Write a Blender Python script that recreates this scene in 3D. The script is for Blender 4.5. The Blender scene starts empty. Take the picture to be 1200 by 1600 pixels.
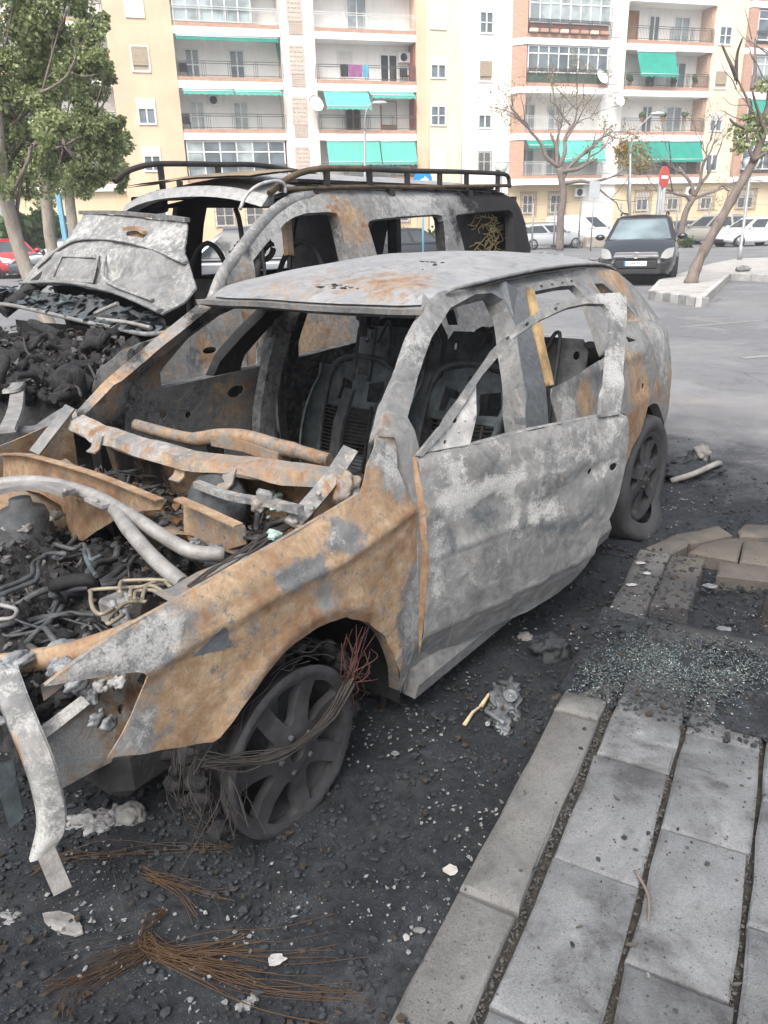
import bpy, math, random
import numpy as np
from mathutils import Vector, Matrix, noise
from mathutils.geometry import delaunay_2d_cdt
random.seed(7)
PI = math.pi
scene = bpy.context.scene
COL = scene.collection

# ------------------------------------------------------------------ camera
FPX, PITCH, ROLL, CH = 1202.0, math.radians(20.3), math.radians(-1.6), 1.50
_c, _s = math.cos(PITCH), math.sin(PITCH)
_fw = np.array([0, _c, -_s]); _up = np.array([0, _s, _c]); _rt = np.array([1.0, 0, 0])
_cr, _sr = math.cos(ROLL), math.sin(ROLL)
CR = _cr * _rt + _sr * _up; CU = -_sr * _rt + _cr * _up; CF = _fw
CAM = np.array([0, 0, CH])
cd = bpy.data.cameras.new('camera'); cam = bpy.data.objects.new('camera', cd); COL.objects.link(cam)
cam.matrix_world = Matrix(((CR[0], CU[0], -CF[0], 0), (CR[1], CU[1], -CF[1], 0), (CR[2], CU[2], -CF[2], CH), (0, 0, 0, 1)))
cd.sensor_fit = 'VERTICAL'; cd.sensor_height = 36; cd.lens = 36 * FPX / 1600; cd.clip_start = 0.05; cd.clip_end = 2000
scene.camera = cam

# ------------------------------------------------------------------ light: bright overcast noon
SUN_EL, SUN_AZ = math.radians(52), math.radians(200)     # azimuth measured from +Y clockwise
w = bpy.data.worlds.new('World'); scene.world = w; w.use_nodes = True
nt = w.node_tree; nt.nodes.clear()
sky = nt.nodes.new('ShaderNodeTexSky'); sky.sky_type = 'NISHITA'; sky.sun_disc = False
sky.sun_elevation = SUN_EL; sky.sun_rotation = SUN_AZ; sky.dust_density = 6.0; sky.air_density = 1.0; sky.ozone_density = 0.6
bg = nt.nodes.new('ShaderNodeBackground'); bg.inputs['Strength'].default_value = 0.15
hs = nt.nodes.new('ShaderNodeHueSaturation'); hs.inputs['Saturation'].default_value = 0.55
wo = nt.nodes.new('ShaderNodeOutputWorld')
nt.links.new(sky.outputs[0], hs.inputs['Color']); nt.links.new(hs.outputs[0], bg.inputs[0]); nt.links.new(bg.outputs[0], wo.inputs[0])
sd = bpy.data.lights.new('sun', 'SUN'); sd.energy = 1.2; sd.angle = math.radians(25); sd.color = (1.0, 0.96, 0.9)
so = bpy.data.objects.new('sun', sd); COL.objects.link(so)
_dir = Vector((math.sin(SUN_AZ) * math.cos(SUN_EL), math.cos(SUN_AZ) * math.cos(SUN_EL), math.sin(SUN_EL)))
so.rotation_euler = _dir.to_track_quat('Z', 'Y').to_euler(); so.location = (0, 0, 30)
scene.view_settings.view_transform = 'Standard'; scene.view_settings.look = 'None'
scene.view_settings.exposure = 1.13; scene.view_settings.gamma = 1.0; scene.view_settings.use_curve_mapping = False

# ------------------------------------------------------------------ frames: where the burnt car stands
def rdir(px): return CF + (px[0] - 600) / FPX * CR - (px[1] - 800) / FPX * CU
def gpt(px, z=0.0):
    d = rdir(px); return CAM + d * ((z - CH) / d[2])
_a = gpt((420, 1335)); _b = gpt((1000, 832))
KU = _a - _b; KU /= np.linalg.norm(KU); KL = np.array([-KU[1], KU[0], 0]); KZ = np.array([0, 0, 1.0])
ORG = _a - 0.87 * KL
CARYAW = math.atan2(KU[1], KU[0])
def w2c(p): d = np.asarray(p) - ORG; return np.array([d @ KU, d @ KL, d @ KZ])
def c2w(q): return ORG + q[0] * KU + q[1] * KL + q[2] * KZ
_O = w2c(CAM)
def cray(px): r = rdir(px); return np.array([r @ KU, r @ KL, r @ KZ])
def onY(px, y): d = cray(px); return _O + d * ((y - _O[1]) / d[1])
def onZ(px, z): d = cray(px); return _O + d * ((z - _O[2]) / d[2])
def onX(px, x): d = cray(px); return _O + d * ((x - _O[0]) / d[0])
def onP(px, p0, n): d = cray(px); n = np.asarray(n); return _O + d * (((np.asarray(p0) - _O) @ n) / (d @ n))
def seek(px, f, t0):                                      # where the ray of px meets f(point) = 0
    d = cray(px); t = t0
    for i in range(60):
        g = f(_O + d * t); g2 = f(_O + d * (t + 1e-4))
        t -= max(-.15, min(.15, g / ((g2 - g) / 1e-4 + 1e-12)))
    return _O + d * t
def ip(x, xs, ys): return float(np.interp(x, xs, ys))
BX = ([-3.6, -3.4, -3.2, -3.0, -2.65, -2.2, -.6, 0, .3, .5, .7, .9], [.5, .70, .79, .84, .88, .89, .885, .88, .85, .79, .70, .58])
VZ = ([0, .15, .3, .55, .72, .85, .95, 1.1, 1.2, 1.3, 1.4], [.92, .95, .985, 1, .995, .965, .935, .82, .735, .645, .55])
def S(x, z):
    v = ip(z, *VZ) - min(1, max(0, (x + .55) / .35)) * min(1, max(0, z - .76)) * .75
    return ip(x, *BX) * v
def TS(pts, sgn=1):                                       # pixels of the car's flank to (x, z) on it
    r = []
    for p in pts:
        q = seek(p, lambda v: v[1] - sgn * S(v[0], v[2]), (sgn * .8 - _O[1]) / cray(p)[1]); r.append((q[0], q[2]))
    return r

# ------------------------------------------------------------------ mesh helpers
def N3(p, s=1.0, o=0.0): return noise.noise(Vector((p[0] * s + o, p[1] * s + o * 1.7, p[2] * s - o)))
def FB(p, s=1.0, o=0.0, n=4):
    r = 0; a = 1
    for i in range(n): r += a * N3(p, s, o + i * 9.1); a *= .5; s *= 2.03
    return r
def thing(name, label, cat, loc=(0, 0, 0), rz=0.0, group=None):
    o = bpy.data.objects.new(name, None); COL.objects.link(o); o.location = loc; o.rotation_euler = (0, 0, rz)
    o.empty_display_size = .1; return tag(o, label, cat, group)
def tag(o, label=None, cat=None, group=None, kind=None):
    if label: o['label'] = label
    if cat: o['category'] = cat
    if group: o['group'] = group
    if kind: o['kind'] = kind
    return o
def cr(pts, n=6, closed=False):
    P = [np.array(p, float) for p in pts]; out = []
    m = len(P)
    for i in range(m if closed else m - 1):
        p0 = P[(i - 1) % m] if closed or i > 0 else 2 * P[0] - P[1]
        p1 = P[i]; p2 = P[(i + 1) % m]
        p3 = P[(i + 2) % m] if closed or i + 2 < m else 2 * P[-1] - P[-2]
        for k in range(n):
            t = k / n
            out.append(.5 * (2 * p1 + (p2 - p0) * t + (2 * p0 - 5 * p1 + 4 * p2 - p3) * t * t + (3 * p1 - p0 - 3 * p2 + p3) * t ** 3))
    if not closed: out.append(P[-1])
    return out
class MB:
    def __init__(s): s.v = []; s.f = []; s.fm = []; s.fs = []; s.w = []; s.wear = (0, 0, 0, 0); s.mi = 0
    def vert(s, p): s.v.append(tuple(p)); s.w.append(s.wear); return len(s.v) - 1
    def face(s, ids, smooth=True): s.f.append(tuple(ids)); s.fm.append(s.mi); s.fs.append(smooth)
    def poly(s, pts, smooth=False): s.face([s.vert(p) for p in pts], smooth)
    def tube(s, path, r, n=8, caps=True, squash=None):
        P = [np.array(p, float) for p in path]; m = len(P); rings = []; up = None
        for i in range(m):
            t = P[min(i + 1, m - 1)] - P[max(i - 1, 0)]; t = t / (np.linalg.norm(t) + 1e-9)
            if up is None: up = np.array([0, 0, 1.0]) if abs(t[2]) < .9 else np.array([1.0, 0, 0])
            a = np.cross(t, up); a /= np.linalg.norm(a) + 1e-9; b = np.cross(a, t); up = b
            rr = r[i] if hasattr(r, '__len__') else r
            ra, rb = (rr, rr) if squash is None else (rr * squash[0], rr * squash[1])
            rings.append([s.vert(P[i] + a * ra * math.cos(2 * PI * k / n) + b * rb * math.sin(2 * PI * k / n)) for k in range(n)])
        for i in range(m - 1):
            for k in range(n): s.face((rings[i][k], rings[i][(k + 1) % n], rings[i + 1][(k + 1) % n], rings[i + 1][k]))
        if caps: s.face(rings[0][::-1], False); s.face(rings[-1], False)
    def beam(s, path, sec, up=(0, 0, 1), caps=True, closed=True, smooth=False):   # section polyline (a across, b along up) swept
        P = [np.array(p, float) for p in path]; m = len(P); rings = []; U = np.array(up, float)
        for i in range(m):
            t = P[min(i + 1, m - 1)] - P[max(i - 1, 0)]; t /= np.linalg.norm(t) + 1e-9
            a = np.cross(t, U); a /= np.linalg.norm(a) + 1e-9; b = np.cross(a, t)
            sc = sec(i / (m - 1)) if callable(sec) else sec
            rings.append([P[i] + a * q[0] + b * q[1] for q in sc])
        n = len(rings[0])
        for k in range(n if closed else n - 1):              # own verts per side: crisp edges
            k2 = (k + 1) % n
            A = [s.vert(R[k]) for R in rings]; B = [s.vert(R[k2]) for R in rings]
            for i in range(m - 1): s.face((A[i], B[i], B[i + 1], A[i + 1]), True)
        if caps and closed: s.poly(rings[0][::-1]); s.poly(rings[-1])
    def box(s, lo, hi, M=None):
        x0, y0, z0 = lo; x1, y1, z1 = hi
        c = [(x0, y0, z0), (x1, y0, z0), (x1, y1, z0), (x0, y1, z0), (x0, y0, z1), (x1, y0, z1), (x1, y1, z1), (x0, y1, z1)]
        if M is not None: c = [tuple(M @ Vector(p)) for p in c]
        for q in ((0, 3, 2, 1), (4, 5, 6, 7), (0, 1, 5, 4), (1, 2, 6, 5), (2, 3, 7, 6), (3, 0, 4, 7)): s.poly([c[i] for i in q])
    def bbox(s, lo, hi, b=.01, M=None):                      # bevelled box
        lo = np.array(lo, float); hi = np.array(hi, float); c = (lo + hi) / 2; h = (hi - lo) / 2
        b = min(b, *(h * .9)); idx = {}
        def V(sx, sy, sz, ax):
            p = c + np.array([sx, sy, sz]) * (h - np.array([0 if ax == 0 else b, 0 if ax == 1 else b, 0 if ax == 2 else b]))
            if M is not None: p = M @ Vector(p)
            k = (sx, sy, sz, ax)
            if k not in idx: idx[k] = s.vert(p)
            return idx[k]
        I = (-1, 1)
        def F(q):                                            # orient outwards
            a, bb, cc = (np.array(s.v[q[i]]) for i in (0, 1, 2)); n = np.cross(bb - a, cc - a)
            m = np.mean([s.v[i] for i in q], axis=0); cen = M @ Vector(c) if M is not None else c
            s.face(q if n @ (m - np.array(cen)) > 0 else q[::-1], False)
        for g in I:
            F([V(g, -1, -1, 0), V(g, 1, -1, 0), V(g, 1, 1, 0), V(g, -1, 1, 0)])
            F([V(-1, g, -1, 1), V(1, g, -1, 1), V(1, g, 1, 1), V(-1, g, 1, 1)])
            F([V(-1, -1, g, 2), V(1, -1, g, 2), V(1, 1, g, 2), V(-1, 1, g, 2)])
            for e in I:
                F([V(-1, g, e, 1), V(1, g, e, 1), V(1, g, e, 2), V(-1, g, e, 2)])
                F([V(g, -1, e, 0), V(g, 1, e, 0), V(g, 1, e, 2), V(g, -1, e, 2)])
                F([V(g, e, -1, 0), V(g, e, 1, 0), V(g, e, 1, 1), V(g, e, -1, 1)])
                for k in I: F([V(g, e, k, 0), V(g, e, k, 1), V(g, e, k, 2)])
    def grid(s, rows, closed=False, smooth=True):
        ids = [[s.vert(p) for p in r] for r in rows]; n = len(rows[0])
        for i in range(len(rows) - 1):
            for k in range(n if closed else n - 1):
                k2 = (k + 1) % n; s.face((ids[i][k], ids[i][k2], ids[i + 1][k2], ids[i + 1][k]), smooth)
        return ids
    def lathe(s, prof, n=24, M=None):                        # profile (r, h) about z
        rows = []
        for r, h in prof:
            rows.append([tuple((M @ Vector((r * math.cos(2 * PI * k / n), r * math.sin(2 * PI * k / n), h))) if M is not None else (r * math.cos(2 * PI * k / n), r * math.sin(2 * PI * k / n), h)) for k in range(n)])
        s.grid(rows, True)
    def prism(s, pts, z0, z1, M=None):
        n = len(pts); f = (lambda p: M @ Vector(p)) if M is not None else (lambda p: p)
        s.poly([f((p[0], p[1], z1)) for p in pts]); s.poly([f((p[0], p[1], z0)) for p in pts][::-1])
        for i in range(n):
            a, b = pts[i], pts[(i + 1) % n]
            s.poly([f((a[0], a[1], z0)), f((b[0], b[1], z0)), f((b[0], b[1], z1)), f((a[0], a[1], z1))])
    def blob(s, c, r, sub=2, amp=.3, fr=3.0, seed=0.0, squash=(1, 1, 1)):
        V, F = ICO[sub]; b = len(s.v); r3 = np.array(squash) * r
        for v in V:
            k = 1 + amp * FB(v, fr, seed, 3); s.vert(np.array(c) + v * r3 * k)
        for f in F: s.face((f[0] + b, f[1] + b, f[2] + b))
    def build(s, name, mat, parent=None, wear=None):
        me = bpy.data.meshes.new(name); me.from_pydata(s.v, [], s.f)
        for m in (mat if isinstance(mat, (list, tuple)) else [mat]): me.materials.append(m)
        me.polygons.foreach_set('use_smooth', s.fs); me.polygons.foreach_set('material_index', s.fm)
        if wear is not None or any(any(x) for x in s.w[::7]):
            a = me.color_attributes.new('wear', 'FLOAT_COLOR', 'POINT')
            dat = [wear(v) if wear else q for v, q in zip(s.v, s.w)]
            a.data.foreach_set('color', np.clip(np.array(dat, dtype=np.float32), 0, 1).ravel())
        me.update()
        o = bpy.data.objects.new(name, me); COL.objects.link(o)
        if parent is not None: o.parent = parent
        return o
def _ico():
    t = (1 + 5 ** .5) / 2
    V = [np.array(v, float) / math.hypot(1, t) for v in [(-1, t, 0), (1, t, 0), (-1, -t, 0), (1, -t, 0), (0, -1, t), (0, 1, t), (0, -1, -t), (0, 1, -t), (t, 0, -1), (t, 0, 1), (-t, 0, -1), (-t, 0, 1)]]
    F = [(0, 11, 5), (0, 5, 1), (0, 1, 7), (0, 7, 10), (0, 10, 11), (1, 5, 9), (5, 11, 4), (11, 10, 2), (10, 7, 6), (7, 1, 8), (3, 9, 4), (3, 4, 2), (3, 2, 6), (3, 6, 8), (3, 8, 9), (4, 9, 5), (2, 4, 11), (6, 2, 10), (8, 6, 7), (9, 8, 1)]
    R = {0: (V, F)}
    for k in (1, 2, 3, 4):
        V, F = R[k - 1]; V = list(V); G = []; cache = {}
        def mid(a, b):
            q = (min(a, b), max(a, b))
            if q not in cache: m = V[a] + V[b]; V.append(m / np.linalg.norm(m)); cache[q] = len(V) - 1
            return cache[q]
        for a, b, c in F:
            x, y, z = mid(a, b), mid(b, c), mid(c, a); G += [(a, x, z), (b, y, x), (c, z, y), (x, y, z)]
        R[k] = (V, G)
    return R
ICO = _ico()
def inpoly(px, py, P):
    r = False; n = len(P); j = n - 1
    for i in range(n):
        xi, yi = P[i][0], P[i][1]; xj, yj = P[j][0], P[j][1]
        if (yi > py) != (yj > py) and px < (xj - xi) * (py - yi) / (yj - yi + 1e-12) + xi: r = not r
        j = i
    return r
def resamp(P, step):
    out = []
    for i in range(len(P)):
        a = np.array(P[i][:2], float); b = np.array(P[(i + 1) % len(P)][:2], float); n = max(1, int(np.linalg.norm(b - a) / step))
        out += [tuple(a + (b - a) * k / n) for k in range(n)]
    return out
def panel(mb, outline, holes, lift, thick, step, jag=0.0, flip=False):
    """a sheet of metal: a 2-D outline with holes, meshed finely, lifted into space and given thickness"""
    outline = resamp(outline, step); holes = [resamp(h, step) for h in holes]
    if jag: outline = [(p[0] + jag * N3((p[0], p[1], 3), 21), p[1] + jag * N3((p[0], p[1], 9), 23)) for p in outline]
    pts = []; edges = []
    for L in [outline] + holes:
        b = len(pts); pts += [Vector(p) for p in L]; edges += [(b + i, b + (i + 1) % len(L)) for i in range(len(L))]
    xs = [p[0] for p in outline]; ys = [p[1] for p in outline]; y = min(ys) + step * .5; r = 0
    E = np.array([p for L in [outline] + holes for p in L])
    while y < max(ys):
        x = min(xs) + step * (.5 if r % 2 else 1)
        while x < max(xs):
            if inpoly(x, y, outline) and not any(inpoly(x, y, h) for h in holes) and np.min(np.sum((E - (x, y)) ** 2, axis=1)) > (step * .5) ** 2: pts.append(Vector((x, y)))
            x += step
        y += step * .87; r += 1
    V, _, F, *_ = delaunay_2d_cdt(pts, edges, [], 0, 1e-5)
    keep = []
    for f in F:
        cx = sum(V[i][0] for i in f) / len(f); cy = sum(V[i][1] for i in f) / len(f)
        if inpoly(cx, cy, outline) and not any(inpoly(cx, cy, h) for h in holes): keep.append(tuple(f))
    h = 1e-3; L3 = []; NN = []
    for v in V:
        p = np.array(lift(v[0], v[1])); n = np.cross(np.array(lift(v[0] + h, v[1])) - p, np.array(lift(v[0], v[1] + h)) - p)
        n /= np.linalg.norm(n) + 1e-12; L3.append(p); NN.append(-n if flip else n)
    if flip: keep = [f[::-1] for f in keep]
    A = [mb.vert(p) for p in L3]; B = [mb.vert(p - n * thick) for p, n in zip(L3, NN)]
    cnt = {}
    for f in keep:
        mb.face([A[i] for i in f]); mb.face([B[i] for i in f][::-1])
        for i in range(len(f)):
            e = (f[i], f[(i + 1) % len(f)]); cnt[e] = 1
    rimA = {}; rimB = {}
    for (i, j) in [e for e in cnt if (e[1], e[0]) not in cnt]:
        for q in (i, j):
            if q not in rimA: rimA[q] = mb.vert(L3[q]); rimB[q] = mb.vert(L3[q] - NN[q] * thick)
        mb.face((rimA[j], rimA[i], rimB[i], rimB[j]), True)
def copytree(o, parent=None):
    c = o.copy(); COL.objects.link(c)
    if parent is not None: c.parent = parent
    for ch in o.children: copytree(ch, c)
    return c

def flake(mb, c, r, th, tilt=.4, n=None):
    n = n or random.randint(4, 6); a = random.uniform(0, 6.28); tx, ty = random.gauss(0, tilt), random.gauss(0, tilt); e = random.uniform(.4, 1)
    P = []
    for k in range(n):
        q = 2 * PI * k / n; rr = r * random.uniform(.55, 1.1); dx, dy = rr * math.cos(q), rr * e * math.sin(q); dx, dy = dx * math.cos(a) - dy * math.sin(a), dx * math.sin(a) + dy * math.cos(a)
        P.append((c[0] + dx, c[1] + dy, c[2] + abs(dx * tx + dy * ty)))
    T = [mb.vert((p[0], p[1], p[2] + th)) for p in P]; B = [mb.vert(p) for p in P]
    mb.face(T, False)
    for k in range(n): mb.face((B[k], B[(k + 1) % n], T[(k + 1) % n], T[k]), False)
def chunk(mb, c, r):
    V, F = ICO[0]; b = len(mb.v); sx, sy, sz = random.uniform(.6, 1.2), random.uniform(.6, 1.2), random.uniform(.35, .8); a = random.uniform(0, 6.28); ca, sa = math.cos(a), math.sin(a)
    for v in V:
        k = random.uniform(.7, 1.25) * r; x, y, z = v[0] * sx * k, v[1] * sy * k, v[2] * sz * k; mb.vert((c[0] + x * ca - y * sa, c[1] + x * sa + y * ca, c[2] + z))
    for f in F: mb.face((f[0] + b, f[1] + b, f[2] + b), False)
# ------------------------------------------------------------------ materials
def newmat(name):
    m = bpy.data.materials.new(name); m.use_nodes = True; t = m.node_tree; t.nodes.clear()
    o = t.nodes.new('ShaderNodeOutputMaterial'); b = t.nodes.new('ShaderNodeBsdfPrincipled'); t.links.new(b.outputs[0], o.inputs[0])
    return m, t, b
class NG:                                                    # small node-graph writer
    def __init__(s, t): s.t = t; s.tc = t.nodes.new('ShaderNodeTexCoord')
    def lk(s, a, b): s.t.links.new(a, b)
    def _in(s, sock, v):
        if v is None: return
        if isinstance(v, bpy.types.NodeSocket): s.lk(v, sock)
        else: sock.default_value = v
    def noise(s, scale, detail=4, rough=.6, dist=0.0, co=None):
        n = s.t.nodes.new('ShaderNodeTexNoise'); n.inputs['Scale'].default_value = scale; n.inputs['Detail'].default_value = detail
        n.inputs['Roughness'].default_value = rough; n.inputs['Distortion'].default_value = dist
        s.lk(co if co is not None else s.tc.outputs['Object'], n.inputs['Vector']); return n.outputs[0]
    def voro(s, scale, feat='F1', out='Distance', co=None, rnd=1.0):
        n = s.t.nodes.new('ShaderNodeTexVoronoi'); n.feature = feat; n.inputs['Scale'].default_value = scale; n.inputs['Randomness'].default_value = rnd
        s.lk(co if co is not None else s.tc.outputs['Object'], n.inputs['Vector']); return n.outputs[out]
    def math(s, op, a, b=None, c=None, clamp=False):
        n = s.t.nodes.new('ShaderNodeMath'); n.operation = op; n.use_clamp = clamp
        for i, v in enumerate((a, b, c)): s._in(n.inputs[i], v)
        return n.outputs[0]
    def ramp(s, x, lo, hi, a=0.0, b=1.0):                    # clamped remap
        n = s.t.nodes.new('ShaderNodeMapRange'); n.clamp = True; s._in(n.inputs[0], x)
        for i, v in enumerate((lo, hi, a, b)): n.inputs[i + 1].default_value = v
        return n.outputs[0]
    def mix(s, f, a, b):
        n = s.t.nodes.new('ShaderNodeMix'); n.data_type = 'RGBA'; s._in(n.inputs[0], f)
        for i, v in ((6, a), (7, b)): s._in(n.inputs[i], (*v, 1) if isinstance(v, tuple) else v)
        return n.outputs[2]
    def bump(s, h, strength=.3, dist=.01, nrm=None):
        n = s.t.nodes.new('ShaderNodeBump'); n.inputs['Strength'].default_value = strength; n.inputs['Distance'].default_value = dist
        s.lk(h, n.inputs['Height'])
        if nrm is not None: s.lk(nrm, n.inputs['Normal'])
        return n.outputs[0]
def mat(name, col, rough=.7, metal=0.0, var=.25, sc=6.0, bump=0.0, bsc=40.0, spec=.3, col2=None, alpha=None):
    m, t, b = newmat(name); g = NG(t)
    c2 = col2 or tuple(c * (1 - var) for c in col); c1 = col if col2 else tuple(min(1, c * (1 + var * .5)) for c in col)
    f = g.ramp(g.noise(sc, 6, .65), .33, .67)
    g.lk(g.mix(f, c2, c1), b.inputs['Base Color'])
    b.inputs['Roughness'].default_value = rough; b.inputs['Metallic'].default_value = metal; b.inputs['Specular IOR Level'].default_value = spec
    if bump: g.lk(g.bump(g.noise(bsc, 5, .7), bump, .01), b.inputs['Normal'])
    return m
def emis(): pass
def burnt(name, base=((.095, .10, .103), (.235, .237, .235)), rough=.75, metal=.15, scale=1.0):
    """bare sheet metal after a fire: grey oxide, pale ash bloom, blue-black steel, orange rust, soot; where each lies comes from the 'wear' attribute"""
    m, t, b = newmat(name); g = NG(t)
    at = t.nodes.new('ShaderNodeAttribute'); at.attribute_name = 'wear'; sp = t.nodes.new('ShaderNodeSeparateColor'); g.lk(at.outputs['Color'], sp.inputs[0])
    R, Pl, St = sp.outputs[0], sp.outputs[1], sp.outputs[2]; Sk = at.outputs['Alpha']
    nA = g.noise(4.2 * scale, 10, .68, .8); nB = g.noise(13 * scale, 10, .72, .6); nC = g.noise(46 * scale, 7, .78); nD = g.noise(170 * scale, 4, .78)
    nE = g.noise(7.5 * scale, 10, .72, 1.4); nF = g.noise(27 * scale, 9, .76, .4)
    def mask(attr, n, k=1.6, lo=.42, hi=.66):                # attr 0..1 pushes the noise over its threshold
        n = g.math('ADD', g.math('MULTIPLY', n, .8), g.math('MULTIPLY', nD, .2))
        return g.ramp(g.math('ADD', g.math('MULTIPLY', g.math('SUBTRACT', n, .5), k), attr), lo, hi)
    c = g.mix(g.ramp(g.math('ADD', g.math('MULTIPLY', nA, .6), g.math('MULTIPLY', nC, .4)), .38, .62), base[0], base[1])
    c = g.mix(g.ramp(nB, .5, .72, 0, .6), c, (.16, .145, .125))
    hl = g.math('SINE', g.math('MULTIPLY', g.noise(2.4 * scale, 3, .5, .5), 75.0))       # heat-tint contour lines
    c = g.mix(g.math('MULTIPLY', g.ramp(hl, .55, 1.0), g.ramp(nE, .45, .6, 0, .5)), c, (.075, .088, .10))
    c = g.mix(g.math('MULTIPLY', g.ramp(hl, -1.0, -.6, 1, 0), g.ramp(nB, .45, .62, 0, .45)), c, (.33, .345, .345))
    steel = g.mix(g.ramp(nC, .35, .65), (.058, .066, .075), (.115, .13, .142))
    c = g.mix(g.math('MULTIPLY', mask(St, g.math('ADD', g.math('MULTIPLY', nE, .5), g.math('MULTIPLY', nF, .5)), 2.8), .85), c, steel)
    pale = g.mix(g.ramp(nD, .35, .65), (.25, .257, .255), (.42, .425, .415))
    c = g.mix(mask(Pl, g.math('ADD', g.math('MULTIPLY', nF, .55), g.math('MULTIPLY', nB, .45)), 2.6), c, pale)
    tan = g.mix(g.ramp(nF, .36, .62), (.245, .160, .090), (.37, .285, .195))
    org = g.mix(g.ramp(nC, .35, .66), (.142, .076, .042), (.25, .145, .082))
    rust = g.mix(g.ramp(g.math('ADD', g.math('MULTIPLY', nA, .7), g.math('MULTIPLY', nB, .3)), .45, .60), tan, org)
    rust = g.mix(g.ramp(g.noise(34 * scale, 9, .78, .5), .555, .61, 0, .9), rust, (.12, .125, .13))   # dark pits in the scale
    c = g.mix(mask(R, g.math('ADD', g.math('MULTIPLY', nE, .35), g.math('MULTIPLY', nB, .65)), 2.6), c, rust)
    soot = g.mix(g.ramp(nC, .4, .7), (.008, .008, .009), (.026, .026, .028))
    c = g.mix(mask(Sk, g.math('ADD', g.math('MULTIPLY', nA, .5), g.math('MULTIPLY', nF, .5)), 1.8), c, soot)
    spk = g.ramp(nD, .66, .71, 0, .7)
    c = g.mix(spk, c, (.05, .05, .05))
    g.lk(c, b.inputs['Base Color'])
    b.inputs['Metallic'].default_value = metal; b.inputs['Specular IOR Level'].default_value = .3
    g.lk(g.ramp(nC, .3, .7, rough - .12, rough + .15), b.inputs['Roughness'])
    hh = g.math('ADD', g.math('MULTIPLY', nB, .8), g.math('ADD', g.math('MULTIPLY', nC, .35), g.math('MULTIPLY', nD, .15)))
    g.lk(g.bump(hh, .45, .012), b.inputs['Normal'])
    return m
M_METAL = burnt('burnt_sheet_metal')
M_ROOF = burnt('burnt_roof_metal', ((.19, .198, .205), (.31, .315, .318)), .5, .2)
M_SOOT = mat('soot', (.030, .030, .031), .85, 0, .6, 8, .8, 30)
M_CHAR = mat('charred_lumps', (.034, .034, .036), .85, 0, .5, 34, 1.0, 90, .3, (.009, .009, .010))
M_DARKSTEEL = mat('sooty_steel', (.028, .030, .033), .7, .2, .6, 14, .5, 50, .35, (.085, .092, .098))
M_BLUESTEEL = mat('blued_steel', (.035, .043, .048), .65, .3, .5, 12, .4, 40, .4, (.105, .13, .14))
M_SILVER = mat('oxidised_aluminium', (.30, .295, .285), .6, .3, .3, 14, .4, 60, .4, (.16, .155, .15))
M_MELT = mat('melted_aluminium', (.26, .275, .29), .5, .35, .4, 26, .5, 70, .5, (.11, .118, .126))
M_PALEWH = mat('white_baked_enamel', (.42, .42, .415), .7, .1, .3, 22, .3, 60, .3, (.24, .24, .24))
M_WIRE = mat('rusty_wire', (.082, .052, .031), .85, .1, .6, 25, 0, 1, .2, (.06, .035, .02))
M_WIREGREY = mat('burnt_wire', (.06, .055, .052), .8, .2, .6, 25, 0, 1, .2, (.035, .032, .03))
M_WIRERED = mat('reddened_wire', (.085, .034, .03), .85, .1, .5, 25, 0, 1, .2, (.05, .03, .03))
M_RIM = mat('burnt_alloy_rim', (.058, .058, .061), .75, .15, .3, 7, .3, 60, .3, (.024, .024, .026))
M_TYRE = mat('scorched_rubber', (.03, .031, .034), .8, 0, .3, 8, .4, 30, .35, (.05, .052, .055))
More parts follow.
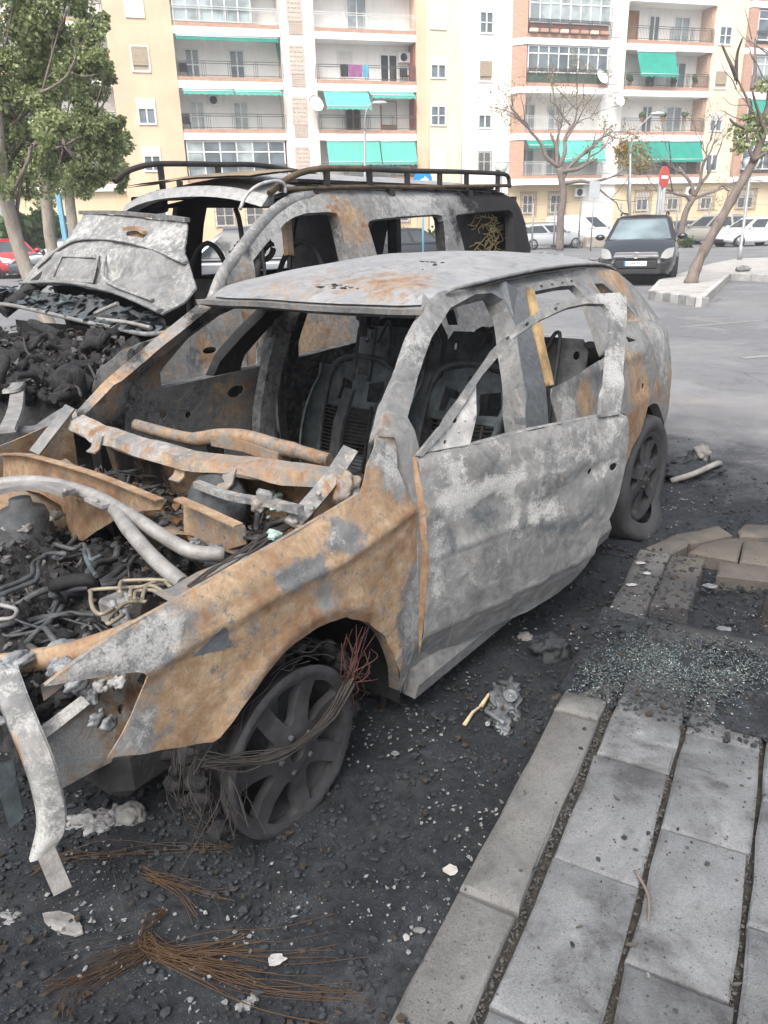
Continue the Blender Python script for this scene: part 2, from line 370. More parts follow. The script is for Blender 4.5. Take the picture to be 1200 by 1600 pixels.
# ================================================================== the ground
def ground_mat():
    m, t, b = newmat('asphalt'); g = NG(t)
    co = t.nodes.new('ShaderNodeNewGeometry').outputs['Position']
    mp = t.nodes.new('ShaderNodeMapping'); mp.vector_type = 'TEXTURE'
    ctr = c2w((-1.5, -1.2, 0)); mp.inputs['Location'].default_value = tuple(ctr); mp.inputs['Rotation'].default_value = (0, 0, CARYAW); mp.inputs['Scale'].default_value = (3.5, 3.6, 50)
    g.lk(co, mp.inputs['Vector'])
    ln = t.nodes.new('ShaderNodeVectorMath'); ln.operation = 'LENGTH'; g.lk(mp.outputs[0], ln.inputs[0])
    d = ln.outputs['Value']
    n1 = g.noise(1.1, 7, .6, .6, co); n2 = g.noise(6, 8, .7, .3, co); n3 = g.noise(45, 6, .75, 0, co); n4 = g.noise(190, 3, .7, 0, co)
    n0 = g.noise(.28, 6, .6, .8, co)
    f = g.math('ADD', d, g.math('MULTIPLY', g.math('SUBTRACT', n1, .5), .7)); f = g.math('ADD', f, g.math('MULTIPLY', g.math('SUBTRACT', n2, .5), .35))
    asph = g.mix(g.ramp(n4, .3, .7), (.135, .14, .148), (.20, .205, .212))
    asph = g.mix(g.ramp(n0, .4, .62, 0, .55), asph, (.10, .105, .113))
    asph = g.mix(g.ramp(n1, .52, .7, 0, .5), asph, (.245, .25, .255))
    asph = g.mix(g.ramp(n2, .62, .72, 0, .5), asph, (.085, .088, .094))
    red = g.noise(.5, 5, .6, .3, co)
    asph = g.mix(g.ramp(red, .58, .72, 0, .45), asph, (.235, .19, .165))
    ck = g.math('MULTIPLY', g.ramp(g.voro(.55, 'DISTANCE_TO_EDGE', co=co), .0, .012, 1, 0), g.ramp(n0, .45, .55))
    asph = g.mix(g.math('MULTIPLY', ck, .6), asph, (.05, .052, .055))
    asph = g.mix(g.math('MULTIPLY', g.ramp(g.noise(.8, 5, .65, 1.5, co), .60, .68), .45), asph, (.075, .078, .084))
    sooty = g.mix(g.ramp(n3, .35, .68), (.045, .047, .052), (.105, .108, .115))
    c = g.mix(g.ramp(f, 1.0, 1.32, 1, 0), asph, sooty)
    char = g.mix(g.ramp(n3, .38, .66), (.0048, .0060, .0078), (.0175, .0215, .0275))
    char = g.mix(g.ramp(n2, .5, .72, 0, .8), char, (.021, .0275, .034))
    char = g.mix(g.ramp(g.noise(14, 6, .7, .5, co), .63, .72, 0, .6), char, (.06, .048, .038))
    fl = g.math('MAXIMUM', g.ramp(g.voro(75, co=co), .10, .17, 1, 0), g.ramp(g.voro(190, co=co), .14, .22, 1, 0))                        # pale ash flecks
    fl = g.math('MULTIPLY', fl, g.ramp(g.noise(6, 7, .75, .3, co), .48, .6))
    char = g.mix(g.ramp(g.noise(4.5, 8, .75, .8, co), .52, .68, 0, .5), char, (.040, .043, .046))
    char = g.mix(g.math('MULTIPLY', fl, .6), char, (.17, .175, .18))
    c = g.mix(g.ramp(f, .86, 1.06, 1, 0), c, char)
    g.lk(c, b.inputs['Base Color']); g.lk(g.ramp(n2, .3, .7, .62, .95), b.inputs['Roughness']); b.inputs['Specular IOR Level'].default_value = .35
    h = g.math('ADD', g.math('MULTIPLY', n3, .7), g.math('MULTIPLY', n4, .4))
    g.lk(g.bump(h, .5, .012), b.inputs['Normal'])
    return m
M_GROUND = ground_mat()
mb = MB()
mb.poly([(-600, -300, 0), (600, -300, 0), (600, 900, 0), (-600, 900, 0)])
tag(mb.build('ground', M_GROUND), kind='structure')
# the burnt bed under and round the wrecks: crusted ash with real relief
KD = np.array([0.47486773, 0.88005718, 0]); KR = np.array([0.88005718, -0.47486773, 0]); K0 = np.array([-0.01437537, 1.0169228, 0])
def kp(s, t, z=0): q = K0 + s * KD + t * KR; return (q[0], q[1], z)
def kcoord(p): q = np.array([p[0], p[1], 0]) - K0; return q @ KD, q @ KR
mb = MB(); rows = []
n_x, n_y = 150, 190
for i in range(n_y + 1):
    r = []
    fy = i / n_y; y = .55 + 6.2 * fy ** 1.55
    for j in range(n_x + 1):
        fx = j / n_x; x = (-1.7 - .42 * y) + (3.0 + .85 * y) * fx
        e = min(1, 9 * min(fx, 1 - fx, fy, 1 - fy) + .0)
        q = w2c((x, y, 0)); d = math.hypot((q[0] + 1.5) / 3.4, (q[1] + 1.2) / 3.5)
        k = max(0, min(1, (1.12 - d) * 4)) * e
        h = .5 + .5 * FB((x, y, 0), 2.2, 3, 3); h2 = abs(FB((x, y, 0), 9, 7, 4)); h3 = N3((x, y, 0), 42, 2)
        s_, t_ = kcoord((x, y)); under = 1 if t_ < -.03 or s_ > 3 else 0
        z = .004 + k * under * (.018 * h * h + .022 * h2 + .006 * max(0, h3))
        r.append((x, y, z))
    rows.append(r)
mb.grid(rows); tag(mb.build('burnt_ground', M_GROUND), kind='structure')

# ================================================================== pavement island at the kerb
def paving_mat(name, a, bcol, stain=.8, warm=(.085, .078, .07)):
    m, t, b = newmat(name); g = NG(t)
    co = t.nodes.new('ShaderNodeNewGeometry').outputs['Position']
    oi = t.nodes.new('ShaderNodeObjectInfo')
    n1 = g.noise(8, 10, .74, .4, co); n2 = g.noise(38, 7, .75, 0, co); n3 = g.noise(230, 5, .8, 0, co); n5 = g.noise(3.1, 5, .6, .6, co)
    c = g.mix(g.ramp(g.math('ADD', g.math('MULTIPLY', n1, .4), g.math('MULTIPLY', n3, .6)), .40, .60), a, bcol)
    c = g.mix(g.math('MULTIPLY', oi.outputs['Random'], .35), c, tuple(x * .72 for x in a))
    c = g.mix(g.ramp(n2, .55, .7, 0, .5), c, warm)
    st = g.math('MULTIPLY', g.ramp(n5, .46, .60), g.ramp(n1, .36, .56))
    c = g.mix(g.math('MULTIPLY', st, stain), c, (.042, .042, .045))
    v = g.ramp(g.voro(26, co=co), .12, .18, 1, 0); v = g.math('MULTIPLY', v, g.ramp(g.noise(5, 4, .6, 0, co), .52, .6))
    c = g.mix(g.math('MULTIPLY', v, .8), c, (.03, .03, .032))
    v2 = g.ramp(g.voro(85, co=co), .14, .2, 1, 0); c = g.mix(g.math('MULTIPLY', g.math('MULTIPLY', v2, g.ramp(g.noise(6, 6, .7, 0, co), .44, .56)), .75), c, (.045, .046, .048))
    v3 = g.ramp(g.voro(120, co=co), .08, .13, 1, 0); c = g.mix(g.math('MULTIPLY', g.math('MULTIPLY', v3, g.ramp(g.noise(11, 5, .7, 0, co), .5, .6)), .6), c, (.36, .365, .37))
    # soot drifted over the slabs towards the wrecks and the tree pit
    mp = t.nodes.new('ShaderNodeMapping'); mp.vector_type = 'TEXTURE'; mp.inputs['Location'].default_value = kp(1.72, .25); mp.inputs['Rotation'].default_value = (0, 0, math.atan2(KD[1], KD[0])); mp.inputs['Scale'].default_value = (.62, 1.6, 9)
    g.lk(co, mp.inputs['Vector']); ln = t.nodes.new('ShaderNodeVectorMath'); ln.operation = 'LENGTH'; g.lk(mp.outputs[0], ln.inputs[0])
    sf = g.math('ADD', ln.outputs['Value'], g.math('MULTIPLY', g.math('SUBTRACT', n1, .5), .9))
    c = g.mix(g.ramp(sf, .72, 1.12, .85, 0), c, g.mix(g.ramp(n3, .4, .65), (.028, .029, .031), (.075, .075, .078)))
    g.lk(c, b.inputs['Base Color']); b.inputs['Roughness'].default_value = .88; b.inputs['Specular IOR Level'].default_value = .25
    g.lk(g.bump(g.math('ADD', g.math('MULTIPLY', n2, .5), g.math('MULTIPLY', n3, .5)), .9, .008), b.inputs['Normal'])
    return m
M_SLAB = paving_mat('grey_paving', (.145, .154, .162), (.26, .272, .282))
M_KERB = paving_mat('kerb_concrete', (.125, .125, .123), (.22, .22, .215), .6, (.085, .068, .054))
M_BEDDING = mat('gritty_dirt', (.035, .033, .031), .95, 0, .6, 30, .9, 120, .2, (.075, .068, .06))
M_KERBD = paving_mat('worn_tan_stone', (.085, .077, .068), (.15, .136, .12), .6, (.10, .075, .055))
KYAW = math.atan2(KD[1], KD[0])
pav = tag(bpy.data.objects.new('pavement', None), kind='structure'); COL.objects.link(pav)
def stone(mb, poly, z0, z1, bev=.006, jit=.0042):             # a slab with worn, bevelled edges; poly in world xy, counter-clockwise
    P = np.array(poly, float); P = P[:, :2]
    if np.sum(P[:, 0] * np.roll(P[:, 1], -1) - np.roll(P[:, 0], -1) * P[:, 1]) < 0: P = P[::-1]
    P = np.array(resamp([tuple(p) for p in P], .11)); n = len(P); c = P.mean(0)
    P = P + np.array([[random.uniform(-jit, jit), random.uniform(-jit, jit)] for _ in P])
    inn = P + (c - P) / np.linalg.norm(c - P, axis=1)[:, None] * bev * 1.5
    lo = [mb.vert((p[0], p[1], z0)) for p in P]; hi = [mb.vert((p[0], p[1], z1 - bev)) for p in P]
    tp = [mb.vert((p[0], p[1], z1 + random.uniform(-.001, .001))) for p in inn]; cc = mb.vert((c[0], c[1], z1))
    for i in range(n):
        j = (i + 1) % n; mb.face((lo[i], lo[j], hi[j], hi[i]), False); mb.face((hi[i], hi[j], tp[j], tp[i]), False); mb.face((tp[i], tp[j], cc), True)
KZ1 = .12
def slab(s0, s1, t0, t1, name='paving_slab', m=M_SLAB, par=pav, dz=0):
    mb = MB(); z = KZ1 + random.uniform(-.004, .003) + dz
    stone(mb, [kp(s0, t0), kp(s1, t0), kp(s1, t1), kp(s0, t1)], .05, z); return mb.build(name, m, par)
gap = .007
for k in range(13):                                          # columns of slabs running away from the camera
    t0 = .152 + .2075 * k; off = (.107, -.1, .1, -.08, .12, -.12)[k % 6]
    for i in range(-4, 6):
        s0 = off + .413 * i; s1 = s0 + .413
        if s0 > 1.5 and k < 4: continue
        if s0 > 1.72: continue
        slab(s0 + gap * .3, s1 - gap * .3, t0 + gap, t0 + .2075 - gap)
mb = MB(); mb.box((-1.8, -3.0, .0), (1.72, -.02, .088)); mb.box((1.721, -3.0, .0), (2.44, -1.0, .088)); bd = mb.build('bedding', M_BEDDING, pav)   # in kerb axes, turned below
bd.location = kp(0, 0); bd.rotation_euler = (0, 0, KYAW)
kerb = tag(bpy.data.objects.new('kerb', None), kind='structure'); COL.objects.link(kerb)
for s0, s1, dz in ((-1.5, -1.17, 0), (-1.16, -.42, .002), (-.415, .327, 0), (.334, 1.075, .004), (1.082, 1.182, .012), (1.19, 1.78, -.012), (1.79, 2.435, .004)):
    mb = MB(); stone(mb, [kp(s0, 0), kp(s1, 0), kp(s1, .132), kp(s0, .132)], -.02, KZ1 + dz, .009, .004); mb.build('kerb_stone', M_KERB, kerb)
def pxstone(px, z, par=kerb, m=M_KERBD, z0=-.02, name='kerb_stone'):
    mb = MB(); stone(mb, [tuple(gpt(p, z)) for p in px], z0, z, .008, .002); return mb.build(name, m, par)
mb = MB(); stone(mb, [kp(1.9, .137), kp(2.435, .137), kp(2.435, .27), kp(1.93, .27)], -.02, .124, .008); mb.build('kerb_stone', M_KERBD, kerb)
pxstone([(1009, 855), (1051, 835), (1077, 841), (1074, 851), (1051, 864)], .12)
pxstone([(1054, 834), (1124, 821), (1145, 834), (1080, 849)], .124)
pxstone([(1153, 828), (1163, 818), (1240, 821), (1240, 840), (1156, 836)], .13)
pxstone([(1076, 862), (1104, 844), (1162, 839), (1153, 876)], .105, pav, M_KERBD, -.02, 'paving_slab')
pxstone([(1156, 876), (1164, 839), (1260, 840), (1260, 892)], .105, pav, M_KERBD, -.02, 'paving_slab')
pxstone([(1120, 898), (1124, 876), (1212, 886), (1210, 908)], .10)
pxstone([(1030, 984), (1050, 972), (1200, 1004), (1260, 1016), (1260, 1042), (1170, 1016)], .122)
# soil of the tree pit
mb = MB(); rows = []
for i in range(26):
    s = 1.6 + i * .05; rows.append([kp(s, .1 + k * .05, .035 + .03 * FB(kp(s, k * .05), 5, 4) + .02 * abs(FB(kp(s, k * .05), 14, 4))) for k in range(26)])
mb.grid(rows); tag(mb.build('tree_pit_soil', M_GROUND), kind='structure')
# the stump-like burnt foot of the tree in the pit, just at the edge of the frame
M_BARKB = mat('charred_bark', (.03, .028, .027), .9, 0, .5, 20, 1, 60, .3, (.07, .066, .062))
tr = thing('tree', 'charred slanting tree trunk in the tree pit at the right edge', 'tree', tuple(gpt((1228, 975), .03)))
mb = MB(); mb.tube(cr([(0, 0, -.05), (.03, 0, .10), (.16, -.03, .32), (.6, -.1, .9), (1.1, -.15, 1.7)], 5), [.12 - .03 * min(1, i / 5) + .008 * math.sin(i * 2.1) for i in range(21)], 14); mb.build('trunk', M_BARKB, tr)
for sg in (1, -1, .3):
    mb = MB(); mb.tube(cr([(1.05, -.14, 1.62), (1.3 + .2 * sg, -.1, 2.2), (1.7 + .4 * sg, 0, 2.9), (1.9 + .6 * sg, .1, 3.5)], 5), [.08 - .004 * i for i in range(16)], 8); mb.build('branch', M_BARKB, tr)

# ---------------------------------------------------------------- far traffic island with white kerb
M_ISL = mat('island_concrete', (.36, .35, .335), .9, 0, .25, 3, .3, 60, .2)
M_KWH = mat('kerb_white', (.40, .395, .385), .85, 0, .3, 5, .4, 40, .2); M_KGR = mat('kerb_grey', (.23, .23, .23), .85, 0, .3, 5, .4, 40, .2)
isl = tag(bpy.data.objects.new('traffic_island', None), kind='structure'); COL.objects.link(isl)
ipx = [(1013, 455), (1099, 466), (1141, 428), (1210, 430), (1330, 415), (1330, 398), (1150, 404), (1110, 412), (1030, 437)]
P = [tuple(gpt(p, .16)[:2]) for p in ipx]
mb = MB(); mb.prism([tuple(np.array(p) * .985 + np.array(np.mean(P, axis=0)) * .015) for p in P][::-1], .0, .165); mb.build('paving', M_ISL, isl)
def blocks(a, b, n, cols):
    a = np.array(a); b = np.array(b)
    for i in range(n):
        q0 = a + (b - a) * (i + .04) / n; q1 = a + (b - a) * (i + .96) / n; d = (b - a) / np.linalg.norm(b - a); nn = np.array([-d[1], d[0]]) * .12
        mb = MB(); stone(mb, [q0, q1, q1 + nn, q0 + nn], 0, .172, .012, .004); mb.build('kerb_stone', cols[i % len(cols)], isl)
blocks(P[0], P[1], 7, (M_KGR, M_KWH)); blocks(P[1], P[2], 9, (M_KWH,)); blocks(P[2], P[3], 2, (M_KWH,)); blocks(P[3], P[4], 3, (M_KWH, M_KGR)); blocks(P[8], P[0], 3, (M_KWH,))
# worn paint on the road
M_PAINT = mat('worn_road_paint', (.26, .263, .265), .85, 0, .4, 8, .3, 60, .2, (.17, .175, .18))
pm = tag(bpy.data.objects.new('road_markings', None), kind='structure'); COL.objects.link(pm)
def stripe(a, b, wd):
    a = np.array(gpt(a)); b = np.array(gpt(b)); d = (b - a) / np.linalg.norm(b - a); n = np.array([-d[1], d[0], 0]) * wd / 2
    mb = MB(); mb.poly([(*(q[:2]), .005) for q in (a - n, b - n, b + n, a + n)]); mb.build('painted_line', M_PAINT, pm)
stripe((842, 520), (1010, 556), .12); stripe((830, 462), (960, 478), .12); stripe((1060, 512), (1200, 500), .1); stripe((900, 398), (1010, 402), .3); stripe((1092, 783), (1145, 802), .1); stripe((1160, 560), (1210, 556), .12)
# small concrete footing block by the far road, low wall behind the parked cars
_m = MB(); _m.bbox((-1.55, -.3, 0), (1.55, .3, .62), .03)
blk = tag(_m.build('concrete_block', mat('old_concrete', (.42, .38, .33), .9, 0, .3, 3, .4, 40, .2)), 'low beige concrete block beside the road left of the dark grey car', 'concrete block')
q = gpt((948, 386)); blk.location = tuple(q); blk.rotation_euler = (0, 0, math.radians(14))
# ================================================================== apartment blocks
def WM(name, c, var=.12, sc=.35):                            # rendered wall with rain streaks and patchy repainting
    m, t, b = newmat(name); g = NG(t); mp = t.nodes.new('ShaderNodeMapping'); mp.inputs['Scale'].default_value = (2.2, 2.2, .12); g.lk(g.tc.outputs['Object'], mp.inputs['Vector'])
    a = g.mix(g.ramp(g.noise(sc, 6, .65), .35, .65), tuple(x * (1 - var) for x in c), tuple(min(.85, x * 1.08) for x in c))
    a = g.mix(g.ramp(g.noise(1.1, 6, .7, .3, mp.outputs[0]), .55, .75, 0, .45), a, tuple(x * .66 for x in c)); a = g.mix(g.ramp(g.noise(2.5, 5, .7), .62, .7, 0, .3), a, tuple(x * .75 for x in c))
    g.lk(a, b.inputs['Base Color']); b.inputs['Roughness'].default_value = .9; return m
M_YEL = WM('yellow_render', (.60, .45, .315)); M_PALEY = WM('pale_yellow_render', (.68, .60, .455)); M_WHITE = WM('white_render', (.76, .75, .72), .06)
M_PINKW = WM('pinkish_white_render', (.66, .60, .56), .1); M_BEIGE = WM('beige_render', (.62, .51, .34), .12); M_TILE = WM('terracotta_edge', (.44, .27, .20), .2, 2)
M_DRKTILE = WM('maroon_wall', (.27, .10, .09), .2); M_ORANGE = WM('brown_door_wood', (.32, .18, .09), .3, 2)
M_FRAMEW = mat('white_window_frame', (.68, .69, .68), .5, 0, .05); M_SHUT = mat('roller_shutter', (.62, .61, .57), .6, 0, .08); M_SHUTB = mat('tan_shutter', (.36, .30, .22), .7, 0, .15)
M_RAIL = mat('dark_iron_rail', (.10, .11, .11), .6, .3, .2); M_RAILW = mat('pale_rail', (.55, .57, .56), .5, .1, .1)
M_GREENA = mat('green_awning', (.02, .26, .20), .8, 0, .15, 1.5); M_GREENB = mat('faded_green_awning', (.10, .42, .35), .8, 0, .15, 1.5)
M_DARK = mat('dark_interior', (.03, .032, .035), .6, 0, .3)
M_DISH = mat('white_plastic', (.70, .70, .70), .5, 0, .05); M_POT = mat('terracotta_pot', (.35, .16, .10), .8, 0, .2); M_BUSH = mat('pot_plant_green', (.05, .09, .03), .8, 0, .5, 20)
def glass_mat(name, c, rough=.08):
    m, t, b = newmat(name); g = NG(t)
    g.lk(g.mix(g.ramp(g.noise(.9, 3, .5), .4, .6), tuple(x * .55 for x in c), c), b.inputs['Base Color']); b.inputs['Roughness'].default_value = rough; b.inputs['Specular IOR Level'].default_value = .8
    return m
M_PANE = glass_mat('window_glass', (.14, .18, .205)); M_CURT = glass_mat('curtained_glass', (.36, .42, .43))
def brick_mat():
    m, t, b = newmat('red_brickwork'); g = NG(t)
    n = t.nodes.new('ShaderNodeTexBrick'); n.inputs['Color1'].default_value = (.34, .15, .09, 1); n.inputs['Color2'].default_value = (.44, .22, .14, 1); n.inputs['Mortar'].default_value = (.45, .38, .32, 1)
    n.inputs['Scale'].default_value = 1.0; n.inputs['Brick Width'].default_value = .25; n.inputs['Row Height'].default_value = .075; n.inputs['Mortar Size'].default_value = .012
    mp = t.nodes.new('ShaderNodeMapping'); mp.inputs['Rotation'].default_value = (PI / 2, 0, 0); g.lk(g.tc.outputs['Object'], mp.inputs['Vector']); g.lk(mp.outputs[0], n.inputs['Vector'])
    g.lk(n.outputs['Color'], b.inputs['Base Color']); b.inputs['Roughness'].default_value = .9; return m
M_BRICK = brick_mat()
FYAW = math.radians(16)
BA = thing('apartment_block', 'yellow apartment block with recessed white balconies and faded green awnings', 'apartment block', (0, 60, 0), FYAW)
BB = thing('apartment_block', 'white and red brick apartment block with glazed balconies beside the yellow block', 'apartment block', (0, 60, 0), FYAW)
# local axes: x along the front, y into the building, z up
def wall(par, s0, s1, y0, y1, z0, z1, m, name='wall'):
    mb = MB(); mb.box((s0, y0, z0), (s1, y1, z1)); return mb.build(name, m, par)
def window(par, s0, s1, z0, z1, y, kind='two', name='window', fm=None, pm=None):
    fm = fm or M_FRAMEW; pm = pm or M_PANE; f = MB(); t = .055
    def bar(a, b, c, d, o=0): f.box((a, y - .06 - o, c), (b, y + .04, d))
    bar(s0 - t, s0 + t, z0 - t, z1 + t); bar(s1 - t, s1 + t, z0 - t, z1 + t); bar(s0 + t, s1 - t, z0 - t, z0 + t); bar(s0 + t, s1 - t, z1 - t, z1 + t)
    if kind in ('two', 'half', 'four'): bar((s0 + s1) / 2 - t * .8, (s0 + s1) / 2 + t * .8, z0 + t, z1 - t, .004)
    if kind == 'four':
        zm = z0 + (z1 - z0) * .5; bar(s0 + t, (s0 + s1) / 2 - t * .8, zm - .03, zm + .03); bar((s0 + s1) / 2 + t * .8, s1 - t, zm - .03, zm + .03)
    o = f.build(name, fm, par)
    g = MB(); g.box((s0 + t, y + .0, z0 + t), (s1 - t, y + .03, z1 - t)); g.build('pane', pm, o)
    if kind in ('shut', 'half', 'blind'):
        zb = {'shut': z0 + t, 'blind': z0 + (z1 - z0) * .25, 'half': z0 + (z1 - z0) * .62}[kind]
        sm = MB(); n = max(3, int((z1 - zb) / .12))
        for i in range(n): a = zb + (z1 - zb) * i / n; sm.box((s0 + .02, y - .075, a), (s1 - .02, y - .062 + .002, a + (z1 - zb) / n * .9))
        sm.build('shutter', M_SHUT if pm is not M_SHUTB else M_SHUTB, o)
    return o
def sill(par, s0, s1, z, y):
    mb = MB(); mb.box((s0 - .12, y - .12, z - .09), (s1 + .12, y + .02, z - .02)); mb.build('sill', M_WHITE, par)
def railing(par, s0, s1, z, y, m=M_RAIL, dense=False):
    mb = MB(); h = .92
    for zz in (z + h, z + h - .13, z + .1): mb.box((s0, y - .02, zz - .02), (s1, y + .02, zz + .02))
    n = max(2, int((s1 - s0) / 1.5))
    for i in range(n + 1):
        a = s0 + (s1 - s0) * i / n
        for o in (-.12, .0, .12): mb.box((a + o - .014, y - .014, z), (a + o + .014, y + .014, z + h))
    if dense:
        k = int((s1 - s0) / .13)
        for i in range(k): a = s0 + (s1 - s0) * i / k; mb.box((a - .008, y - .008, z + .1), (a + .008, y + .008, z + h - .13))
    return mb.build('railing', m, par)
def balcony(par, s0, s1, z, edge=M_TILE, d=.0, deep=1.35):
    mb = MB(); mb.box((s0, d, z), (s1, deep, z + .42)); mb.build('balcony_slab', M_WHITE, par)
    mb = MB(); mb.box((s0 + .04, d + .02, z + .423), (s1 - .04, d + .22, z + .66)); mb.build('parapet', edge, par)
def awning(par, s0, s1, z, drop, out, m=M_GREENA, roll=True, y=0.02):
    mb = MB(); n = 14; rows = []
    for i in range(9):
        f = i / 8; sag = .05 * math.sin(PI * f)
        rows.append([(s0 + (s1 - s0) * k / n, y - out * f, z - drop * f - sag + .012 * math.sin(k * 2.4 + i)) for k in range(n + 1)])
    mb.grid(rows); rows2 = [rows[-1], [(p[0], p[1] - .005, p[2] - .2 - .04 * math.cos(k * PI)) for k, p in enumerate(rows[-1])]]
    mb.grid(rows2); o = mb.build('awning', m, par)
    mb = MB(); mb.tube([(s0, y, z + .04), (s1, y, z + .04)], .07, 8); mb.tube([(s0, y - out, z - drop), (s1, y - out, z - drop)], .025, 6); mb.build('roller', M_FRAMEW, o)
    return o
def lattice(par, s0, s1, z0, z1, y, nx=4, nz=6, m=None, hole=.5):
    mb = MB(); w = (s1 - s0) / nx; h = (z1 - z0) / nz
    for i in range(nx + 1): mb.box((s0 + i * w - w * (1 - hole) / 2, y - .03, z0), (s0 + i * w + w * (1 - hole) / 2, y + .08, z1))
    for k in range(nz + 1): mb.box((s0, y - .028, z0 + k * h - h * (1 - hole) / 2), (s1, y + .078, z0 + k * h + h * (1 - hole) / 2))
    o = mb.build('lattice_screen', m or M_PINKW, par)
    mb = MB(); mb.box((s0, y + .1, z0), (s1, y + .12, z1)); mb.build('stairwell_shadow', M_DARKT, o); return o  # dark sheet behind the holes, coloured as the stairwell's shade
M_DARKT = mat('stairwell_shade', (.11, .095, .085), .9, 0, .2); M_LATT = mat('beige_lattice_block', (.52, .44, .38), .9, 0, .15, 3)
def bars(par, s0, s1, z0, z1, y):
    mb = MB(); n = int((s1 - s0) / .13)
    for i in range(n + 1): a = s0 + (s1 - s0) * i / n; mb.box((a - .012, y - .14, z0), (a + .012, y - .115, z1))
    for zz in (z0, z0 + (z1 - z0) * .33, z0 + (z1 - z0) * .66, z1): mb.box((s0, y - .115, zz - .015), (s1, y - .1, zz + .015))
    for a in (s0, s1): mb.box((a - .012, y - .1, z0), (a + .012, y + .02, z0 + .03)); mb.box((a - .012, y - .1, z1 - .03), (a + .012, y + .02, z1))
    return mb.build('window_bars', M_BARS, par)
M_BARS = mat('brown_iron_bars', (.20, .15, .11), .7, .2, .2)
def acunit(par, s, z, y):
    mb = MB(); mb.bbox((s - .45, y - .36, z - .32), (s + .45, y - .02, z + .32), .03); o = mb.build('air_conditioner', M_DISH, par)
    mb = MB(); mb.lathe([(.0, .0), (.24, .0), (.25, .02), (.25, .03)], 16, Matrix.Translation((s - .1, y - .365, z)) @ Matrix.Rotation(PI / 2, 4, 'X')); mb.build('fan_grille', M_DARK, o)
def dish(s, z, y, label, m=M_DISH):
    o = thing('satellite_dish', label, 'satellite dish', tuple(Matrix.Translation((0, 60, 0)) @ Matrix.Rotation(FYAW, 4, 'Z') @ Vector((s, y - .5, z))), FYAW)
    Mx = Matrix.Rotation(math.radians(65), 4, 'X') @ Matrix.Rotation(.3, 4, 'Y')
    mb = MB(); mb.lathe([(.0, 0), (.2, .015), (.42, .07), (.55, .13), (.55, .14)], 20, Mx); mb.build('reflector', m, o)
    mb = MB(); mb.tube([(0, 0, -.05), (0, .5, -.1)], .03, 6); mb.tube([(0, 0, -.5), (0, -.45, -.2)], .015, 5); mb.build('arm', M_RAILW, o)
TOP = 19.6
FL = [4.2, 7.27, 10.34, 13.4, 16.5]
wall(BA, -24, 6.64, 2.6, 12, 0, TOP - .01, M_WHITE, 'core')
wall(BB, 6.66, 44, 2.6, 12, 0, TOP - .01, M_WHITE, 'core')
def bay(par, s0, s1, backm=M_WHITE, y=1.35):
    wall(par, s0, s1, y, 2.59, 4.2, TOP, backm, 'back_wall')
# ---- yellow block
wall(BA, -17.1, -13.05, 0, 2.58, 0, TOP, M_YEL, 'pilaster'); wall(BA, 3.25, 4.0, 0, 2.58, 0, TOP, M_YEL, 'pilaster'); wall(BA, 4.0, 6.64, .003, 2.58, 0, TOP, M_PALEY, 'pilaster')
wall(BA, -24, -17.1, .3, 2.58, 0, 4.19, M_BEIGE, 'ground_floor_wall'); wall(BA, -13.05, 3.25, .3, 2.58, 0, 4.19, M_BEIGE, 'ground_floor_wall')
wall(BA, -6.2, -3.85, .12, 2.58, 4.2, TOP, M_PINKW, 'stair_wall')
for a, b_ in ((-24, -17.12), (-13.03, -6.2), (-3.85, 3.24)): bay(BA, a, b_)
for z in FL:
    for a, b_ in ((-24, -17.12), (-13.03, -6.2), (-3.85, 3.24)): balcony(BA, a, b_, z)
for z in FL[:4]:
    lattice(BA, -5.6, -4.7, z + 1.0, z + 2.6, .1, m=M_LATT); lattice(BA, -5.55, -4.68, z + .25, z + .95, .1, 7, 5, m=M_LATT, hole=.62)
for k, z in enumerate((14.2, 11.2, 8.2, 5.4, 2.3)):
    o = window(BA, -15.75, -14.7, z, z + 1.4, -.01, ('shut', 'blind', 'half', 'half', 'two')[k], pm=M_SHUTB if k == 1 else M_PANE)
    window(BA, 4.3, 5.4, z + .05, z + 1.3, -.01, ('shut', 'half', 'four', 'shut', 'shut')[k])
def door(par, s0, s1, z, y, kind='two', pm=None, fm=None): return window(par, s0, s1, z + .66, z + 2.45, y, kind, 'balcony_door', fm, pm)
for k, z in enumerate(FL):
    y = 1.34
    door(BA, -12.35, -11.45, z, y, 'four', M_PANE if k == 2 else M_CURT); door(BA, -9.45, -8.5, z, y, 'four', M_PANE if k == 2 else M_CURT)
    railing(BA, -13.0, -6.25, z + .66, .1, M_RAILW if k == 3 else M_RAIL)
    railing(BA, -3.8, 3.2, z + .66, .1, M_RAILW if k == 3 else M_RAIL)
    railing(BA, -24, -17.15, z + .66, .1); door(BA, -19.6, -18.4, z, y, 'two', M_CURT); door(BA, -22.6, -21.4, z, y, 'two')
def glaze(par, s0, s1, z0, z1, y, n, split=.72, pm=None, fm=None):                 # glazed-in balcony
    f = MB(); t = .04; zs = z0 + (z1 - z0) * split
    for i in range(n + 1): a = s0 + (s1 - s0) * i / n; f.box((a - t, y - .05, z0), (a + t, y + .05, z1))
    for zz in (z0, zs, z1): f.box((s0, y - .045, zz - t), (s1, y + .045, zz + t))
    o = f.build('glazing_frame', fm or M_FRAMEW, par)
    for i in range(n):
        a = s0 + (s1 - s0) * i / n; b_ = s0 + (s1 - s0) * (i + 1) / n; r = random.random()
        for c, d in ((z0, zs), (zs, z1)):
            p = MB(); p.box((a + t, y - .01, c + t), (b_ - t, y + .01, d - t)); p.build('pane', pm or (M_PANE if r < .6 else M_CURT), o)
    return o
glaze(BA, -12.9, -6.35, FL[0] + .7, FL[0] + 3.0, .2, 6)
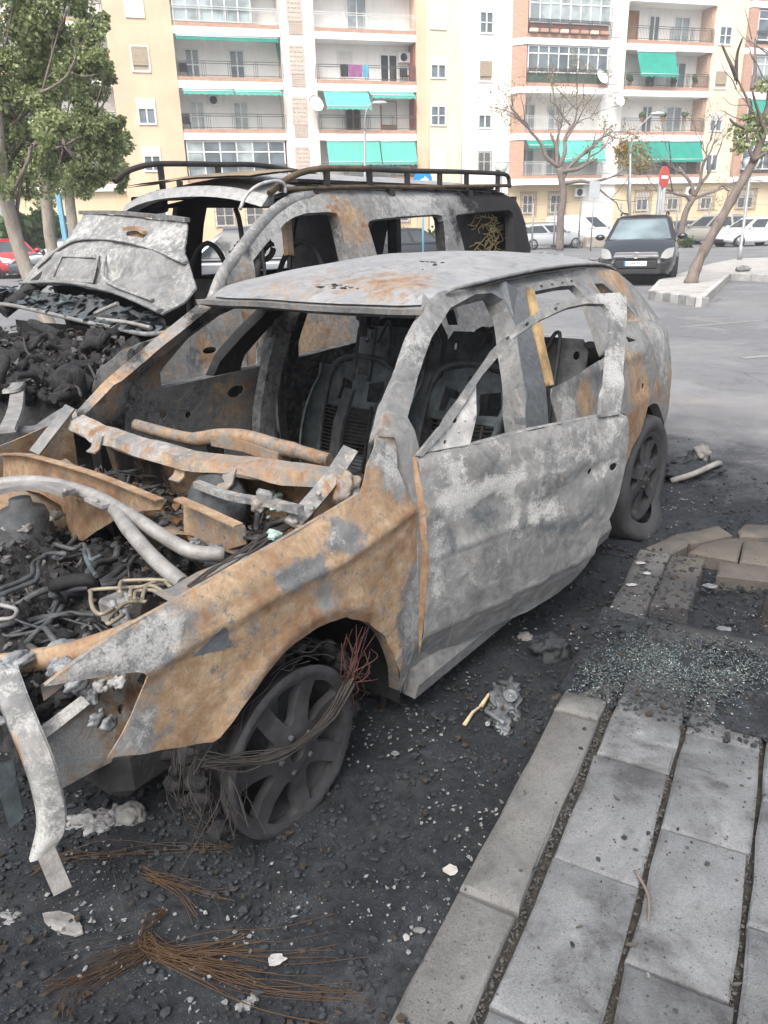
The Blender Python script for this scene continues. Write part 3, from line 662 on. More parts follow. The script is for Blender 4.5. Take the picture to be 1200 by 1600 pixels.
glaze(BA, -12.9, -8.0, FL[3] + .75, FL[3] + 3.05, .2, 6, .7, M_CURT)
awning(BA, -12.9, -6.4, FL[3] - .06, .15, .5, M_GREENA); awning(BA, -12.8, -9.6, FL[2] - .06, .2, .7, M_GREENB); awning(BA, -9.5, -6.4, FL[2] - .06, .2, .7, M_GREENB)
mb = MB(); mb.poly([(-6.3, .1, FL[3] - .05), (-6.3, 1.3, FL[3] - .05), (-6.3, .2, FL[3] - 1.9)]); mb.build('side_awning', M_GREENA, BA)
awning(BA, -3.45, -.3, FL[2] - .05, 1.0, .9, M_GREENB); awning(BA, -.2, 3.0, FL[2] - .05, .25, .6, M_GREENB)
awning(BA, -3.4, .42, FL[1] - .06, 1.35, .5, M_GREENB); awning(BA, .5, 3.1, FL[1] - .06, 1.35, .5, M_GREENB)
acunit(BA, -10.7, FL[2] - .55, 1.33); acunit(BA, 2.75, FL[3] - .75, 1.33)
window(BA, 1.0, 2.25, FL[2] + .66, FL[2] + 2.5, 1.3, 'two', 'balcony_door', None, M_DARK); window(BA, 1.0, 2.1, FL[1] + .66, FL[1] + 2.6, 1.3, 'blind', 'balcony_door', M_ORANGE, M_ORANGE)
window(BA, -2.0, -1.0, FL[2] + .66, FL[2] + 2.6, 1.3, 'shut', 'balcony_door'); window(BA, -1.6, -.6, FL[1] + .66, FL[1] + 2.3, 1.3, 'two', 'balcony_door', M_ORANGE, M_DARK)
window(BA, -1.3, .1, FL[3] + .66, FL[3] + 2.9, 1.3, 'two', 'balcony_door', None, M_CURT)
wall(BA, 3.12, 3.24, .24, 1.34, FL[2] + .43, FL[3] - .01, M_DRKTILE, 'side_wall'); wall(BA, 3.12, 3.24, .24, 1.34, FL[1] + .43, FL[2] - .01, M_DRKTILE, 'side_wall')
for s in (-11.4, -9.3, -2.2, 1.4):
    window(BA, s, s + 1.2, 1.9, 3.2, .29, 'four'); bars(BA, s - .1, s + 1.3, 1.75, 3.35, .29)
for a in (4.05, 6.6): 
    mb = MB(); mb.tube([(a + .02, -.06, .1), (a + .02, -.06, TOP)], .05, 6); mb.build('drainpipe', M_PALEY, BA)
# laundry and chairs on the balconies
def onb(s, y, z): return tuple(Matrix.Translation((0, 60, 0)) @ Matrix.Rotation(FYAW, 4, 'Z') @ Vector((s, y, z)))
def laundry(s, z, wds, lab):
    o = thing('laundry', lab, 'laundry', onb(s, .04, z), FYAW); x = 0
    for wd, m in wds:
        mb = MB(); mb.grid([[(x + wd * k / 5, -.03 + .03 * math.sin(k * 2 + i), -.75 * i / 4) for k in range(6)] for i in range(5)]); mb.build('garment', m, o); x += wd + .02
MK = lambda n, c: mat(n, c, .9, 0, .2, 3)
laundry(-2.2, FL[2] + 1.6, ((.55, MK('black_cloth', (.03, .03, .035))), (.95, MK('purple_cloth', (.26, .10, .22))), (.45, MK('blue_cloth', (.10, .30, .40)))), 'black, purple and blue laundry hung over the middle balcony rail')
for s, z, l in ((-12.75, FL[1] + .66, 'dark folded chair at the left end of the second balcony'), (-12.6, FL[2] + .66, 'brown chair at the left end of the third balcony'), (2.6, FL[2] + .66, 'dark slatted chair under the air conditioner on the balcony')):
    o = thing('balcony_chair', l, 'chair', onb(s, .7, z), FYAW)
    mb = MB(); mb.bbox((-.28, -.28, .4), (.28, .25, .46), .02); mb.build('seat', M_DARK, o); mb = MB(); mb.bbox((-.28, .22, .46), (.28, .28, 1.0), .02); mb.build('backrest', M_DARK, o)
    for x in (-.25, .25):
        for yy in (-.25, .22): mb = MB(); mb.box((x - .02, yy - .02, 0), (x + .02, yy + .02, .4)); mb.build('leg', M_DARK, o)
dish(-4.15, FL[2] - .9, .12, 'large white satellite dish on the stair wall of the yellow block')
# ---- white and brick block
wall(BB, 6.66, 10.45, 0, 2.58, 0, TOP, M_WHITE, 'pilaster'); wall(BB, 27.25, 30.2, 0, 2.58, 4.2, TOP, M_PALEY, 'pilaster'); wall(BB, 36.6, 44, 0, 2.58, 4.2, TOP, M_PALEY, 'pilaster')
wall(BB, 18.0, 19.8, .12, 2.58, 4.2, TOP, M_WHITE, 'stair_wall'); wall(BB, 17.0, 19.8, .32, 2.58, 0, 4.19, M_WHITE, 'ground_floor_wall')
wall(BB, 10.45, 17.0, .3, 2.58, 0, 4.19, M_BEIGE, 'ground_floor_wall'); wall(BB, 19.8, 44, .3, 2.58, 0, 4.19, M_BEIGE, 'ground_floor_wall')
bay(BB, 11.3, 18.0); bay(BB, 19.8, 27.25); bay(BB, 30.9, 36.6)
for z in FL:
    balcony(BB, 11.25, 18.0, z, M_BRICK, -.75); balcony(BB, 19.75, 27.25, z, M_BRICK, -.2); balcony(BB, 30.9, 36.6, z, M_BRICK, -.3)
    z1 = z + 3.05 if z < 16 else TOP
    mb = MB(); mb.prism([(10.45, -.0), (11.3, -.72), (11.3, 1.34), (10.45, 1.34)], z + .43, z1 - .01); mb.build('brick_cheek', M_BRICK, BB)
    mb = MB(); mb.prism([(10.42, -.03), (11.24, -.76), (11.24, 1.34), (10.42, 1.34)], z, z + .42); mb.build('floor_band', M_WHITE, BB)
    wall(BB, 27.0, 27.24, .05, 1.34, z + .43, z1 - .01, M_BRICK, 'brick_side'); wall(BB, 30.2, 30.9, -.3, 2.58, z + .43, z1 - .01, M_BRICK, 'brick_cheek'); wall(BB, 30.21, 30.89, -.32, 2.58, z, z + .42, M_WHITE, 'floor_band')
    if z < 16:
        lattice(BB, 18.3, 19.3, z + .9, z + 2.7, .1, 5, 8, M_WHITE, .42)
for k, z in enumerate((14.1, 11.1, 8.1, 5.2, 2.2)):
    o = window(BB, 7.95, 8.95, z, z + 1.3, -.01, ('four', 'blind', 'half', 'four', 'shut')[k], pm=M_SHUTB if k == 1 else M_PANE)
    if k < 4: window(BB, 27.75, 28.85, z - .1, z + 1.1, -.01, ('four', 'blind', 'half', 'two')[k], pm=M_SHUTB if k == 1 else M_PANE)
bars(BB, 7.9, 9.0, 5.15, 6.55, -.01)
g3 = glaze(BB, 11.45, 17.85, FL[3] + 1.4, FL[3] + 3.0, -.6, 8, .72, M_CURT)
glaze(BB, 11.45, 17.85, FL[2] + 1.35, FL[2] + 3.0, -.6, 8, .72, M_PANE)
mb = MB(); mb.box((11.5, -.55, FL[2] + .68), (17.8, -.52, FL[2] + 1.3)); mb.build('balcony_screen', mat('green_screen', (.07, .13, .09), .8), BB)
mb = MB(); mb.box((11.5, -.55, FL[3] + .68), (17.8, -.52, FL[3] + 1.35)); mb.build('balcony_screen', mat('maroon_screen', (.20, .09, .07), .8), BB)
for k, z in enumerate(FL):
    railing(BB, 11.4, 17.9, z + .66, -.66, M_RAILW if k in (0, 1) else M_RAIL, True); railing(BB, 19.85, 27.1, z + .66, -.1, M_RAIL, True); railing(BB, 31, 36.5, z + .66, -.2, M_RAIL)
    if k < 2:
        for s in (11.9, 14.2): window(BB, s, s + 1.2, z + .7, z + 2.6, 1.33, 'two', 'balcony_door', None, M_CURT)
    window(BB, 22.4, 23.3, z + .7, z + 2.6, 1.33, 'two', 'balcony_door', None, M_PANE); window(BB, 24.6, 26.0, z + .7, z + 2.6, 1.33, 'two', 'balcony_door', None, M_CURT if k % 2 else M_PANE)
    glaze(BB, 31.1, 36.4, z + 1.0, z + 2.95, -.1, 5)
window(BB, 20.5, 21.4, FL[3] + .7, FL[3] + 2.8, 1.33, 'one', 'balcony_door', M_ORANGE, M_ORANGE)
awning(BB, 20.6, 23.9, FL[3] - .1, 1.55, .7, M_GREENA, y=-.15); awning(BB, 20.4, 24.0, FL[1] - .05, 1.3, .5, M_GREENA, y=-.15); awning(BB, 24.1, 27.0, FL[1] - .05, 1.3, .5, M_GREENA, y=-.15); awning(BB, 14.0, 17.8, FL[1] - .05, 1.3, .7, M_GREENB, y=-.7); awning(BB, 11.5, 13.6, FL[1] - .05, .35, .4, M_GREENA, y=-.7); awning(BB, 31.2, 33, FL[2] - .1, 1.2, .5, M_GREENA, y=-.3)
for s0, s1, b_ in ((11.85, 12.65, 1), (14.2, 15.2, 1), (21.85, 22.85, 1), (24.7, 25.7, 1), (27.9, 28.9, 1), (31.5, 33, 1), (35, 36.2, 1)):
    window(BB, s0, s1, 2.25, 3.5, .29, 'half' if s0 > 20 else 'four'); bars(BB, s0 - .25, s1 + .3, 2.1, 3.75, .29)
acunit(BB, 16.6, 3.65, .29); acunit(BB, 26.7, 3.6, .29)
dish(17.3, FL[2] + 1.1, -.3, 'white satellite dish on the corner of the glazed brick balcony'); dish(19.1, FL[2] - .3, .1, 'small white satellite dish on the white stair wall between the balconies')
POTS = []
for i in range(8):
    s = 11.7 + i * .8; o = thing('planter', '', 'planter', onb(s, -.85, FL[3] + .72), FYAW, 'planter boxes hung on the brick balcony rail'); o['label'] = ('first', 'second', 'third', 'fourth', 'fifth', 'sixth', 'seventh', 'eighth')[i] + ' planter box from the left on the upper glazed balcony rail'
    mb = MB(); mb.bbox((-.3, -.14, 0), (.3, .1, .22), .02); mb.build('trough', M_TILE if i % 3 else M_PALEY, o)
for i in range(7):
    s = 20.4 + i * .95; z = FL[1] + 1.35 if i > 2 else FL[2] + .7
    o = thing('potted_plant', '', 'potted plant', onb(s, -.28, FL[1] + 1.35) if i % 2 else onb(s, .25, FL[2] + .7), FYAW, 'potted plants on the balconies'); o['label'] = (('leftmost', 'middle', 'rightmost')[i // 2] + ' potted plant on the rail below the single green awning balcony') if i % 2 else (('leftmost', 'second', 'third', 'rightmost')[i // 2] + ' leafy potted plant on the balcony with the single green awning')
    mb = MB(); mb.lathe([(.1, 0), (.16, .26), (.17, .28), (0, .27)], 10); mb.build('pot', M_POT, o)
    mb = MB(); [mb.blob((random.uniform(-.12, .12), random.uniform(-.1, .1), .38 + random.uniform(0, .5 if i % 2 == 0 else .15)), .16, 1, .5, 5, i + q) for q in range(6)]; mb.build('foliage', M_BUSH, o)
# ================================================================== trees, poles, signs, parked cars
def wp(px, Y):                                              # point on the ray of px at forward distance Y
    d = rdir(px); return CAM + d * (Y / d[1])
def gx(px_x, Y): q = wp((px_x, 360), Y); return np.array([q[0], Y, 0.0])     # standing place under an image column
def bark_mat(name, a, b2):
    m, t, b = newmat(name); g = NG(t); mp = t.nodes.new('ShaderNodeMapping'); mp.inputs['Scale'].default_value = (1, 1, .35); g.lk(g.tc.outputs['Object'], mp.inputs['Vector'])
    n = g.noise(9, 8, .7, .5, mp.outputs[0]); n2 = g.noise(3, 4, .6)
    c = g.mix(g.ramp(n, .35, .65), a, b2); c = g.mix(g.ramp(g.voro(7), .05, .13, .8, 0), c, (.04, .035, .03)); c = g.mix(g.ramp(n2, .5, .7, 0, .5), c, tuple(x * .6 for x in b2))
    g.lk(c, b.inputs['Base Color']); b.inputs['Roughness'].default_value = .9; g.lk(g.bump(n, .6, .03), b.inputs['Normal']); return m
M_BARK = bark_mat('pale_bark', (.20, .17, .14), (.34, .31, .27)); M_BARKD = bark_mat('grey_brown_bark', (.10, .08, .07), (.20, .165, .145))
def leaf_mat(name, a, b2):
    m, t, b = newmat(name); g = NG(t); gi = t.nodes.new('ShaderNodeNewGeometry')
    c = g.mix(gi.outputs['Random Per Island'], a, b2); g.lk(c, b.inputs['Base Color']); b.inputs['Roughness'].default_value = .55; b.inputs['Specular IOR Level'].default_value = .3
    tr = t.nodes.new('ShaderNodeBsdfTranslucent'); g.lk(c, tr.inputs[0]); mx = t.nodes.new('ShaderNodeMixShader'); mx.inputs[0].default_value = .42
    o = [n for n in t.nodes if n.type == 'OUTPUT_MATERIAL'][0]; g.lk(b.outputs[0], mx.inputs[1]); g.lk(tr.outputs[0], mx.inputs[2]); g.lk(mx.outputs[0], o.inputs[0]); return m
M_LEAF = leaf_mat('olive_leaves', (.15, .19, .075), (.40, .46, .24)); M_LEAFD = leaf_mat('dark_leaves', (.03, .06, .018), (.08, .13, .03)); M_LEAFY = leaf_mat('yellowing_leaves', (.20, .15, .04), (.36, .27, .07)); M_LEAFP = leaf_mat('brownish_leaves', (.22, .19, .10), (.34, .30, .17))
def leaves(mb, centers, n, size, spread):
    for c, r in centers:
        for i in range(n):
            while True:
                p = np.array([random.uniform(-1, 1) for _ in range(3)])
                if p @ p < 1: break
            p = np.array(c) + p * r * spread
            d = np.array([random.gauss(0, 1), random.gauss(0, 1), random.gauss(-.7, .8)]); d /= np.linalg.norm(d); u = np.cross(d, [random.gauss(0, 1), random.gauss(0, 1), random.gauss(0, 1)]); u /= np.linalg.norm(u) + 1e-6
            L = size * random.uniform(.6, 1.25); W = L * random.uniform(.3, .45)
            mb.poly([p, p + d * L * .5 + u * W, p + d * L, p + d * L * .5 - u * W], False)
def limb(mb, a, b, r0, r1, wob=.1, n=7, k=4):
    a = np.array(a, float); b = np.array(b, float); L = np.linalg.norm(b - a)
    P = [a] + [a + (b - a) * t + np.array([random.gauss(0, 1), random.gauss(0, 1), random.gauss(0, .6)]) * wob * L * .35 for t in (.35, .7)] + [b]
    P = cr(P, k); mb.tube(P, [r0 + (r1 - r0) * i / (len(P) - 1) for i in range(len(P))], n); return P
def green_tree(label, base, fork, top_r, clumps, trunk_r, n, size, mleaf, spread=1.0, name='tree'):
    t = thing(name, label, 'tree', tuple(base)); B = np.array(base)
    mb = MB(); P = [np.array([0, 0, -.1])] + [np.array(p) - B for p in fork]; P = cr(P, 6); mb.tube(P, [trunk_r + (top_r - trunk_r) * i / (len(P) - 1) for i in range(len(P))], 12); mb.build('trunk', M_BARK, t)
    mb = MB(); tips = []
    for c, r in clumps:
        s = P[random.randrange(len(P) // 2, len(P))]; Q = limb(mb, s, np.array(c) - B, top_r * .34, .008, .25)
        for i in range(5): q = Q[random.randrange(len(Q) // 2, len(Q))]; e = np.array(c) - B + np.array([random.gauss(0, r * .5) for _ in range(3)]); limb(mb, q, e, .014, .004, .25, 5, 3)
    mb.build('branches', M_BARKD, t)
    mb = MB()
    sub = []
    for c, r in clumps:
        for i in range(9): sub.append((np.array(c) - B + np.array([random.gauss(0, r * .42) for _ in range(3)]), r * random.uniform(.28, .5)))
    leaves(mb, sub, n, size, spread); mb.build('crown', mleaf, t); return t
def CL(Y, lst): return [(wp((x, y), Y + dy), r * Y / 1202) for x, y, r, dy in lst]
green_tree('pale barked green tree at the left edge, trunk nearest the red car', gx(60, 12.5), [wp((48, 440), 12.5), wp((22, 360), 12.5), wp((2, 270), 12.4), wp((-8, 150), 12.3)], .10, CL(12.5, [(-10, 30, 60, 0), (40, 70, 50, .5), (70, 130, 45, .4), (20, 180, 55, .6), (-20, 110, 45, -.4), (85, 40, 45, .2), (120, 95, 36, 0), (50, 225, 45, .3), (0, 240, 45, 0), (90, 190, 40, -.3), (30, -30, 60, 0), (110, -20, 50, 0)]), .105, 240, .064, M_LEAF)
green_tree('green tree with a speckled straight trunk behind the van bonnet', gx(92, 14.5), [wp((84, 400), 14.5), wp((74, 330), 14.5), wp((66, 250), 14.5), wp((60, 160), 14.5)], .09, CL(14.5, [(70, 110, 50, 0), (120, 150, 40, .4), (150, 190, 36, .2), (100, 225, 45, .5), (160, 235, 34, .2), (60, 250, 46, .3), (180, 205, 22, .2), (130, 265, 34, 0), (40, 285, 34, 0), (90, 60, 40, .3), (140, 60, 20, .1), (165, 110, 15, 0)]), .105, 215, .064, M_LEAF)
green_tree('green tree with a grey trunk farthest back beside the pale post', gx(112, 19), [wp((112, 340), 19), wp((108, 290), 19), wp((104, 200), 19)], .09, CL(19, [(120, 200, 40, 0), (170, 255, 30, .4), (195, 225, 16, .2), (90, 270, 40, 0), (140, 285, 26, .3), (30, 210, 40, 0), (0, 290, 30, 0), (190, 275, 16, 0), (150, 30, 15, 0)]), .13, 200, .075, M_LEAF)
def bush(label, px, Y, r, m, n=700, size=.16, sq=1.0):
    b = gx(px, Y); t = thing('bush', label, 'bush', tuple(b)); mb = MB(); sub = [(np.array([random.gauss(0, r * .45), random.gauss(0, r * .45), r * sq * random.uniform(.2, 1.5)]), r * .45) for _ in range(14)]
    leaves(mb, sub, n // 14, size, 1.0); mb.build('foliage', m, t)
    mb = MB(); [limb(mb, (0, 0, 0), s[0], .03, .01, .2, 5, 3) for s in sub[:6]]; mb.build('stems', M_BARKD, t); return t
bush('dark green spiky bush behind the left tree trunks', 66, 40, 1.35, M_LEAFD, 1800, .45, 1.2); bush('green bush behind the dark sedan seen past the van door', 512, 40, .9, M_LEAFD, 900, .2); bush('low yellow green weeds at the foot of the right bare tree', 1073, 45, .45, M_LEAFD, 400, .15, .6)
for x in (642, 662, 684): bush(('clipped green bush above the grey sedan bonnet', 'clipped green bush above the grey sedan roof', 'clipped green bush above the grey sedan boot')[(x - 642) // 20], x, 44, .75, M_LEAFD, 700, .2, 1.1)
def bare_tree(label, base, path, r0, r1, seed, levels, leafm, nl, H):
    random.seed(seed); t = thing('bare_tree', label, 'tree', tuple(base)); B = np.array(base)
    mb = MB(); P = cr([np.array([0, 0, -.1])] + [np.array(p) - B for p in path], 6); mb.tube(P, [r0 + (r1 - r0) * i / (len(P) - 1) for i in range(len(P))], 10); mb.build('trunk', M_BARKD, t)
    mb = MB(); tips = []
    def grow(p, d, L, r, k):
        e = p + d * L; Q = limb(mb, p, e, r, r * .55, .12, 6, 3); tips.append(e)
        if k == 0: return
        for i in range(random.choice((2, 2, 3))):
            s = Q[random.randrange(len(Q) // 2, len(Q))]; nd = d + np.array([random.gauss(0, .55), random.gauss(0, .4), random.gauss(.12, .4)]); nd /= np.linalg.norm(nd)
            grow(s, nd, L * random.uniform(.6, .85), r * .48, k - 1)
    for dx, dz, f in levels: d = np.array([dx, random.uniform(-.4, .4), dz]); d /= np.linalg.norm(d); s = P[int((len(P) - 1) * f)]; grow(s, d, H, r1 * .75, 4)
    mb.build('branches', M_BARKD, t)
    if nl:
        mb = MB(); leaves(mb, [(p, .35) for p in random.sample(tips, min(len(tips), nl))], 22, .11, 1.0); mb.build('crown', leafm, t)
    return t
bare_tree('bare street tree with a few brown leaves right of the silver estate', gx(876, 46), [wp((876, 340), 46), wp((880, 300), 46), wp((874, 262), 46)], .22, .17, 11, [(-.9, 1, 1), (.3, 1, 1), (1.2, .35, .95), (-.3, 1.2, .9), (.9, .9, .85), (1.3, .1, .8)], M_LEAFP, 90, 2.3)
bare_tree('bare leaning street tree right of the no entry sign', gx(1062, 47), [wp((1066, 355), 47), wp((1072, 330), 47), wp((1084, 308), 47)], .2, .15, 23, [(-.5, 1, 1), (.5, 1, 1), (1.2, .5, .95), (-1, .4, .9), (.1, 1.2, 1)], M_LEAFP, 8, 1.9)
random.seed(5)
yt = thing('shrub_tree', 'small tree top with yellow leaves above the dark grey car', 'tree', tuple(gx(988, 50))); B = gx(988, 50)
mb = MB(); limb(mb, (0, 0, 0), wp((985, 262), 50) - B, .07, .03, .05); mb.build('trunk', M_BARKD, yt)
mb = MB(); leaves(mb, [(wp((x, y), 50) - B, r * 50 / 1202) for x, y, r in ((985, 225, 14), (1000, 240, 14), (975, 245, 13), (1008, 255, 10), (990, 258, 14), (970, 232, 9))], 130, .2, 1.1); mb.build('crown', M_LEAFY, yt)
# the leaning tree on the traffic island
lb = gpt((1082, 443), .165)
lt = thing('leaning_tree', 'slanting brown tree trunk growing from the traffic island, leaning right', 'tree', tuple(lb))
PW = [wp(p, 17.7 + i * .05) - lb for i, p in enumerate(((1078, 447), (1090, 412), (1118, 358), (1150, 300), (1178, 250), (1192, 205), (1204, 150), (1212, 80), (1222, 0)))]
mb = MB(); P = cr(PW, 5); mb.tube(P, [.155 - .04 * min(1, i / 6) - .05 * i / len(P) + .012 * math.sin(i * 1.9) for i in range(len(P))], 14); mb.build('trunk', M_BARKD, lt)
mb = MB()
for a, b2 in (((1178, 250), (1240, 210)), ((1190, 208), (1150, 120)), ((1150, 120), (1128, 70)), ((1150, 125), (1160, 60)), ((1178, 252), (1165, 200)), ((1165, 200), (1140, 185)), ((1204, 150), (1240, 80)), ((1192, 205), (1175, 140)), ((1175, 140), (1180, 60))): limb(mb, wp(a, 17.8) - lb, wp(b2, 17.8 + random.uniform(-.6, .6)) - lb, .045, .018, .12)
for i in range(14): a = (random.uniform(1150, 1210), random.uniform(60, 200)); limb(mb, wp(a, 17.8) - lb, wp((a[0] + random.uniform(-50, 40), a[1] - random.uniform(10, 60)), 17.8) - lb, .014, .004, .2, 5)
mb.build('branches', M_BARKD, lt)
mb = MB(); leaves(mb, [(wp((x, y), 17.8) - lb, r * 17.8 / 1202) for x, y, r in ((1150, 205, 13), (1165, 215, 15), (1155, 228, 9), (1180, 200, 14), (1195, 190, 14), (1200, 235, 12), (1195, 130, 10), (1172, 182, 10))], 60, .1, 1.1); mb.build('crown', M_LEAF, lt)
# ---- lamps, signs, fence
M_POLE = mat('galvanised_pole', (.30, .31, .32), .5, .5, .2); M_LBLUE = mat('pale_blue_paint', (.16, .36, .48), .6, 0, .15); M_OPAL = mat('opal_globe', (.72, .72, .70), .3, 0, .04)
M_RED = mat('sign_red', (.55, .10, .08), .5, 0, .15); M_SWHITE = mat('sign_white', (.75, .75, .74), .5, 0, .05); M_BLUE = mat('sign_blue', (.01, .20, .50), .5, 0, .1); M_SGREY = mat('sign_back', (.42, .45, .46), .5, .3, .1)
def globe_lamp(px, y, Y, label):
    b = gx(px, Y); z = wp((px, y), Y)[2]; o = thing('street_lamp', label, 'street lamp', tuple(b))
    mb = MB(); mb.tube([(0, 0, 0), (0, 0, .6), (0, 0, .62), (0, 0, z - .25)], [.08, .075, .05, .045], 10); mb.build('pole', M_POLE, o)
    mb = MB(); mb.lathe([(0, -.3), (.1, -.28), (.2, -.16), (.255, 0), (.24, .07), (.0, .08)], 18, Matrix.Translation((0, 0, z))); mb.build('globe', M_OPAL, o)
    mb = MB(); mb.lathe([(0, .13), (.12, .12), (.25, .085), (.26, .07)], 18, Matrix.Translation((0, 0, z))); mb.build('cap', M_SGREY, o)
globe_lamp(781, 258, 29, 'globe street lamp rising behind the rear of the burnt van'); globe_lamp(1161, 252, 27, 'white globe street lamp behind the leaning tree')
def arm_lamp(px, Y, pts, label):
    b = gx(px, Y); o = thing('street_light', label, 'street light', tuple(b)); Q = [wp(p, Y) - b for p in pts]
    mb = MB(); mb.tube([(0, 0, 0), Q[0] * .5, Q[0]], [.09, .075, .06], 8); mb.tube(cr(Q, 5), .04, 7); mb.build('pole', M_POLE, o)
    mb = MB(); e = Q[-1]; mb.blob(e + np.array([.25, 0, 0]), .3, 2, .02, 1, 0, (1.3, .55, .35)); mb.build('lamp_head', M_SGREY, o)
arm_lamp(986, 44, [(985, 240), (988, 222), (1000, 198), (1020, 178)], 'curved arm street light above the yellow leaved tree'); arm_lamp(569, 43, [(570, 205), (571, 180), (577, 166), (585, 161)], 'curved arm street light in front of the green balcony awnings')
def disc(mb, c, r, y0, y1, M, n=28):
    mb.prism([(c[0] + r * math.cos(2 * PI * i / n), c[1] + r * math.sin(2 * PI * i / n)) for i in range(n)], y0, y1, M)
def signpost(name, label, px, Y, ztop, face, back, mark, r, yaw, polem=M_POLE, zbot=0):
    b = gx(px, Y); o = thing(name, label, 'road sign', tuple(b), yaw)
    mb = MB(); mb.tube([(0, .03, 0), (0, .03, ztop + r)], .035, 8); mb.build('pole', polem, o)
    Mx = Matrix.Translation((0, 0, ztop)) @ Matrix.Rotation(PI / 2, 4, 'X')
    return o, Mx
z = wp((1031, 277), 24)[2]
o, Mx = signpost('no_entry_sign', 'round red no entry sign with a white bar on a grey post', 1030, 24, z, M_RED, None, None, .28, .75)
mb = MB(); disc(mb, (0, 0), .29, 0, .02, Mx); mb.build('sign_plate', M_RED, o); mb = MB(); mb.box((-.2, -.026, z - .045), (.2, -.0225, z + .045)); mb.build('white_bar', M_SWHITE, o)
z = wp((661, 281), 27)[2]
o, Mx = signpost('direction_sign', 'round blue arrow sign on a pale blue pole beyond the van roof', 661, 27, z, M_BLUE, None, None, .3, 0, M_LBLUE)
mb = MB(); disc(mb, (0, 0), .30, 0, .02, Mx); mb.build('sign_plate', M_BLUE, o)
mb = MB(); mb.prism([(-.19, -.1), (-.11, -.1), (-.06, .02), (.06, .05), (.06, .12), (.2, 0), (.06, -.12), (.06, -.05), (.0, -.06), (-.03, -.1)], .0225, .026, Mx); mb.build('white_arrow', M_SWHITE, o)
z = wp((924, 297), 44)[2]
o, Mx = signpost('rectangular_sign', 'grey back of a rectangular sign above the white van', 925, 44, z, M_SGREY, None, None, .3, .1)
mb = MB(); mb.bbox((-.29, -.02, z - .42), (.29, .0, z + .42), .008); mb.build('sign_plate', M_SGREY, o)
po = thing('post', 'thick grey post standing under the no entry sign', 'post', tuple(gx(1028, 40))); mb = MB(); mb.bbox((-.16, -.12, 0), (.16, .12, 3.2), .02); mb.build('column', M_SGREY, po)
po = thing('post', 'pale blue square post beside the left tree trunks', 'post', tuple(gx(100, 18))); mb = MB(); mb.bbox((-.05, -.05, 0), (.05, .05, 2.35), .01); mb.build('column', M_LBLUE, po); mb = MB(); mb.bbox((-.055, -.055, 2.352), (.055, .055, 2.38), .01); mb.build('cap', M_SGREY, po)
fe = thing('wire_fence', 'tall wire fence with slim posts before the ground floor windows', 'fence', (0, 0, 0))
fx = [(832, 47), (866, 47.4), (905, 48), (968, 48.6), (1010, 49), (1056, 49.4), (1105, 50), (1160, 50.4), (1215, 51)]
tops = []
for x, Y in fx:
    b = gx(x, Y); zt = wp((x, 318 if x != 905 else 310), Y)[2]; mb = MB(); mb.tube([b, b + (0, 0, zt)], .05, 8); mb.build('post', M_POLE, fe); tops.append(b + np.array([0, 0, zt]))
for f in (.35, .66, .97):
    mb = MB(); mb.tube([np.array([p[0], p[1], p[2] * f]) for p in tops], .011, 5); mb.build('wire', M_POLE, fe)
# low garden wall behind the road on the left, far pavement strip
M_WALLB = WM('cream_wall', (.55, .50, .42)); gw = thing('garden_wall', 'low cream wall along the foot of the yellow block', 'wall', (0, 58.2, 0), FYAW)
mb = MB(); mb.box((-30, -.1, 0), (14, .1, .9)); mb.build('wall_face', M_WALLB, gw); mb = MB(); mb.box((-30, -.14, .903), (14, .14, .98)); mb.build('coping', M_BEIGE, gw)

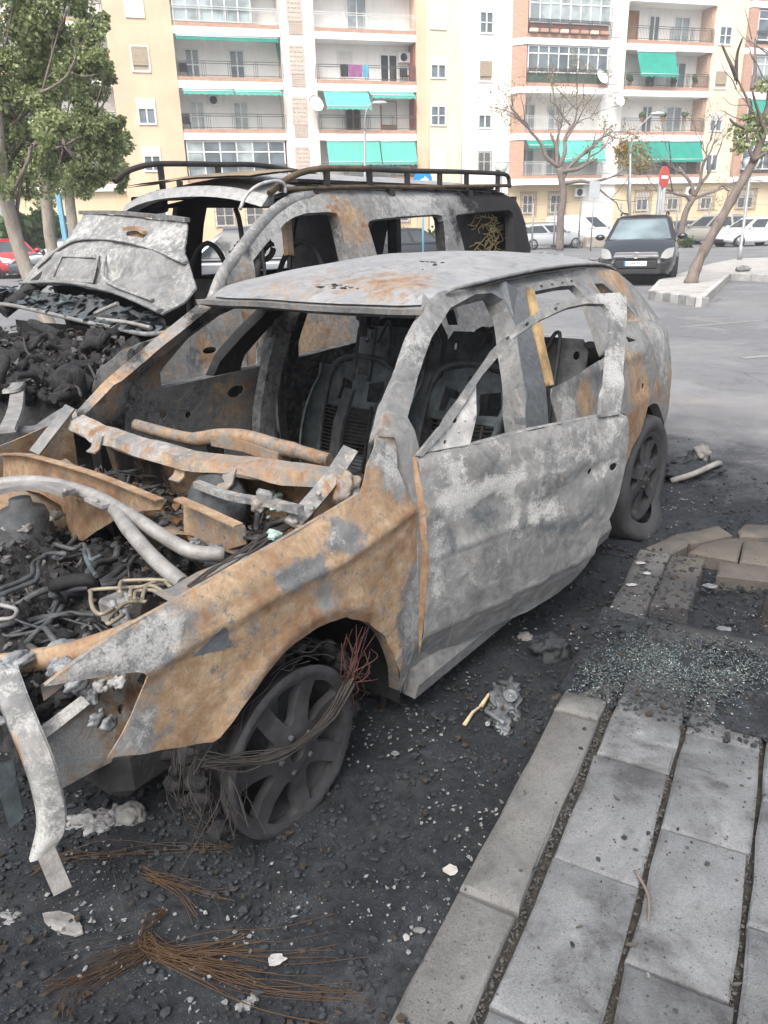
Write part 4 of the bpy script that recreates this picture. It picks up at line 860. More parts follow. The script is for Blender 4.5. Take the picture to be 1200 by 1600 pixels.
# ---- parked cars
def paint(name, c, rough=.25, metal=.3): 
    m, t, b = newmat(name); b.inputs['Base Color'].default_value = (*c, 1); b.inputs['Roughness'].default_value = rough; b.inputs['Metallic'].default_value = metal; b.inputs['Coat Weight'].default_value = .5
    return m
M_GLASSC = glass_mat('car_glass', (.06, .075, .085), .05); M_TYREN = mat('black_tyre', (.025, .025, .026), .8, 0, .2); M_ALLOY = mat('alloy_wheel', (.45, .46, .47), .4, .6, .1); M_LAMP = mat('headlamp_lens', (.30, .31, .29), .15, 0, .1, 3, 0, 1, .8); M_TRIM = mat('black_trim', (.03, .03, .032), .6, 0, .2); M_CHROME = mat('chrome', (.6, .6, .6), .2, .9, .05); M_TAIL = mat('tail_lamp', (.35, .03, .03), .3, 0, .1); M_WSCR = glass_mat('windscreen_glass', (.20, .26, .28), .05)
def parked_car(label, pos, yaw, pm, L=4.3, W=1.75, H=1.47, kind='hatch', belt=.92, hood=.98, bonnet=.27, name='parked_car', wscr=None, group='cars parked along the road', rails=False):
    o = thing(name, label, 'car', tuple(pos), yaw, group); h = L / 2
    # key stations, x forward: rear, rear glass top, roof front, windscreen base, nose
    wb = h - L * bonnet; rf = wb - .75 * (H / 1.47)
    if kind == 'sedan': rt, rb = -h + L * .27, -h + L * .115
    elif kind == 'estate': rt, rb = -h + .30, -h + .04
    elif kind == 'van': rt, rb = -h + .05, -h + .02
    else: rt, rb = -h + .42, -h + .06
    xs = [-h, -h + .06, -h + .25, -h + .7, -h + 1.2, -.4, .2, wb - .2, wb, wb + .3, h - .55, h - .22, h - .06, h]
    def top(x):                                              # bonnet / boot / belt height
        return ip(x, [-h, -h + .08, -h + .3, wb, wb + .35, h - .5, h - .15, h], [.68, belt - .02, belt, hood - .02, hood - .05, hood - .2, hood - .33, .55])
    def wid(x): return W / 2 * ip(x, [-h, -h + .08, -h + .35, -.5, h - .8, h - .3, h - .06, h], [.74, .88, .96, 1, .985, .93, .80, .62])
    mb = MB(); rows = []
    for x in xs:
        w_ = wid(x); zt = top(x); lo = .20 if abs(x) < h - .3 else .3
        half = [(0, lo), (w_ * .9, lo), (w_ * .97, lo + .12), (w_, .5), (w_ * .995, .62), (w_ * .965, min(zt - .04, .85)), (w_ * .88, zt - .008), (w_ * .5, zt + .02), (0, zt + .03)]
        rows.append([(x, -a, z) for a, z in half[::-1]] + [(x, a, z) for a, z in half[1:]])
    mb.grid(rows); mb.poly(rows[0][::-1]); mb.poly(rows[-1]); mb.build('body', pm, o)
    # greenhouse: pillars and roof as one painted shell, glass panels proud of it
    wr = W / 2 * .70; wbl = W / 2 * .93
    def sec(x, zt, wt): return [(x, -wbl * wid(x) / (W / 2), top(x) - .03), (x, -wt, zt - .07), (x, -wt * .8, zt - .015), (x, 0, zt + .01), (x, wt * .8, zt - .015), (x, wt, zt - .07), (x, wbl * wid(x) / (W / 2), top(x) - .03)]
    def shell(x_low_f, x_hi_f, x_hi_r, x_low_r):
        G = []
        for i, (xl, xh, zt) in enumerate(((x_low_f, x_hi_f, H), ((x_low_f * .55 + x_low_r * .45), (x_hi_f + x_hi_r) / 2, H + .02), (x_low_r, x_hi_r, H - .03))):
            a = sec(xl, H, wr); b2 = sec(xh, zt, wr); G.append([a[0]] + b2[1:6] + [a[6]])
        return G
    G = shell(wb, rf, rt, rb); mb = MB(); mb.grid(G)
    mb.poly(G[0][::-1]); mb.poly(G[-1]); mb.build('roof', pm, o)
    def lerp(a, b2, t): return np.array(a) + (np.array(b2) - np.array(a)) * t
    def quad(A, B, C, D, m, nm, off):                        # glass panel inset in quad A B (bottom) C D (top)
        n = np.cross(np.array(B) - A, np.array(D) - A); n /= np.linalg.norm(n); n = n * off
        mb = MB(); p = [lerp(lerp(A, B, u), lerp(D, C, u), v) for u, v in ((.06, .07), (.94, .07), (.93, .92), (.07, .92))]
        mb.poly([q + n for q in p]); mb.poly([q + n * .5 for q in p][::-1]); return mb.build(nm, m, o)
    quad(np.array(G[0][6]), np.array(G[0][0]), np.array(G[0][1]), np.array(G[0][5]), wscr or M_GLASSC, 'windscreen', -.012)
    if kind != 'van': quad(np.array(G[-1][0]), np.array(G[-1][6]), np.array(G[-1][5]), np.array(G[-1][1]), M_GLASSC, 'rear_window', -.012)
    for sg, a, b2 in ((-1, 0, 1), (1, 6, 5)):
        cuts = (.06, .46, .50, .97) if kind != 'van' else (.05, .33)
        pr = [(cuts[0], cuts[1])] + ([(cuts[2], cuts[3])] if len(cuts) > 2 else [])
        lowF, lowR, upF, upR = np.array(G[0][a]), np.array(G[-1][a]), np.array(G[0][b2]), np.array(G[-1][b2])
        lo_m, up_m = np.array(G[1][a]), np.array(G[1][b2])
        def low(u): return lerp(lowF, lo_m, u * 2) if u < .5 else lerp(lo_m, lowR, u * 2 - 1)
        def upp(u): return lerp(upF, up_m, u * 2) if u < .5 else lerp(up_m, upR, u * 2 - 1)
        for u0, u1 in pr:
            A, B, C, D = low(u0), low(u1), upp(u1), upp(u0); n = np.array([0, sg * .012, .004]); mb = MB()
            p = [lerp(lerp(A, B, u), lerp(D, C, u), v) + n for u, v in ((.02, .08), (.98, .08), (.98, .9), (.02, .9))]
            mb.poly(p if sg < 0 else p[::-1]); mb.build('side_window', M_GLASSC, o)
    R = .31 if H < 1.6 else .33
    for x in (-h + L * .18, h - L * .205):
        for sg in (-1, 1):
            Mx = Matrix.Translation((x, sg * (wid(x) - .06), R)) @ Matrix.Rotation(-sg * PI / 2, 4, 'X')
            mb = MB(); mb.lathe([(.0, .03), (R + .05, .032), (R + .05, -.1)], 24, Mx); mb.build('wheel_arch', M_TRIM, o)  # black disc stands in for the shade inside the arch
            mb = MB(); mb.lathe([(R * .66, .075), (R * .9, .085), (R, .05), (R, -.14), (R * .6, -.15)], 24, Mx); wh = mb.build('tyre', M_TYREN, o)
            mb = MB(); mb.lathe([(0, .07), (R * .16, .075), (R * .2, .05)], 14, Mx); mb.lathe([(R * .58, .07), (R * .68, .08), (R * .69, .0)], 24, Mx)
            for k in range(5):
                a = 2 * PI * k / 5; M2 = Mx @ Matrix.Rotation(a, 4, 'Z'); mb.prism([(R * .12, -R * .1), (R * .6, -R * .07), (R * .6, R * .07), (R * .12, R * .1)], .045, .068, M2)
            mb.build('rim', M_ALLOY, wh)
    for sg in (-1, 1):
        mb = MB(); x = h - .2; yb = wid(x)
        rr = [[(h - .10, sg * (wid(h - .1) * .68), .60), (h - .22, sg * wid(h - .22) * .985, .62)], [(h - .13, sg * wid(h - .1) * .66, .73), (h - .42, sg * wid(h - .42) * .965, .80)]]
        rr = [[np.array(p) + (.035, sg * .012, .0) for p in r] for r in rr]; mb.grid(rr if sg > 0 else rr[::-1]); mb.build('headlight', M_LAMP, o)
        mb = MB(); mb.bbox((-h - .012, min(sg * W * .30, sg * W * .42), .68), (-h + .12, max(sg * W * .30, sg * W * .42), .9), .02); mb.build('tail_light', M_TAIL, o)
        mb = MB(); mb.blob((wb - .22, sg * (W / 2 + .06), belt + .09), .12, 2, .02, 1, 0, (.75, 1.0, .65)); mb.build('door_mirror', pm, o)
    mb = MB(); mb.bbox((h - .06, -W * .34, .26), (h + .012, W * .34, .42), .02); mb.build('lower_grille', M_TRIM, o)
    mb = MB(); mb.bbox((h - .04, -.26, .44), (h + .025, .26, .55), .006); mb.build('licence_plate', M_SWHITE, o)
    if rails:
        for sg in (-1, 1): mb = MB(); mb.tube([(rt, sg * wr * .85, H), (rt + .15, sg * wr * .85, H + .06), (rf - .2, sg * wr * .85, H + .06), (rf - .05, sg * wr * .85, H)], .02, 6); mb.build('roof_rail', M_TRIM, o)
    return o, dict(h=h, wid=wid, top=top, wb=wb)
M_PSILV = paint('silver_paint', (.55, .57, .58)); M_PWH = paint('white_paint', (.78, .78, .78), .3, 0); M_PBLK = paint('black_paint', (.035, .038, .042), .3, .2); M_PRED = paint('red_paint', (.45, .03, .035), .3, .1); M_PGRY = paint('dark_grey_paint', (.026, .029, .033), .3, .2); M_PBEI = paint('beige_paint', (.42, .40, .36)); M_PNAVY = paint('dark_blue_grey_paint', (.075, .085, .10), .3, .3)
A16 = FYAW
parked_car('silver estate car parked by the bare tree', gx(858, 50), A16, M_PSILV, 4.6, 1.78, 1.45, 'estate', rails=True)
parked_car('white panel van parked behind the silver estate', gx(912, 53), A16, M_PWH, 4.9, 1.9, 1.9, 'van', 1.12, 1.15, .2, 'parked_van')
parked_car('dark car half hidden behind the right bare tree', gx(1075, 52), A16 + .1, M_PNAVY, 4.2, 1.75, 1.4, 'hatch')
parked_car('beige off-roader seen from behind beside the white hatchback', gx(1106, 50), A16 + PI * .62, M_PBEI, 4.2, 1.8, 1.72, 'estate', 1.02, 1.05)
parked_car('white hatchback parked at the far right behind the leaning trunk', gx(1172, 45), A16 + PI - .05, M_PWH, 4.15, 1.76, 1.5, 'hatch')
parked_car('red car parked at the far left behind the tree trunks', gx(8, 33), math.radians(-52), M_PRED, 4.1, 1.7, 1.45, 'hatch')
parked_car('dark car showing only its bonnet behind the left trees', gx(104, 30), math.radians(190), M_PNAVY, 4.2, 1.75, 1.42, 'hatch')
parked_car('black saloon with chrome window line behind the burnt van', gx(375, 17.5), math.radians(183), M_PNAVY, 4.75, 1.85, 1.58, 'sedan', .98, 1.0)
parked_car('grey saloon framed by the side window of the burnt van', gx(640, 30), A16 + .05, M_PGRY, 4.5, 1.8, 1.45, 'sedan')
# the dark grey people carrier facing the camera
oc = (gpt((936, 447)) + gpt((1046, 447))) / 2; yw = math.radians(249)
hd = np.array([math.cos(yw), math.sin(yw), 0]); ctr = oc - hd * 2.15
o, g = parked_car('dark grey people carrier facing the camera with registration plate 3389 FNX', ctr, yw, M_PGRY, 4.47, 1.86, 1.62, 'estate', 1.02, 1.06, .24, 'people_carrier', M_WSCR, None, True)
h = g['h']
for c in list(o.children):
    if c.name.split('.')[0] in ('licence_plate', 'lower_grille', 'headlight'): bpy.data.objects.remove(c)
mb = MB(); mb.bbox((h - .06, -.60, .27), (h + .02, .60, .40), .03); mb.build('lower_grille', M_TRIM, o)
mb = MB(); mb.bbox((h - .1, -.50, .40), (h + .03, .50, .60), .03); mb.build('grille', M_TRIM, o)
mb = MB(); mb.bbox((h + .0, -.52, .66), (h + .045, .52, .71), .012); mb.bbox((h + .0, -.47, .755), (h + .02, .47, .785), .01); mb.bbox((h - .03, -.5, .69), (h + .018, .5, .77), .01); mb.build('chrome_bar', M_CHROME, o)
mb = MB(); Mx = Matrix.Translation((h + .045, 0, .715)) @ Matrix.Rotation(PI / 2, 4, 'Y'); mb.lathe([(.058, 0), (.062, .012), (.072, .012), (.076, 0)], 24, Mx); mb.prism([(-.014, -.085), (.004, .0), (.014, .0), (.014, .085), (-.004, .0), (-.014, .0)], .002, .01, Mx @ Matrix.Rotation(0, 4, 'Z')); mb.build('badge', M_CHROME, o)
for sg in (-1, 1):
    mb = MB(); lo = [(.56, .02), (.78, .04), (.86, -.2)]; rows = []
    rows = [[(h + .005, sg * .56, .65), (h - .05, sg * .70, .63), (h - .18, sg * .82, .67)], [(h - .03, sg * .58, .74), (h - .12, sg * .70, .77), (h - .30, sg * .84, .78)], [(h - .12, sg * .64, .82), (h - .22, sg * .72, .86), (h - .40, sg * .84, .87)]]
    mb.grid([cr(r, 3) for r in (rows if sg > 0 else rows[::-1])]); mb.build('headlight', M_LAMP, o)
pl = MB(); pl.bbox((h + .03, -.26, .47), (h + .05, .26, .58), .004); plo = pl.build('licence_plate', M_SWHITE, o)
pb = MB(); pb.box((h + .0505, -.258, .472), (h + .0515, -.22, .578)); pb.build('blue_band', M_BLUE, plo)
tc = bpy.data.curves.new('plate_text', 'FONT'); tc.body = '3389 FNX'; tc.size = .105; tc.align_x = 'CENTER'; tc.align_y = 'CENTER'; tc.extrude = .0005
_t = bpy.data.objects.new('t', tc); COL.objects.link(_t); bpy.context.view_layer.update(); _me = bpy.data.meshes.new_from_object(_t.evaluated_get(bpy.context.evaluated_depsgraph_get())); bpy.data.objects.remove(_t)
to = bpy.data.objects.new('plate_text', _me); COL.objects.link(to); to.parent = plo; to.matrix_local = Matrix.Translation((h + .0522, .015, .524)) @ Matrix(((0, 0, 1, 0), (1, 0, 0, 0), (0, 1, 0, 0), (0, 0, 0, 1))); _me.materials.clear(); _me.materials.append(M_TRIM)
# ================================================================== the burnt hatchback
CARM = Matrix.Translation(tuple(ORG)) @ Matrix.Rotation(CARYAW, 4, 'Z')
car = thing('burnt_car', 'burnt out hatchback with its rusty grey door ajar, nearest the camera', 'car', tuple(ORG), CARYAW)
def polyw(base_f, polys, wd=1.0):                                   # adds wear inside traced outlines, soft at the rim
    def f(v, uv):
        r = list(base_f(v)); uv = (uv[0] + .018 * FB(v, 9, 31, 3), uv[1] + .018 * FB(v, 9, 47, 3))
        for P, soft, add in polys:
            d = min(math.hypot(uv[0] - max(min(a[0], b[0]), min(max(a[0], b[0]), a[0] + (b[0] - a[0]) * t)), uv[1] - (a[1] + (b[1] - a[1]) * t)) for a, b in zip(P, P[1:] + P[:1]) for t in [max(0, min(1, ((uv[0] - a[0]) * (b[0] - a[0]) + (uv[1] - a[1]) * (b[1] - a[1])) / ((b[0] - a[0]) ** 2 + (b[1] - a[1]) ** 2 + 1e-9)))])
            g = .5 + .5 * max(-1, min(1, (d if inpoly(uv[0], uv[1], P) else -d) / (soft * wd)))
            for k in range(4): r[k] += add[k] * g
        return r
    return f
def wearf(base, *blobs, wob=.5, fr=5.0):
    def f(v):
        r = list(base); p = (v[0], v[1], v[2]); k = 1 + wob * FB(p, fr, 4, 3)
        for (c, rad, add) in blobs:
            d = math.dist(c, p) / (rad * max(.3, k)); g = math.exp(-d * d)
            for i in range(4): r[i] += add[i] * g
        return r
    return f
def fl(sgn=1, off=0.0, dent=None):
    return lambda x, z: (x, sgn * (S(x, z) + off + (dent(x, z) if dent else 0)), z)
def wob3(a, s, o): return lambda x, z: a * FB((x, 0, z), s, o, 3)
DEF = (.1, .15, .15, .1)
# ---- front left wing
px_f = [(68, 1074), (120, 1034), (175, 995), (272, 940), (350, 895), (440, 845), (530, 793), (567, 770), (578, 725), (592, 681), (624, 686), (624, 733), (647, 793), (658, 843), (660, 898), (658, 953), (657, 1008), (626, 1087), (622, 1050), (614, 1022), (602, 995), (577, 973), (542, 965), (500, 979), (449, 1014), (410, 1059), (374, 1104), (341, 1152), (333, 1160), (310, 1164), (240, 1175), (171, 1186), (185, 1162), (200, 1133), (215, 1100), (227, 1070), (228, 1056), (222, 1050), (212, 1049), (180, 1054), (150, 1060), (105, 1068)]
OUT_F = TS(px_f)
FEN_CREASE = TS([(232, 1048), (330, 985), (430, 930), (530, 880), (600, 830), (640, 800)])
def fen_dent(x, z):
    zc = ip(x, [p[0] for p in FEN_CREASE][::-1], [p[1] for p in FEN_CREASE][::-1]); d = z - zc
    a = math.hypot((x + .22), z - .22); flare = .012 * math.exp(-((a - .37) / .025) ** 2)
    return .010 * math.exp(-(d / .012) ** 2) - (.05 * max(0, d) if d > 0 else 0.03 * max(0, min(.12, -d))) + flare + .004 * FB((x, 0, z), 6, 2, 3)
mb = MB(); panel(mb, OUT_F, [], fl(1, 0, fen_dent), .004, .015, .003, True)
rx = lambda px: (lambda q: (q[0], S(*q), q[1]))(TS([px])[0])
FP = lambda *px: TS(list(px))
fen_polys = [(FP((68, 1074), (175, 995), (262, 945), (300, 960), (290, 1000), (262, 1030), (222, 1050), (150, 1060)), .03, (-.55, .5, .05, 0)), (FP((171, 1186), (215, 1100), (240, 1110), (240, 1140), (225, 1176)), .02, (-.5, .35, .2, 0)), (FP((240, 1060), (262, 1050), (290, 1100), (262, 1150), (244, 1130)), .015, (-.2, .2, .4, 0)),
    (FP((425, 895), (450, 876), (505, 872), (500, 895), (450, 925), (428, 915)), .012, (-.5, .1, .55, 0)), (FP((528, 818), (556, 812), (565, 838), (545, 862), (530, 850)), .014, (-.5, .2, .5, 0)), (FP((505, 838), (530, 828), (540, 850), (515, 862)), .015, (-.3, .5, 0, 0)), (FP((498, 912), (530, 898), (545, 930), (525, 960), (500, 950)), .014, (-.2, -.1, .45, .2)), (FP((380, 980), (400, 960), (410, 990), (395, 1010)), .012, (-.2, -.1, .5, .2)), (FP((300, 965), (345, 940), (350, 960), (310, 985)), .012, (-.2, .05, .4, .2)), (FP((592, 850), (612, 840), (625, 880), (610, 925), (596, 900)), .012, (.0, -.1, .4, .1)), (FP((570, 680), (630, 685), (640, 780), (600, 775), (585, 730)), .03, (-.45, .4, 0, 0)), (FP((560, 780), (600, 770), (615, 800), (580, 815)), .02, (.15, .05, 0, -.1)), (FP((640, 900), (664, 880), (662, 1010), (628, 1086), (618, 1030)), .025, (-.5, .3, 0, 0)), (FP((335, 1158), (380, 1096), (450, 1010), (500, 976), (470, 975), (400, 1035), (340, 1120)), .012, (-.15, -.1, .25, .2)), (FP((255, 1090), (300, 1060), (360, 1070), (340, 1130), (270, 1150)), .03, (.15, 0, 0, -.1))]
fen_w = polyw(wearf((.74, .2, -.05, -.3), wob=.3), fen_polys, 1.3)
fender = mb.build('front_wing', M_METAL, car, lambda v: fen_w(v, (v[0], v[2])))
mb = MB(); panel(mb, TS([(300, 1025), (322, 1002), (346, 981), (353, 984), (355, 999), (366, 1013), (347, 1019), (325, 1021)]), [], fl(1, .0012, fen_dent), .001, .012, .012, True); mb.build('bare_patch', mat('bare_blue_steel', (.055, .062, .07), .5, .3, .3, 20, .2, 60, .4, (.14, .155, .165)), fender)
mb = MB()                                                    # turned-in flange along the bonnet gap, and arch lip
E1 = [np.array((q[0], S(*q) + fen_dent(*q), q[1])) for q in TS([(72, 1072), (175, 996), (272, 941), (350, 896), (440, 846), (530, 794), (565, 772)])]
E1 = cr(E1, 4); mb.grid([E1, [p + (0, -.008, .002) for p in E1], [p + (-.004, -.030, -.012) for p in E1], [p + (-.006, -.034, -.05) for p in E1]]); mb.build('wing_flange', M_METAL, fender, wearf((.55, .3, 0, .1)))
mb = MB(); E2 = [np.array((q[0], S(*q) + fen_dent(*q), q[1])) for q in TS([(626, 1086), (619, 1040), (602, 995), (575, 973), (542, 965), (500, 979), (449, 1014), (410, 1059), (374, 1104), (341, 1152)])]
E2 = cr(E2, 5); mb.grid([E2, [p + (0, -.012, 0) for p in E2], [p + (0, -.04, 0) for p in E2]]); mb.build('arch_lip', M_METAL, fender, wearf((.5, .1, .1, .35)))
# ---- body sides (left and right): pillars, rail, quarter panel, sill as one pressed panel
SIDE = [(-.585, .965), (-.69, 1.04), (-.88, 1.14), (-1.02, 1.21), (-1.14, 1.26), (-1.24, 1.287), (-1.6, 1.303), (-2.0, 1.312), (-2.4, 1.308), (-2.7, 1.292), (-2.83, 1.265), (-2.93, 1.2), (-3.01, 1.1), (-3.1, 1.0), (-3.2, .93), (-3.27, .84), (-3.3, .72), (-3.3, .6), (-3.22, .52), (-3.03, .50), (-2.985, .42)]
for i in range(15):
    a = math.radians(15 + 150 * i / 14); SIDE.append((-2.62 - .372 * math.cos(a), .30 + .372 * math.sin(a)))
SIDE += [(-2.25, .26), (-2.2, .16), (-1.5, .155), (-.64, .125), (-.66, .3), (-.665, .75), (-.655, .86), (-.64, .95)]
H_FD = [(-.735, .985), (-.87, 1.075), (-1.05, 1.165), (-1.25, 1.238), (-1.45, 1.266), (-1.56, 1.262), (-1.61, 1.235), (-1.585, 1.15), (-1.50, 1.06), (-1.43, .97), (-1.375, .86), (-1.36, .5), (-1.36, .29), (-.82, .26), (-.76, .34), (-.75, .6), (-.745, .85)]
H_RD = [(-1.83, 1.268), (-2.28, 1.262), (-2.36, 1.24), (-2.41, 1.15), (-2.43, 1.02), (-2.56, .975), (-2.55, .75), (-2.46, .62), (-2.30, .52), (-2.20, .36), (-2.17, .27), (-1.56, .28), (-1.535, .5), (-1.54, .82), (-1.57, .96), (-1.70, 1.14)]
H_QW = [(-2.46, 1.232), (-2.55, 1.23), (-2.63, 1.17), (-2.70, 1.09), (-2.73, 1.045), (-2.60, 1.03), (-2.50, 1.04)]
wf_side = wearf((.2, .1, .3, -.02), ((-.62, .83, .97), .12, (.25, .35, 0, 0)), ((-.95, .68, 1.17), .2, (.1, .45, 0, -.1)), ((-1.4, .6, 1.29), .25, (.15, .25, .1, 0)), ((-1.45, .8, .72), .10, (.7, 0, .1, .1)), ((-1.5, .78, 1.0), .2, (-.1, -.2, .95, .05)), ((-1.68, .65, 1.2), .12, (0, -.1, .4, 0)), ((-1.44, .8, .85), .12, (-.1, -.2, .8, .1)), ((-2.9, .8, .9), .3, (.05, .45, 0, -.1)), ((-2.75, .85, .75), .14, (.35, 0, 0, 0)), ((-3.1, .8, .65), .2, (.45, .2, 0, 0)), ((-2.5, .62, 1.25), .3, (.15, .1, .1, .15)), ((-1.9, .58, 1.29), .3, (.1, .1, .2, .2)), ((-2.75, .6, 1.2), .15, (.45, .2, 0, 0)))
def rail_dent(x, z):                                         # drip channel under the roof and soft dents
    return .006 * FB((x, 0, z), 4, 8, 3) - .012 * math.exp(-((z - ip(x, [-2.8, -1.9, -1.2], [1.285, 1.292, 1.27])) / .008) ** 2) * (1 if x < -1.1 else 0)
mb = MB(); panel(mb, SIDE, [H_FD, H_RD, H_QW], fl(1, -.005, rail_dent), .045, .03, 0, True); side_l = mb.build('side_panel', M_METAL, car, wf_side)
SIDE_R = [(-.60, .85), (-.75, .945), (-.92, 1.045), (-1.08, 1.145), (-1.22, 1.235), (-1.33, 1.287)] + SIDE[6:-2] + [(-.64, .80)]
H_FDR = [(-.86, .945), (-1.0, 1.035), (-1.13, 1.115), (-1.28, 1.205), (-1.45, 1.255)] + H_FD[5:14] + [(-.80, .6), (-.82, .85)]
def side_r(x, z): return (x, -(S(x, z) - .005 - ip(x, [-1.3, -.95, -.6], [0, .055, .135])), z)
mb = MB(); panel(mb, SIDE_R, [H_FDR, H_RD, H_QW], side_r, .05, .04, 0, False); mb.build('side_panel', M_METAL, car, wearf((.2, .0, .05, .8), ((-.75, -.7, .95), .16, (.5, .3, 0, -.6)), ((-1.05, -.65, 1.13), .16, (.4, .35, .1, -.55)), ((-1.25, -.6, 1.25), .12, (.2, .3, .1, -.4)), ((-1.6, -.8, .9), .15, (.4, 0, 0, -.1))))
def inner_flange(mb, hole, sgn, dp=.05):                     # return edge of a door opening
    L = [np.array((p[0], sgn * (S(*p) - .006), p[1])) for p in resamp(hole, .06)]; L.append(L[0])
    mb.grid([L, [p + (0, -sgn * dp, 0) for p in L]])
mb = MB(); inner_flange(mb, H_FD, 1, .09); inner_flange(mb, H_RD, 1, .09); inner_flange(mb, H_QW, 1, .06); mb.build('door_aperture', M_METAL, side_l, wearf((.2, .1, .3, .4)))
mb = MB()                                                    # B pillar inner box, blued
mb.beam([(-1.70, .585, 1.27), (-1.64, .66, 1.12), (-1.52, .755, .95), (-1.45, .80, .8), (-1.44, .80, .3)], [(-.06, -.02), (.06, -.02), (.05, .02), (-.05, .02)], up=(0, 1, 0)); mb.build('b_pillar', M_METAL, side_l, wearf((.05, .0, .85, .15), ((-1.45, .83, .7), .12, (.8, 0, -.5, 0))))
# ---- front left door, ajar
HINGE = np.array((-.66, .868, 0)); DA = math.radians(-14)
def TD(pts):                                                 # pixels -> (x, z) in the closed door's own flank
    c, s_ = math.cos(DA), math.sin(DA); r = []
    for p in pts:
        def f(v):
            d = v - HINGE; w_ = np.array((c * d[0] + s_ * d[1], -s_ * d[0] + c * d[1], d[2])) + HINGE; return w_[1] - S(w_[0], w_[2])
        q = seek(p, f, (.95 - _O[1]) / cray(p)[1]); d = q - HINGE; r.append((c * d[0] + s_ * d[1] + HINGE[0], d[2]))
    return r
def fd(off=0.0, dent=None):
    c, s_ = math.cos(DA), math.sin(DA)
    def f(x, z):
        y = S(x, z) + off + (dent(x, z) if dent else 0); dx, dy = x - HINGE[0], y - HINGE[1]
        return (c * dx - s_ * dy + HINGE[0], s_ * dx + c * dy + HINGE[1], z)
    return f
px_d = [(653, 714), (700, 704), (748, 694), (825, 674), (895, 660), (940, 651), (972, 645), (980, 650), (981, 670), (979, 703), (972, 750), (962, 787), (948, 815), (934, 838), (930, 855), (927, 871), (905, 912), (882, 932), (840, 958), (781, 984), (730, 1012), (690, 1034), (661, 1047), (660, 1007), (664, 930), (667, 875), (664, 805), (658, 758)]
OUT_D = TD(px_d)
def dd(px): return TD([px])[0]
_d1, _d2, _d3, _d4, _d5 = dd((760, 800)), dd((870, 775)), dd((930, 735)), dd((745, 845)), dd((790, 760))
LOWC = TD([(660, 1000), (781, 944), (928, 868)])
def door_dent(x, z):
    v = .006 * FB((x, 0, z), 3.2, 5, 4) + .003 * FB((x, 0, z), 11, 1, 3)
    v -= .016 * math.exp(-(((x - _d1[0]) / .16) ** 2 + ((z - _d1[1]) / .09) ** 2))
    v -= .013 * math.exp(-(((x - _d2[0]) / .13) ** 2 + ((z - _d2[1]) / .045) ** 2))
    v += .008 * math.exp(-(((x - _d4[0]) / .2) ** 2 + ((z - _d4[1]) / .008) ** 2))
    v -= .012 * math.exp(-(((x - _d3[0] + .02) / .085) ** 2 + ((z - _d3[1]) / .035) ** 2))
    zc = ip(x, [LOWC[2][0], LOWC[1][0], LOWC[0][0]], [LOWC[2][1], LOWC[1][1], LOWC[0][1]]); e = zc - z
    if e > 0: v -= .25 * min(e, .12) + (.006 if e > .0 else 0)
    zb = ip(x, [OUT_D[6][0], OUT_D[3][0], OUT_D[0][0]], [OUT_D[6][1], OUT_D[3][1], OUT_D[0][1]]); v -= .012 * math.exp(-((z - zb) / .018) ** 2)
    return v
def rect_hole(c, w, h, rot=0.3): return [(c[0] + w * math.cos(a) , c[1] + h * math.sin(a)) for a in [PI / 5 * k for k in range(10)]]
HD = [rect_hole(dd((923, 737)), .012, .011), rect_hole(dd((958, 729)), .020, .014)]
mb = MB(); panel(mb, OUT_D, HD, fd(.004, door_dent), .004, .020, .003, True)
D3 = lambda px, add, rad: (fd()(*dd(px)), rad, add)
DP = lambda *px: TD(list(px))
door_polys = [(DP((690, 776), (706, 809), (741, 787), (796, 761), (814, 747), (812, 728), (800, 735), (770, 752), (720, 770)), .015, (0, .6, -.2, 0)),
    (DP((726, 820), (750, 800), (781, 791), (789, 805), (778, 826), (767, 842), (745, 835)), .014, (.05, -.5, .5, .4)), (DP((824, 770), (850, 766), (874, 772), (880, 800), (876, 817), (822, 821)), .012, (0, .28, .2, -.1)), (DP((818, 772), (824, 770), (822, 821), (900, 812), (925, 790), (930, 800), (900, 826), (815, 828)), .010, (0, -.3, .55, .05)),
    (DP((699, 825), (709, 822), (710, 870), (702, 868)), .008, (0, -.3, .8, .05)), (DP((708, 852), (820, 853), (835, 835), (838, 842), (826, 862), (712, 860)), .007, (0, -.4, .3, .25)), (DP((728, 930), (730, 920), (760, 915), (800, 905), (802, 914), (760, 930)), .010, (.2, -.2, .2, .2)), (DP((693, 715), (717, 712), (722, 760), (705, 780), (694, 770)), .015, (0, .4, 0, 0)),
    (DP((660, 1000), (781, 944), (928, 868), (905, 912), (840, 958), (781, 984), (690, 1034), (660, 1045)), .012, (0, -.3, -.2, -.1)), (DP((925, 725), (965, 715), (972, 735), (945, 750), (922, 748)), .01, (.0, .2, .2, .1)), (DP((850, 700), (975, 655), (978, 690), (890, 722), (830, 730)), .03, (0, .25, .05, 0)), (DP((845, 830), (900, 818), (885, 850), (850, 880), (835, 870)), .02, (0, -.15, .25, 0)), (DP((675, 760), (690, 790), (695, 900), (680, 950), (670, 900)), .012, (.05, .3, 0, 0)), (DP((760, 765), (805, 752), (830, 800), (820, 850), (790, 850), (790, 800)), .03, (0, .22, 0, 0)), (DP((715, 870), (800, 866), (815, 890), (740, 915), (716, 905)), .02, (.08, .1, .1, .05))]
door_w = polyw(wearf((-.05, .30, .12, -.3), D3((905, 760), (.35, -.1, .2, .1), .04), D3((663, 800), (.8, -.5, 0, 0), .03), wob=.3), door_polys, 2.2)
def door_uv(v):
    d = np.array(v) - HINGE; c, s_ = math.cos(DA), math.sin(DA); return (c * d[0] + s_ * d[1] + HINGE[0], d[2])
mb = MB(); panel(mb, OUT_D, HD, fd(.004, door_dent), .004, .013, .003, True)
door = mb.build('front_door', M_METAL, car, lambda v: door_w(v, door_uv(v)))
